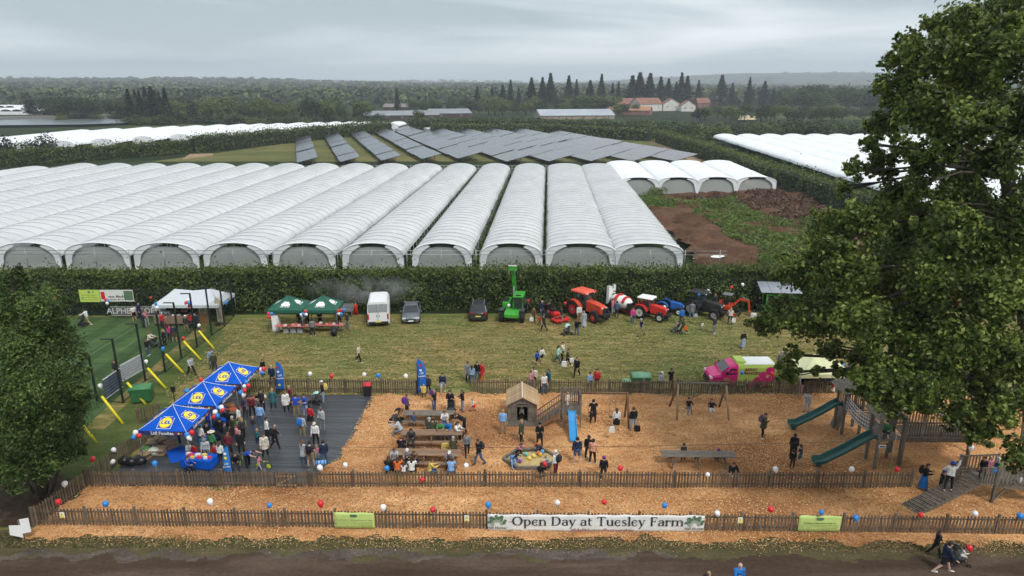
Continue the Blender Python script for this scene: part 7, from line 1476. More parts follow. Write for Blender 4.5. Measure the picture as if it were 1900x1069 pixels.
P_(868, 708, 'stand', 30, 1.74, 'grey', 'black', 'd', 'woman in long grey coat in the group of four behind the fence', 'C'); P_(876, 714, 'stand', 180, 1.64, 'ldenim', 'denim', 'k', 'long haired woman in denim jacket in the group of four', 'L'); P_(886, 707, 'stand', -20, 1.7, 'black', 'denim', 'b', 'woman in black jacket in the group of four', 'L'); P_(895, 708, 'stand', -40, 1.68, 'red', 'orange', 'r', 'woman in long red coat in the group of four', 'CL')
P_(822, 731, 'walk', 0, 1.82, 'navy', 'pale', 'd', 'man in navy top and pale shorts walking through the fence opening', 'Sw'); P_(795, 733, 'stand', -20, 1.68, 'dark', 'black', 'b', 'woman in dark coat with a purple bag beside the blue feather flag', 'L'); handbag(802, 733, .7, 'violet', 'purple shoulder bag of the woman by the feather flag', .4); P_(787, 740, 'stand', 0, 1.05, 'yellow', 'brown', 'f', 'small child in yellow coat at the fence opening', 'kC')
# --- deck crowd
P_(508, 760, 'stand', 180, 1.66, 'teal', 'navy', 'f', 'woman in teal coat alone near the blue feather flag', 'CL'); P_(532, 765, 'stand', 30, 1.7, 'white', 'black', 'r', 'woman in long white coat on the deck', 'CLw'); P_(541, 757, 'stand', -60, 1.8, 'maroon', 'dark', 'f', 'man in maroon jacket behind the woman in white', '')
P_(551, 774, 'stand', 180, 1.8, 'blue', 'khaki', 'd', 'man in blue tee and beige trousers with his back to us', 'sw'); P_(568, 773, 'wait', -40, 1.78, 'blue', 'ldenim', 'd', 'man in blue tee and jeans holding a cup', 'sw'); P_(601, 747, 'stand', -90, 1.78, 'black', 'ldenim', 'd', 'man in black jacket and white cap beside the pushchair on the deck', 'c'); pram(583, 752, -90, 'mint', 'pushchair with a mint lining standing on the deck'); backpack(PEOPLE[-1], 'yellow', 'yellow backpack worn by the man in the white cap')
P_(577, 792, 'stand', 150, 1.64, 'red', 'black', 'd', 'woman in red jumper and black skirt on the deck', 'K'); P_(599, 799, 'stand', -30, 1.8, 'pale', 'grey', 'k', 'tall man in pale long sleeved top at the right of the deck', 'waB' ); P_(562, 812, 'stand', 160, 1.72, 'pale', 'khaki', 'b', 'person in pale hoodie with a blue backpack on the deck'); backpack(PEOPLE[-1], 'royal', 'bright blue backpack on the pale hoodie')
P_(587, 826, 'stand', 0, 1.68, 'white', 'black', 'f', 'woman in white fleece and beige cap facing us on the deck', 'Lc', hatc='cream'); P_(564, 861, 'stand', 150, 1.66, 'pale', 'denim', 'r', 'woman in long pale grey coat at the front of the deck', 'CL'); P_(578, 867, 'stand', 180, 1.8, 'dark', 'khaki', 'd', 'man in dark tee and khaki shorts with a black backpack', 'Ssw'); backpack(PEOPLE[-1], 'black', 'black backpack of the man in khaki shorts')
P_(589, 853, 'stand', 170, 1.0, 'pink', 'pale', 'f', 'toddler between the two men at the right of the deck', 'kL'); P_(603, 865, 'stand', -160, 1.78, 'navy', 'denim', 'd', 'man in navy jacket carrying a rolled blue striped mat', ''); g = thing('rolled_mat', 'blue and white striped mat rolled under the navy man\'s arm', 'mat', G(601, 857, .85) + Vector((-.1, -.25, .1)), R(10)); MB().cyl((0, 0, 0), .14, .6, 'x', 12).build('roll', CLOTH['sky'], g)
for x in (-.2, 0, .2): MB().cyl((x, 0, 0), .145, .07, 'x', 12).build('stripe', CLOTH['royal'], g)
P_(512, 834, 'walk', 110, 1.82, 'black', 'black', 'd', 'bald man all in black walking away across the deck', 'BC'); backpack(PEOPLE[-1], 'black', 'black backpack of the bald man walking away'); P_(497, 818, 'stand', 120, 1.72, 'white', 'black', 'd', 'person in white and black beside the bald man'); P_(479, 826, 'stand', 150, 1.15, 'teal', 'navy', 'f', 'child in teal striped jumper in the deck crowd', 'k')
P_(493, 848, 'stand', 20, 1.68, 'cream', 'black', 'b', 'woman in cream patterned coat by the balance bikes', 'CLw'); P_(482, 873, 'walk', 90, 1.05, 'pink', 'pale', 'b', 'girl in pink jacket on the lime wheeled bike', 'kL'); P_(461, 868, 'bend', 60, 1.75, 'blue', 'black', 'd', 'man in blue tee bending towards the girl in pink', 's')
P_(485, 793, 'stand', 170, 1.78, 'sky', 'denim', 'd', 'person in blue shirt and padded vest in the crowd'); P_(471, 802, 'stand', 160, 1.15, 'dark', 'denim', 'f', 'child in striped top behind the padded vest person', 'k'); P_(457, 776, 'stand', -30, 1.78, 'purple', 'dark', 'd', 'man in mauve checked shirt behind the crates'); P_(469, 773, 'stand', 10, 1.66, 'maroon', 'black', 'b', 'woman with long brown hair beside the mauve shirt man', 'L'); P_(488, 762, 'stand', -30, 1.74, 'dark', 'black', 'd', 'person in dark jacket at the back of the crowd')
P_(446, 793, 'stand', -90, 1.64, 'white', 'khaki', 'd', 'woman in white with a bag beside the crates', 'L'); P_(429, 802, 'stand', 170, 1.66, 'black', 'black', 'd', 'woman in black dress beside the middle gazebo', 'KL'); P_(416, 788, 'wait', 60, 1.72, 'blue', 'navy', 'd', 'stall helper in blue tee under the middle gazebo', 's'); P_(452, 817, 'stand', -120, 1.7, 'dark', 'black', 'f', 'fair haired person in dark jacket amid the crowd', 'L')
P_(443, 828, 'stand', -60, 1.6, 'pink', 'dark', 'b', 'person in dusty pink jacket amid the crowd', 'L'); P_(449, 842, 'stand', 20, 1.7, 'black', 'black', 'f', 'person in black coat with white collar behind the balance bike', 'C'); P_(415, 833, 'bend', -90, 1.7, 'black', 'dark', 'd', 'person in black bending over the activity table queue'); P_(412, 818, 'stand', -140, 1.7, 'black', 'black', 'd', 'tall dark haired person in black near the middle gazebo leg')
P_(427, 846, 'stand', 180, 1.66, 'maroon', 'black', 'r', 'person in maroon in front of the feather flag queue', 'L'); P_(438, 860, 'sit', 20, 1.68, 'black', 'dark', 'b', 'seated person in black beside the lime balance bike', '', z=.5); P_(402, 812, 'stand', 140, 1.68, 'dark', 'denim', 'd', 'customer in dark coat at the middle gazebo table', 'C'); P_(390, 803, 'wait', 20, 1.7, 'blue', 'navy', 'd', 'helper in blue behind the middle gazebo table', 's')
P_(372, 818, 'stand', -60, 1.66, 'grey', 'denim', 'b', 'person in grey under the near edge of the middle gazebo', 'L'); P_(388, 826, 'stand', 30, 1.68, 'black', 'black', 'd', 'person in black between the two nearer gazebos'); P_(376, 830, 'stand', 150, 1.64, 'white', 'denim', 'd', 'person in white top and blue cap between the nearer gazebos', 'c', hatc='sky'); P_(396, 842, 'stand', 160, 1.66, 'green', 'dark', 'b', 'woman in straw sun hat in the crowd', 'HL', hatc='cream')
P_(381, 846, 'stand', 30, 1.5, 'teal', 'dark', 'b', 'youth in grey green hoodie behind the activity table'); P_(385, 856, 'stand', 10, 1.64, 'pale', 'grey', 'd', 'person in pale hoodie leaning at the activity table', 'c', hatc='grey'); P_(401, 855, 'stand', -10, 1.2, 'red', 'denim', 'b', 'child in red jacket at the right of the activity table', 'k'); P_(363, 853, 'stand', 0, 1.1, 'red', 'dark', 'd', 'child in red top behind the activity table', 'k'); P_(353, 851, 'stand', 20, 1.15, 'white', 'denim', 'f', 'small child in white behind the activity table', 'k')
P_(347, 868, 'sit', 70, 1.68, 'blue', 'navy', 'b', 'helper in dark blue seated at the left of the activity table', 'L', z=.5); P_(334, 822, 'bend', -90, 1.7, 'grey', 'dark', 'd', 'person stooping under the nearest blue gazebo'); P_(411, 862, 'stand', 160, 1.6, 'white', 'black', 'b', 'person in white and black beside the light blue flag', 'L'); P_(420, 826, 'stand', 100, 1.68, 'dark', 'denim', 'd', 'person in dark hooded top deep in the crowd'); P_(436, 812, 'stand', -30, 1.62, 'olive', 'dark', 'g', 'grey haired person in olive deep in the crowd')
# --- picnic tables
P_(756, 775, 'stand', 120, 1.7, 'purple', 'dark', 'r', 'person in mauve with a purple backpack at the far picnic table', ''); backpack(PEOPLE[-1], 'violet', 'purple backpack at the far picnic table'); P_(744, 799, 'sitlean', -100, 1.75, 'pale', 'grey', 'd', 'man in pale hoodie seated with one leg out by the pushchair', 'w', z=.5); pram(735, 786, -90, 'black', 'black pushchair at the left end of the far picnic table'); P_(769, 795, 'stand', 0, 1.05, 'denim', 'denim', 'b', 'small child in blue beside the far picnic table', 'k')
P_(806, 768, 'stand', 60, 1.76, 'black', 'denim', 'g', 'bald man in black tee standing at the far picnic table', 'Bs'); P_(836, 769, 'wait', 0, 1.8, 'black', 'denim', 'd', 'man in black jumper standing behind the dark pushchair'); pram(838, 772, 0, 'black', 'dark pushchair in front of the man in black jumper'); P_(859, 766, 'wait', -70, 1.68, 'black', 'ldenim', 'b', 'long haired woman in black top and pale jeans', 'L'); P_(878, 766, 'walk', -60, .98, 'white', 'pink', 'f', 'toddler in white and pink holding a red balloon', 'k')
seats = [(826, 781, 'sit', 0, 'white', 'denim', 'b', 'person in white seated on the far side of the far picnic table', ''), (796, 799, 'sitlean', 180, 'dark', 'dark', 'g', 'grey haired person seated at the near side of the far table', ''), (803, 799, 'sit', 180, 'olive', 'dark', 'b', 'man in dark green seated at the near side of the far table', ''), (818, 800, 'sit', 0, 'green', 'denim', 'r', 'woman in green and white turned to face us at the far table', 'L'), (833, 799, 'sit', -20, 'royal', 'ldenim', 'f', 'woman in bright blue seated facing us at the far table', 'L'), (846, 803, 'sit', 60, 'white', 'black', 'd', 'woman in black and white seated at the right of the far table', 'L'),
         (744, 834, 'sit', 180, 'black', 'black', 'r', 'person in black with their back to us at the middle table', ''), (764, 815, 'sit', 0, 'dark', 'dark', 'd', 'person in striped top on the far side of the middle table', 'L'), (841, 834, 'sit', 180, 'olive', 'dark', 'g', 'woman in dark green coat seated at the right of the middle table', ''),
         (733, 852, 'sit', 0, 'pale', 'denim', 'b', 'person in pale tee on the far side of the near table, left end', 's'), (757, 853, 'sit', 0, 'grey', 'black', 'd', 'person in grey tee and dark cap on the far side of the near table', 'sc'), (776, 854, 'sitlean', -40, 'brown', 'dark', 'b', 'person in brown coat slumped on the near table', ''), (835, 853, 'sitlean', 0, 'grey', 'dark', 'd', 'person in grey leaning on the right of the near table', 'c'),
         (721, 873, 'sit', 180, 'black', 'black', 'b', 'woman in black with brown hair, left end of the nearest bench', 'L'), (738, 874, 'sit', 180, 'orange', 'black', 'b', 'person in orange red top on the nearest bench', 'L'), (764, 874, 'sit', 180, 'white', 'black', 'd', 'dark haired woman in white on the nearest bench', 'L'), (797, 875, 'sit', 110, 'yellow', 'denim', 'b', 'man in pale yellow shirt on the nearest bench', ''), (837, 875, 'sit', 180, 'sky', 'denim', 'b', 'person in light blue hoodie at the right end of the nearest bench', '')]
for px, py, ps, fc, tp_, bt, hr, lab, st in seats: P_(px, py, ps, fc, 1.7, tp_, bt, hr, lab, st, z=.6)
P_(749, 876, 'sit', 180, 1.15, 'white', 'denim', 'b', 'child in white on the nearest bench beside the orange top', 'kL', z=.6); P_(862, 806, 'bend', -90, 1.75, 'black', 'black', 'b', 'person in dark green black coat bending over the far table'); handbag(846, 810, .2, 'white', 'white carrier bag hanging at the far table'); handbag(826, 835, .1, 'yellow', 'yellow and black bag on the ground by the middle table', .5)
P_(867, 849, 'walk', 10, 1.66, 'grey', 'black', 'r', 'woman in grey vest and black leggings walking past the tables', 'L'); P_(889, 866, 'walk', -60, 1.82, 'black', 'denim', 'd', 'man in black with dark jeans walking by the near table'); backpack(PEOPLE[-1], 'dark', 'grey black backpack of the man walking by the near table'); P_(933, 808, 'stand', 170, 1.78, 'sky', 'khaki', 'f', 'man in pale blue shirt and khaki trousers by the playhouse')
# --- playhouse, sandpit and tower
P_(967, 784, 'walk', 0, .98, 'grey', 'black', 'f', 'small child standing in the playhouse doorway', 'k', loc=ph.location + Vector((-.05, .25, .16))); P_(967, 824, 'stand', 60, 1.68, 'olive', 'black', 'f', 'woman in green top and long black vest watching the sandpit', 'CL'); P_(1001, 831, 'wait', 0, 1.7, 'black', 'black', 'd', 'woman in black coat and black beanie standing behind the sandpit', 'bC', hatc='black')
P_(963, 846, 'kneel', 30, 1.2, 'pink', 'black', 'b', 'girl in pink kneeling at the left of the sandpit', 'kL'); P_(1004, 845, 'kneel', -60, 1.1, 'navy', 'dark', 'd', 'child in navy with an orange hat at the back of the sandpit', 'kb', hatc='orange'); P_(951, 869, 'floor', 20, 1.0, 'sky', 'sky', 'd', 'small child in patterned blue at the left corner of the sandpit', 'k'); P_(957, 860, 'kneel', 60, 1.1, 'navy', 'denim', 'd', 'child in dark blue beside the blue balloon at the sandpit', 'k')
P_(1003, 884, 'sit', 160, 1.68, 'black', 'black', 'd', 'dark haired woman in black seated on the sandpit edge', 'L', z=.35); P_(1031, 885, 'stand', -130, 1.66, 'white', 'maroon', 'g', 'woman in striped top and white hat at the sandpit', 'b'); backpack(PEOPLE[-1], 'dark', 'small dark backpack of the woman in the striped top'); P_(1018, 868, 'floor', -90, 1.0, 'pale', 'pale', 'f', 'toddler in pale clothes at the right of the sandpit', 'k')
P_(1070, 864, 'stand', 180, 1.82, 'navy', 'denim', 'd', 'man in navy jumper and blue shorts at the foot of the blue slide', 'Sw'); P_(1091, 856, 'stand', 160, 1.66, 'black', 'black', 'k', 'woman in black with a grey bag behind the peach jacket', 'Lw'); P_(1099, 864, 'stand', 150, 1.7, 'peach', 'black', 'd', 'woman in peach jacket and black leggings', 'w'); P_(1119, 894, 'stand', 170, 1.55, 'black', 'black', 'd', 'boy in black with a purple cap by the inner fence', 'cw', hatc='violet')
P_(1100, 788, 'carry', 180, 1.8, 'black', 'black', 'd', 'man in black holding a child at the tower swing', 'C'); P_(1101, 775, 'swing', 180, .9, 'dark', 'dark', 'd', 'small child in dark clothes in the tower swing', 'k', loc=tw.location + Vector((1.45, .5, .66))); P_(1143, 802, 'stand', 170, 1.66, 'white', 'black', 'b', 'woman in white top and black skirt by the second tower swing', 'KL'); handbag(1135, 802, .75, 'white', 'white bag of the woman in the black skirt', .4)
P_(1174, 802, 'stand', 190, 1.72, 'black', 'ldenim', 'b', 'woman in black coat and pale jeans at the end of the swing beam', ''); handbag(1182, 800, .8, 'black', 'black shoulder bag of the woman at the swing beam', .4); P_(1052, 780, 'stand', 60, 1.05, 'white', 'white', 'f', 'child in white on top of the slide tower', 'k', loc=tw.location + Vector((-.25, .7, 1.28)))
P_(985, 722, 'stand', 60, 1.6, 'pink', 'grey', 'r', 'woman in pink behind the fence, left of the pair', 'L'); P_(991, 718, 'stand', -30, 1.72, 'cream', 'dark', 'b', 'woman in pale pink checked shirt behind the fence', ''); P_(1009, 734, 'stand', 20, 1.72, 'white', 'denim', 'f', 'blonde woman in white top and wide blue trousers inside the fence', 'sL'); P_(1018, 723, 'stand', -60, 1.76, 'teal', 'dark', 'b', 'long haired person in dark green behind the fence', 'L')
P_(1094, 722, 'stand', 20, 1.4, 'sky', 'dark', 'd', 'child in light blue behind the back fence', 'k'); P_(1107, 722, 'stand', -10, 1.74, 'red', 'dark', 'd', 'person in red and grey jacket behind the back fence')
# --- lawn walkers
P_(996, 678, 'walk', 40, 1.35, 'blue', 'black', 'd', 'boy in royal blue top walking on the lawn', 'Sc', hatc='black'); P_(1005, 673, 'walk', 30, 1.45, 'white', 'black', 'd', 'girl in white top and black skirt walking on the lawn', 'SL'); P_(1035, 674, 'walk', 80, 1.66, 'mint', 'teal', 'k', 'woman in mint jacket walking on the lawn', 'L'); P_(1043, 670, 'phone', 60, 1.78, 'cream', 'black', 'b', 'man in cream jacket between the mint and dark walkers'); P_(1052, 680, 'stride', 90, 1.66, 'olive', 'black', 'd', 'woman in dark green with white bags walking on the lawn', 'w'); handbag(1047, 680, .7, 'white', 'large white tote of the woman in dark green', .45); handbag(1061, 672, .9, 'white', 'white parcel carried before the woman in dark green', .35)
P_(1070, 700, 'walk', -30, 1.8, 'black', 'black', 'b', 'man all in black walking near the back fence')
P_(993, 572, 'stand', 0, 1.8, 'navy', 'black', 'g', 'grey haired man in dark suit by the hedge'); P_(990, 599, 'stand', 20, 1.66, 'brown', 'dark', 'b', 'woman in brown with a white bag near the mower', ''); handbag(986, 596, .35, 'white', 'white carrier bag by the woman in brown', .4); P_(1005, 588, 'stand', 40, 1.76, 'navy', 'denim', 'g', 'man in navy left of the red mower'); P_(1009, 615, 'walk', -60, 1.74, 'dark', 'black', 'b', 'man in dark jacket walking left in front of the mower'); P_(1017, 590, 'stand', 60, 1.76, 'black', 'denim', 'd', 'man in black behind the red mower'); P_(1042, 600, 'stand', -90, 1.74, 'dark', 'grey', 'd', 'man in dark clothes right of the red mower'); P_(1001, 604, 'stand', 30, 1.0, 'red', 'dark', 'b', 'child in red in front of the mower', 'k')
P_(1070, 623, 'phone', 150, 1.68, 'black', 'denim', 'r', 'red haired woman in black raising a phone beside the pale pushchair', 'L'); pram(1051, 622, -60, 'mint', 'black pushchair with a pale mint hood on the lawn'); P_(1074, 596, 'stand', 20, 1.74, 'white', 'khaki', 'r', 'person in white top in front of the orange tractor', ''); P_(1083, 607, 'stand', -30, 1.68, 'pale', 'pale', 'f', 'woman in long pale dress in front of the orange tractor', 'MLw')
P_(1136, 582, 'stand', 60, 1.66, 'pink', 'pale', 'b', 'person in pink left of the sprayer tank', 'L'); P_(1144, 589, 'stand', 170, 1.74, 'denim', 'dark', 'b', 'person in denim shirt in front of the sprayer'); P_(1173, 600, 'stand', 30, 1.68, 'hotpink', 'denim', 'b', 'woman in bright pink jacket beside the small red tractor', ''); P_(1190, 623, 'stride', -80, 1.8, 'navy', 'khaki', 'g', 'man in navy tee and khaki trousers striding left', 's')
P_(1234, 568, 'stand', 0, 1.8, 'black', 'dark', 'd', 'big man in black tee behind the tiny blue tractor', 's'); P_(1264, 603, 'stand', 180, 1.8, 'royal', 'dark', 'b', 'man in bright blue jacket behind the grey pushchair'); P_(1267, 619, 'push', -90, 1.68, 'olive', 'black', 'b', 'woman in olive coat pushing a grey pushchair', 'CLw'); pram(1254, 618, -90, 'grey', 'grey and white pushchair on the lawn by the black tractor', GREYM); P_(1283, 590, 'stand', 160, 1.74, 'grey', 'ldenim', 'b', 'woman in grey coat beside the black tractor', 'C'); handbag(1291, 588, .8, 'pale', 'pale bag of the woman in the grey coat'); handbag(1272, 612, .6, 'orange', 'orange carrier bag of the woman in the olive coat', .35)
P_(1302, 614, 'walk', 40, .95, 'white', 'grey', 'f', 'toddler in white standing alone on the lawn', 'k'); P_(1324, 619, 'stand', 40, 1.78, 'dark', 'grey', 'b', 'man in dark jacket and grey trousers alone on the lawn', 'w'); P_(1354, 602, 'wait', 160, 1.72, 'cream', 'navy', 'f', 'woman in cream shirt with a dark pack in front of the excavator', 'L'); handbag(1361, 598, .4, 'white', 'white carrier bag of the woman in the cream shirt', .4)
for px, py, c, lab in ((1307, 562, 'pale', 'person in pale top behind the black tractor'), (1317, 566, 'brown', 'person in brown behind the black tractor'), (1325, 574, 'dark', 'person in dark jacket between the black tractor and the excavator'), (1407, 579, 'black', 'person in black at the green trailer'), (1298, 563, 'cream', 'person in cream behind the black tractor roof')): P_(px, py, 'stand', rnd.uniform(-40, 40), 1.74, c, 'dark', rnd.choice('dbf'), lab)
P_(1396, 607, 'stand', 160, 1.72, 'white', 'black', 'k', 'woman in white shirt and black trousers left of the oak branches', ''); P_(1408, 612, 'stand', 180, 1.72, 'black', 'black', 'k', 'person in black between the two white tops by the oak'); P_(1421, 606, 'stand', 150, 1.68, 'white', 'ldenim', 'b', 'woman in white top and jeans by the oak branches', 'L'); P_(1377, 646, 'walk', 20, 1.7, 'black', 'ldenim', 'b', 'person in black top and wide pale jeans on the lawn', 'Mw')
P_(1225, 726, 'stand', 30, 1.68, 'pale', 'grey', 'b', 'woman in pale hoodie and white cap behind the back fence', 'cL'); P_(1243, 722, 'stand', 20, 1.78, 'black', 'black', 'd', 'man in black tee behind the back fence', 's'); P_(1447, 688, 'stand', 160, 1.74, 'grey', 'dark', 'g', 'person in grey behind the lime end of the van'); P_(1451, 684, 'stand', 180, 1.78, 'dark', 'dark', 'r', 'tall person in dark jacket behind the lime end of the van'); P_(1580, 684, 'stand', 160, 1.72, 'ldenim', 'denim', 'b', 'person in denim on the lawn behind the cream gazebo')
# --- right playground
P_(1277, 762, 'swing', 0, 1.35, 'black', 'grey', 'd', 'child in black on the left swing of the timber frame', 'k', loc=sw.matrix_basis @ Vector((-.85, -.1, .62))); P_(1316, 768, 'swing', 0, 1.45, 'black', 'white', 'r', 'girl in black top and white shorts on the right swing', 'kLSw', loc=sw.matrix_basis @ Vector((.72, -.3, .57))); P_(1414, 813, 'phone', 50, 1.74, 'olive', 'black', 'b', 'person in olive parka with a patterned backpack on the bark', 'C'); backpack(PEOPLE[-1], 'purple', 'patterned backpack on the olive parka')
P_(1267, 858, 'stand', 180, 1.15, 'dark', 'dark', 'd', 'boy in dark top behind the long grey table', 'k'); P_(1329, 856, 'kneel', 0, 1.15, 'violet', 'dark', 'd', 'child with a purple hat peeping over the long grey table', 'kb', hatc='violet'); P_(1357, 880, 'sit', 10, 1.8, 'black', 'white', 'b', 'man in black seated at the right end of the long table', 'S', z=.5)
P_(1470, 853, 'stand', 160, 1.68, 'black', 'black', 'k', 'woman in black with a white bag below the upper green slide', 'CL'); P_(1469, 872, 'stand', 180, 1.2, 'black', 'black', 'd', 'boy in black beside the inner fence below the slides', 'k'); P_(1482, 866, 'stand', -140, 1.35, 'dark', 'teal', 'd', 'boy in dark tee and teal shorts below the slides', 'kSs'); P_(1495, 767, 'phone', -30, 1.6, 'pale', 'pale', 'k', 'girl in pale grey tracksuit and black boots by the upper slide', 'L')
P_(1486, 731, 'stand', 60, 1.7, 'black', 'pink', 'b', 'person in black top and pink shorts behind the fence by the gazebo', 'S'); P_(1496, 727, 'stand', 30, 1.68, 'brown', 'khaki', 'r', 'woman in brown with an ochre skirt behind the fence', 'M'); P_(1521, 722, 'stand', -20, 1.8, 'navy', 'dark', 'g', 'bald man in dark blue behind the fence by the cream gazebo', 'B'); P_(1544, 732, 'walk', 60, 1.2, 'red', 'white', 'd', 'girl in red top and white skirt by the fence', 'kKL')
P_(1563, 800, 'stand', 0, 1.05, 'hotpink', 'pink', 'b', 'child in bright pink at the top of the upper slide', 'k', loc=cf.location + lead(A[1].lerp(A[2], .3), zA + .02) + Vector((0, .5, 0))); P_(1577, 800, 'stand', 30, 1.05, 'white', 'pink', 'f', 'child in white at the bridge end of the slide platform', 'kL', loc=cf.location + lead(A[1].lerp(A[2], .8), zA + .02) + Vector((0, .5, 0))); P_(1637, 860, 'sit', -40, 1.78, 'green', 'dark', 'b', 'adult in green crouching on the lower slide platform', 'S', loc=cf.location + lead((B[0] + B[2]) / 2, zB + .15)); P_(1610, 830, 'carry', -20, 1.1, 'cream', 'pink', 'b', 'child crossing the net bridge', 'k', loc=cf.location + lead(A[2], zA).lerp(lead(B[3], zB), .5) + Vector((-.3, -.2, -.2)))
P_(1711, 911, 'wait', 60, 1.68, 'black', 'royal', 'd', 'woman in black with a blue patterned skirt below the walkway', 'M'); backpack(PEOPLE[-1], 'black', 'black backpack of the woman in the blue skirt'); P_(1743, 913, 'stand', 80, 1.25, 'dark', 'dark', 'd', 'child in dark jacket and blue cap by the ramp', 'kc', hatc='blue'); rl = rp.location; P_(1772, 915, 'wave', 150, 1.78, 'white', 'black', 'd', 'person in white jumper and blue cap waving on the ramp', 'cw', hatc='blue', loc=rl + (r0a + r0b) / 2 + (r1a - r0a) * .62 + Vector((0, 0, .03)))
for k, (dx, dy, c, b_, hh, lab) in enumerate(((.35, .5, 'black', 'black', 1.3, 'child in black on the platform at the top of the ramp'), (.95, .8, 'pink', 'pink', 1.1, 'child in pink on the platform at the top of the ramp'), (1.3, .5, 'green', 'denim', 1.1, 'child in green on the platform at the top of the ramp'), (1.5, 1.0, 'cream', 'denim', 1.25, 'child in cream on the platform at the top of the ramp'))): P_(0, 0, 'stand', -20 + 30 * k, hh, c, b_, 'bfdf'[k], lab, 'k', loc=rl + r1b + Vector((dx, dy, .04)))
# --- track
P_(1733, 1034, 'walk', 70, 1.68, 'black', 'black', 'b', 'woman in black with long hair walking on the track', 'L'); P_(1748, 1062, 'stride', 75, 1.84, 'navy', 'black', 'd', 'man in navy jumper, shorts and white trainers pushing a pushchair on the track', 'Sw'); pram(1776, 1048, 80, 'black', 'black and pink pushchair on the track'); P_(1780, 1046, 'sit', 80, .95, 'white', 'white', 'b', 'small child riding in the pushchair on the track', 'kS', loc=G(1777, 1048) + Vector((.05, 0, .56)))
P_(1366, 1104, 'phone', 10, 1.8, 'royal', 'royal', 'g', 'balding man in bright blue jacket at the bottom edge', 'B'); P_(1304, 1122, 'wait', 40, 1.7, 'mint', 'black', 'd', 'person in mint top at the bottom edge', 'L'); P_(1311, 1116, 'wait', -40, 1.66, 'cream', 'black', 'f', 'fair haired person beside the mint top at the bottom edge', 'L')
for o in PEOPLE: del o['_b']
# balance bikes
for q, fc, lab in (((448, 862), 10, 'lime wheeled balance bike beside the seated person in black'), ((490, 872), 80, 'lime wheeled bike ridden by the girl in pink')):
    g = thing('balance_bike', lab, 'bike', G(*q) + Vector((0, 0, .12)), R(fc))
    for y in (-.36, .36): wheel(g, (0, y, .2), .2, .05, M((.45, .6, .05), .5), rr=.8)
    MB().tube([(0, -.36, .2), (0, -.3, .55), (0, .1, .42), (0, .36, .2)], .025, 6).build('frame', M((.45, .6, .05), .5), g); MB().tube([(-.2, -.28, .6), (.2, -.28, .6)], .018, 6).build('handlebar', BLACK, g); MB().box((0, .12, .46), (.12, .22, .05)).build('seat', BLACK, g)
# ================================================================ BALLOONS
def lathe_b():
    mb = MB(); pr = [(.012, -.215), (.02, -.20), (.015, -.19), (.07, -.15), (.125, -.08), (.15, 0), (.148, .06), (.12, .12), (.07, .155), (.01, .168)]
    mb.loft([[(r * math.cos(2 * math.pi * k / 14), r * math.sin(2 * math.pi * k / 14), z) for k in range(14)] for r, z in pr], True, True); return mb.mesh('balloon')
BALM = lathe_b(); BC = {'R': M((.62, .02, .03), .28, .03, 2, 0, .5), 'W': M((.80, .80, .80), .3, .02, 2, 0, .5), 'B': M((.02, .22, .62), .28, .03, 2, 0, .5)}; CN = {'R': 'red', 'W': 'white', 'B': 'blue'}; STR = M((.6, .6, .6), .8)
def balloon(c, p, label, group, tie=None, s=1.0):
    o = link('balloon', BALM, None, BC[c], p); o.rotation_euler = (rnd.uniform(-.5, .5), rnd.uniform(-.5, .5), rnd.uniform(0, 6)); k = s * rnd.uniform(.9, 1.1); o.scale = (k, k, k * rnd.uniform(.95, 1.12)); tag(o, label, 'balloon', group)
    a = o.rotation_euler.to_matrix() @ Vector((0, 0, -.205 * k)); end = (Vector(tie) - Vector(p)) if tie is not None else a + Vector((0, 0, -.35))
    mt = Matrix.Diagonal((1 / o.scale.x, 1 / o.scale.y, 1 / o.scale.z)) @ o.rotation_euler.to_matrix().transposed()
    MB().tube([mt @ a, mt @ (a.lerp(end, .5) + Vector((.01, 0, -.02))), mt @ end], .006, 4).build('string', STR, o); return o
def row_b(items, f0, f1, where, group, z0=1.15):
    a, b_ = G(*f0), G(*f1); items = sorted(items)
    for i, (px, py, c) in enumerate(items):
        Y = a.y + (b_.y - a.y) * (px - f0[0]) / (f1[0] - f0[0]); p = at_y(px, py, Y - .15); balloon(c, p, '%s balloon %s, %s balloon from the left' % (CN[c], where, ORD[i]), group, (p.x + rnd.uniform(-.05, .05), Y - .05, z0))
row_b([(108, 931, 'R'), (196, 935, 'B'), (390, 931, 'W'), (500, 938, 'B'), (595, 935, 'R'), (711, 942, 'W'), (803, 946, 'R'), (906, 937, 'B'), (1034, 933, 'W'), (1121, 932, 'R'), (1233, 938, 'B'), (1331, 953, 'W'), (1430, 945, 'R'), (1524, 951, 'B'), (1588, 961, 'B'), (1708, 956, 'R'), (1809, 953, 'W'), (1893, 958, 'B')], (68, 978), (1945, 995), 'on the front fence', 'balloons on the front fence')
row_b([(287, 860, 'B'), (594, 868, 'W'), (641, 863, 'W'), (718, 869, 'B'), (784, 890, 'R'), (865, 864, 'W'), (1151, 869, 'R'), (1313, 881, 'W'), (1439, 871, 'W'), (1580, 871, 'W'), (1665, 871, 'R')], (170, 907), (1690, 909), 'on the inner fence', 'balloons on the inner fence')
row_b([(575, 694, 'W'), (615, 698, 'R'), (676, 695, 'W'), (702, 697, 'B'), (753, 698, 'W')], (440, 728), (775, 731), 'on the back fence behind the deck', 'balloons on the back fence')
row_b([(1377, 692, 'B'), (1433, 694, 'R')], (880, 731), (1760, 733), 'on the back fence before the berry van', 'balloons before the van')
row_b([(120, 898, 'W'), (172, 852, 'R'), (209, 857, 'W'), (211, 835, 'W')], (100, 954), (235, 850), 'on the slanting fence by the evergreen', 'balloons on the slanting fence')
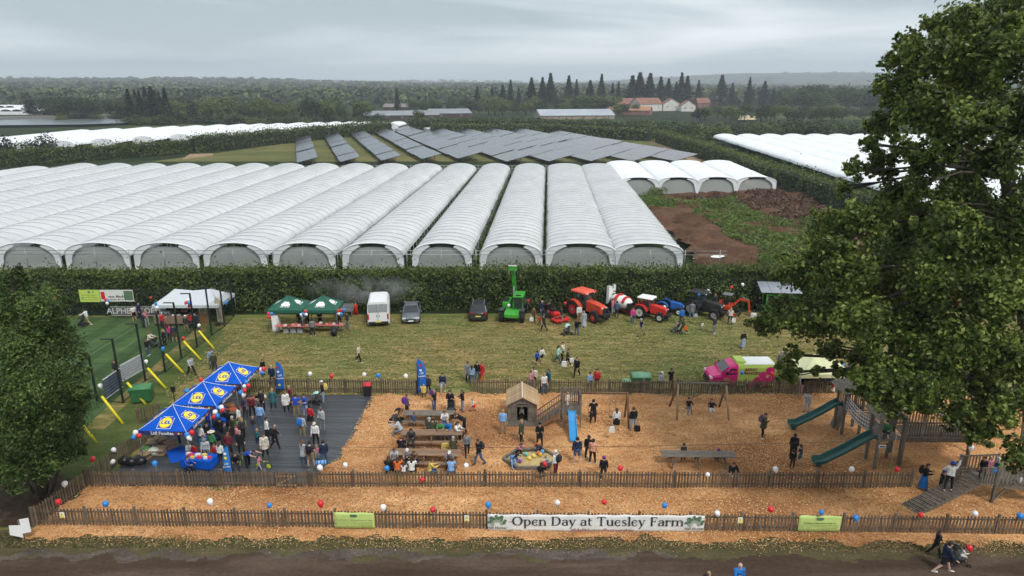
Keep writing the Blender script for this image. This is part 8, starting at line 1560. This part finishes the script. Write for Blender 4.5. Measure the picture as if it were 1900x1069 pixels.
def cluster(items, Y, where, z=None):
    for i, (px, py, c) in enumerate(items):
        p = at_y(px, py, Y - .1 * (i % 3)); q = at_y(sum(t_[0] for t_ in items) / len(items), max(t_[1] for t_ in items) + 6, Y); n = sum(1 for t_ in items if t_[2] == c); w = ''
        if n > 1:
            same = sorted(t_[1] for t_ in items if t_[2] == c); w = ('upper ', 'lower ')[same.index(py) > 0] if n == 2 else ('topmost ', 'middle ', 'lowest ')[min(2, same.index(py))]
        balloon(c, p, '%s%s balloon %s' % (w, CN[c], where), 'balloons ' + where.split(' of ')[0][:40], q)
cluster([(251, 803, 'W'), (248, 812, 'B'), (258, 809, 'R')], G(251, 867).y - .2, 'in the bunch at the left corner of the nearest blue gazebo')
cluster([(347, 807, 'B'), (351, 813, 'W'), (356, 803, 'R')], G(350, 869).y, 'in the bunch at the right front corner of the nearest blue gazebo')
cluster([(399, 765, 'W'), (404, 772, 'B'), (397, 774, 'R')], G(397, 826).y, 'in the bunch at the back corner of the nearest blue gazebo')
cluster([(405, 757, 'B'), (411, 756.5, 'W'), (413, 762, 'R')], G(408, 822).y, 'in the bunch at the front corner of the middle blue gazebo'); cluster([(447, 729, 'B'), (452, 733, 'W'), (454, 725, 'R')], G(450, 785).y, 'in the bunch at the back corner of the middle blue gazebo')
cluster([(457, 710, 'B'), (454, 717, 'W'), (461, 716, 'R')], G(456, 772).y, 'in the bunch at the front corner of the farthest blue gazebo'); cluster([(485, 686.5, 'W'), (489, 685, 'R'), (487, 692, 'B')], G(486, 742).y, 'in the bunch at the back corner of the farthest blue gazebo'); cluster([(373, 705, 'R')], G(373, 770).y, 'at the far left corner of the farthest blue gazebo'); cluster([(347, 726, 'B')], G(347, 790).y, 'at the far left corner of the middle blue gazebo')
cluster([(498, 582, 'R'), (504, 582.5, 'B'), (499, 589, 'R')], G(500, 624).y, 'at the left corner of the green gazebos'); cluster([(567, 578, 'R'), (563, 583, 'B'), (568, 584, 'W'), (559, 584.5, 'W')], G(564, 624).y, 'at the middle pole of the green gazebos'); cluster([(628, 577, 'R'), (633, 576, 'R'), (638, 575, 'B'), (629, 582, 'W'), (634, 583, 'B')], G(628, 621).y, 'at the right corner of the green gazebos')
PITY = G(200, 587).y
cluster([(102, 552, 'R')], PITY, 'at the far left of the pitch fence'); cluster([(154, 553, 'B')], PITY, 'at the left end of the lime banner'); cluster([(196, 556, 'R'), (200, 558, 'B'), (199, 563, 'W')], PITY - .3, 'where the lime and white banners meet'); cluster([(280, 553, 'R')], PITY, 'on the mesh left of the grey gazebo'); cluster([(289, 564, 'B'), (291, 571, 'W')], G(290, 612).y, 'at the left corner of the grey gazebo'); cluster([(349, 557, 'W'), (345, 562, 'R'), (351, 563, 'B'), (351, 568, 'R')], G(350, 612).y, 'at the front middle of the grey gazebo'); cluster([(420, 562, 'B')], G(418, 605).y, 'at the right corner of the grey gazebo')
for px, py, c, yb, lab in ((369, 604, 'W', 645, 'at the top of the first yellow pole'), (340, 628, 'R', 666, 'at the top of the second yellow pole'), (302, 647, 'B', 691, 'at the top of the third yellow pole'), (271, 671, 'W', 707, 'at the top of the fourth yellow pole'), (186, 716, 'W', 745, 'at the top of the sixth yellow pole')): cluster([(px, py, c)], G(px, yb).y, lab)
for px, py, c, yb, lab in ((980, 559, 'R', 586, 'on the right side of the green telehandler'), (944, 567, 'W', 592, 'on the front wheel of the green telehandler'), (1049, 563, 'R', 590, 'on the rear wheel of the orange tractor'), (1073, 548, 'W', 585, 'beside the bonnet of the orange tractor'), (1104, 541, 'R', 588, 'right of the orange tractor bonnet'), (1233, 570, 'W', 586, 'on the tiny blue tractor'), (1297, 547, 'B', 588, 'on the roof edge of the black tractor'), (1314, 540, 'W', 580, 'above the crowd behind the black tractor'), (1357, 533, 'R', 580, 'on the excavator canopy'), (1378, 528, 'W', 580, 'floating right of the excavator canopy'), (879, 753, 'R', 766, 'held by the toddler in white and pink'), (950, 849, 'B', 866, 'at the left corner of the sandpit'), (1010, 861, 'R', 886, 'beside the woman in black on the sandpit edge'), (439, 852, 'R', 870, 'beside the light blue flag'), (1493, 672, 'R', 722, 'upper one at the left of the cream gazebo'), (1490, 678, 'R', 722, 'lower one at the left of the cream gazebo'), (1564, 678, 'B', 715, 'at the right corner of the cream gazebo'), (1802, 831, 'W', 890, 'above the ramp platform post'), (1845, 872, 'B', 935, 'on the near railing of the ramp platform'), (1893, 892, 'W', 935, 'at the right edge on the ramp platform railing'), (1799, 1017, 'R', 1048, 'tied to the pushchair on the track'), (1703, 683, 'B', 735, 'under the oak on the climbing frame roof')): cluster([(px, py, c)], G(px, yb).y, lab)
# kite-like toys caught in the oak
for q, c, lab in (((1772, 545), 'red', 'red cloth streamer caught high in the oak'), ((1780, 562), 'red', 'red and orange cloth shape caught in the oak'), ((1836, 575), 'royal', 'blue cloth shape caught in the oak'), ((1848, 558), 'sky', 'pale blue cloth scrap caught in the oak'), ((1826, 580), 'yellow', 'yellow cloth scrap caught in the oak')):
    p = at_y(*q, 30); g = thing('cloth_streamer', lab, 'streamer', p, rnd.uniform(-1, 1)); g.scale = (.6,) * 3; MB().add([(-.25, 0, .1), (0, -.1, .3), (.3, 0, .15), (.15, .05, -.1), (.3, 0, -.35), (0, -.05, -.2), (-.2, .1, -.4), (-.1, 0, -.05)], [(0, 1, 7), (1, 2, 3), (1, 3, 7), (3, 4, 5), (3, 5, 7), (5, 6, 7)]).build('cloth', CLOTH[c], g); MB().tube([(0, 0, .3), (.1, .2, .9)], .01, 4).build('string', STR, g)
# thin cable strung across the picture
ca, cb = at_y(150, 822, 24), at_y(1640, 818, 24)
tag(MB().tube([ca.lerp(cb, k / 20) - Vector((0, 0, .25 * math.sin(math.pi * k / 20))) for k in range(21)], .008, 4).build('overhead_cable', M((.03, .03, .03), .6)), 'thin dark cable strung across above the playground', 'cable')
# smoke of the barbecue
m = bpy.data.materials.new('smoke_air'); m.use_nodes = True; t = m.node_tree; t.nodes.clear(); o_ = t.nodes.new('ShaderNodeOutputMaterial'); pv = t.nodes.new('ShaderNodeVolumePrincipled'); pv.inputs['Color'].default_value = (.95, .97, 1.0, 1)
nz = noise(t, 1.0, 5, coords(t, .45, .45, .6, 0, 'Object'), .6, .8); gr = t.nodes.new('ShaderNodeTexCoord'); ln = t.nodes.new('ShaderNodeVectorMath'); ln.operation = 'LENGTH'; mp = t.nodes.new('ShaderNodeMapping'); mp.inputs['Scale'].default_value = (1 / 6.6, 1 / 1.6, 1 / 1.8); t.links.new(gr.outputs['Object'], mp.inputs[0]); t.links.new(mp.outputs[0], ln.inputs[0])
ma = t.nodes.new('ShaderNodeMath'); ma.operation = 'SUBTRACT'; ma.inputs[0].default_value = 1.0; t.links.new(ln.outputs['Value'], ma.inputs[1]); mr = t.nodes.new('ShaderNodeMapRange'); mr.inputs[1].default_value = .42; mr.inputs[2].default_value = .72; mr.inputs[4].default_value = .85; t.links.new(nz, mr.inputs[0])
mm = t.nodes.new('ShaderNodeMath'); mm.operation = 'MULTIPLY'; mm.use_clamp = True; t.links.new(ma.outputs[0], mm.inputs[0]); t.links.new(mr.outputs[0], mm.inputs[1]); t.links.new(mm.outputs[0], pv.inputs['Density']); t.links.new(pv.outputs[0], o_.inputs['Volume'])
sk_ = MB(); sk_.ell((0, 0, 0), (6.6, 1.6, 1.8), 20, 12); so = sk_.build('smoke', m, None, G(690, 577) + Vector((-.6, -.5, 2.5))); tag(so, 'pale barbecue smoke drifting along the hedge past the white van', None, None, 'stuff')
# ---------------------------------------------------------------- haze
m = bpy.data.materials.new('haze_air'); m.use_nodes = True; t = m.node_tree; t.nodes.clear()
o_ = t.nodes.new('ShaderNodeOutputMaterial'); pv = t.nodes.new('ShaderNodeVolumePrincipled'); pv.inputs['Color'].default_value = (.84, .925, 1.0, 1); pv.inputs['Density'].default_value = .00025; pv.inputs['Anisotropy'].default_value = .2
t.links.new(pv.outputs[0], o_.inputs['Volume'])
hzb = MB().box((0, 0, 99), (14200, 14200, 202)).build('haze', m); hzb['kind'] = 'stuff'; hzb['label'] = 'thin bluish air that veils the distance'
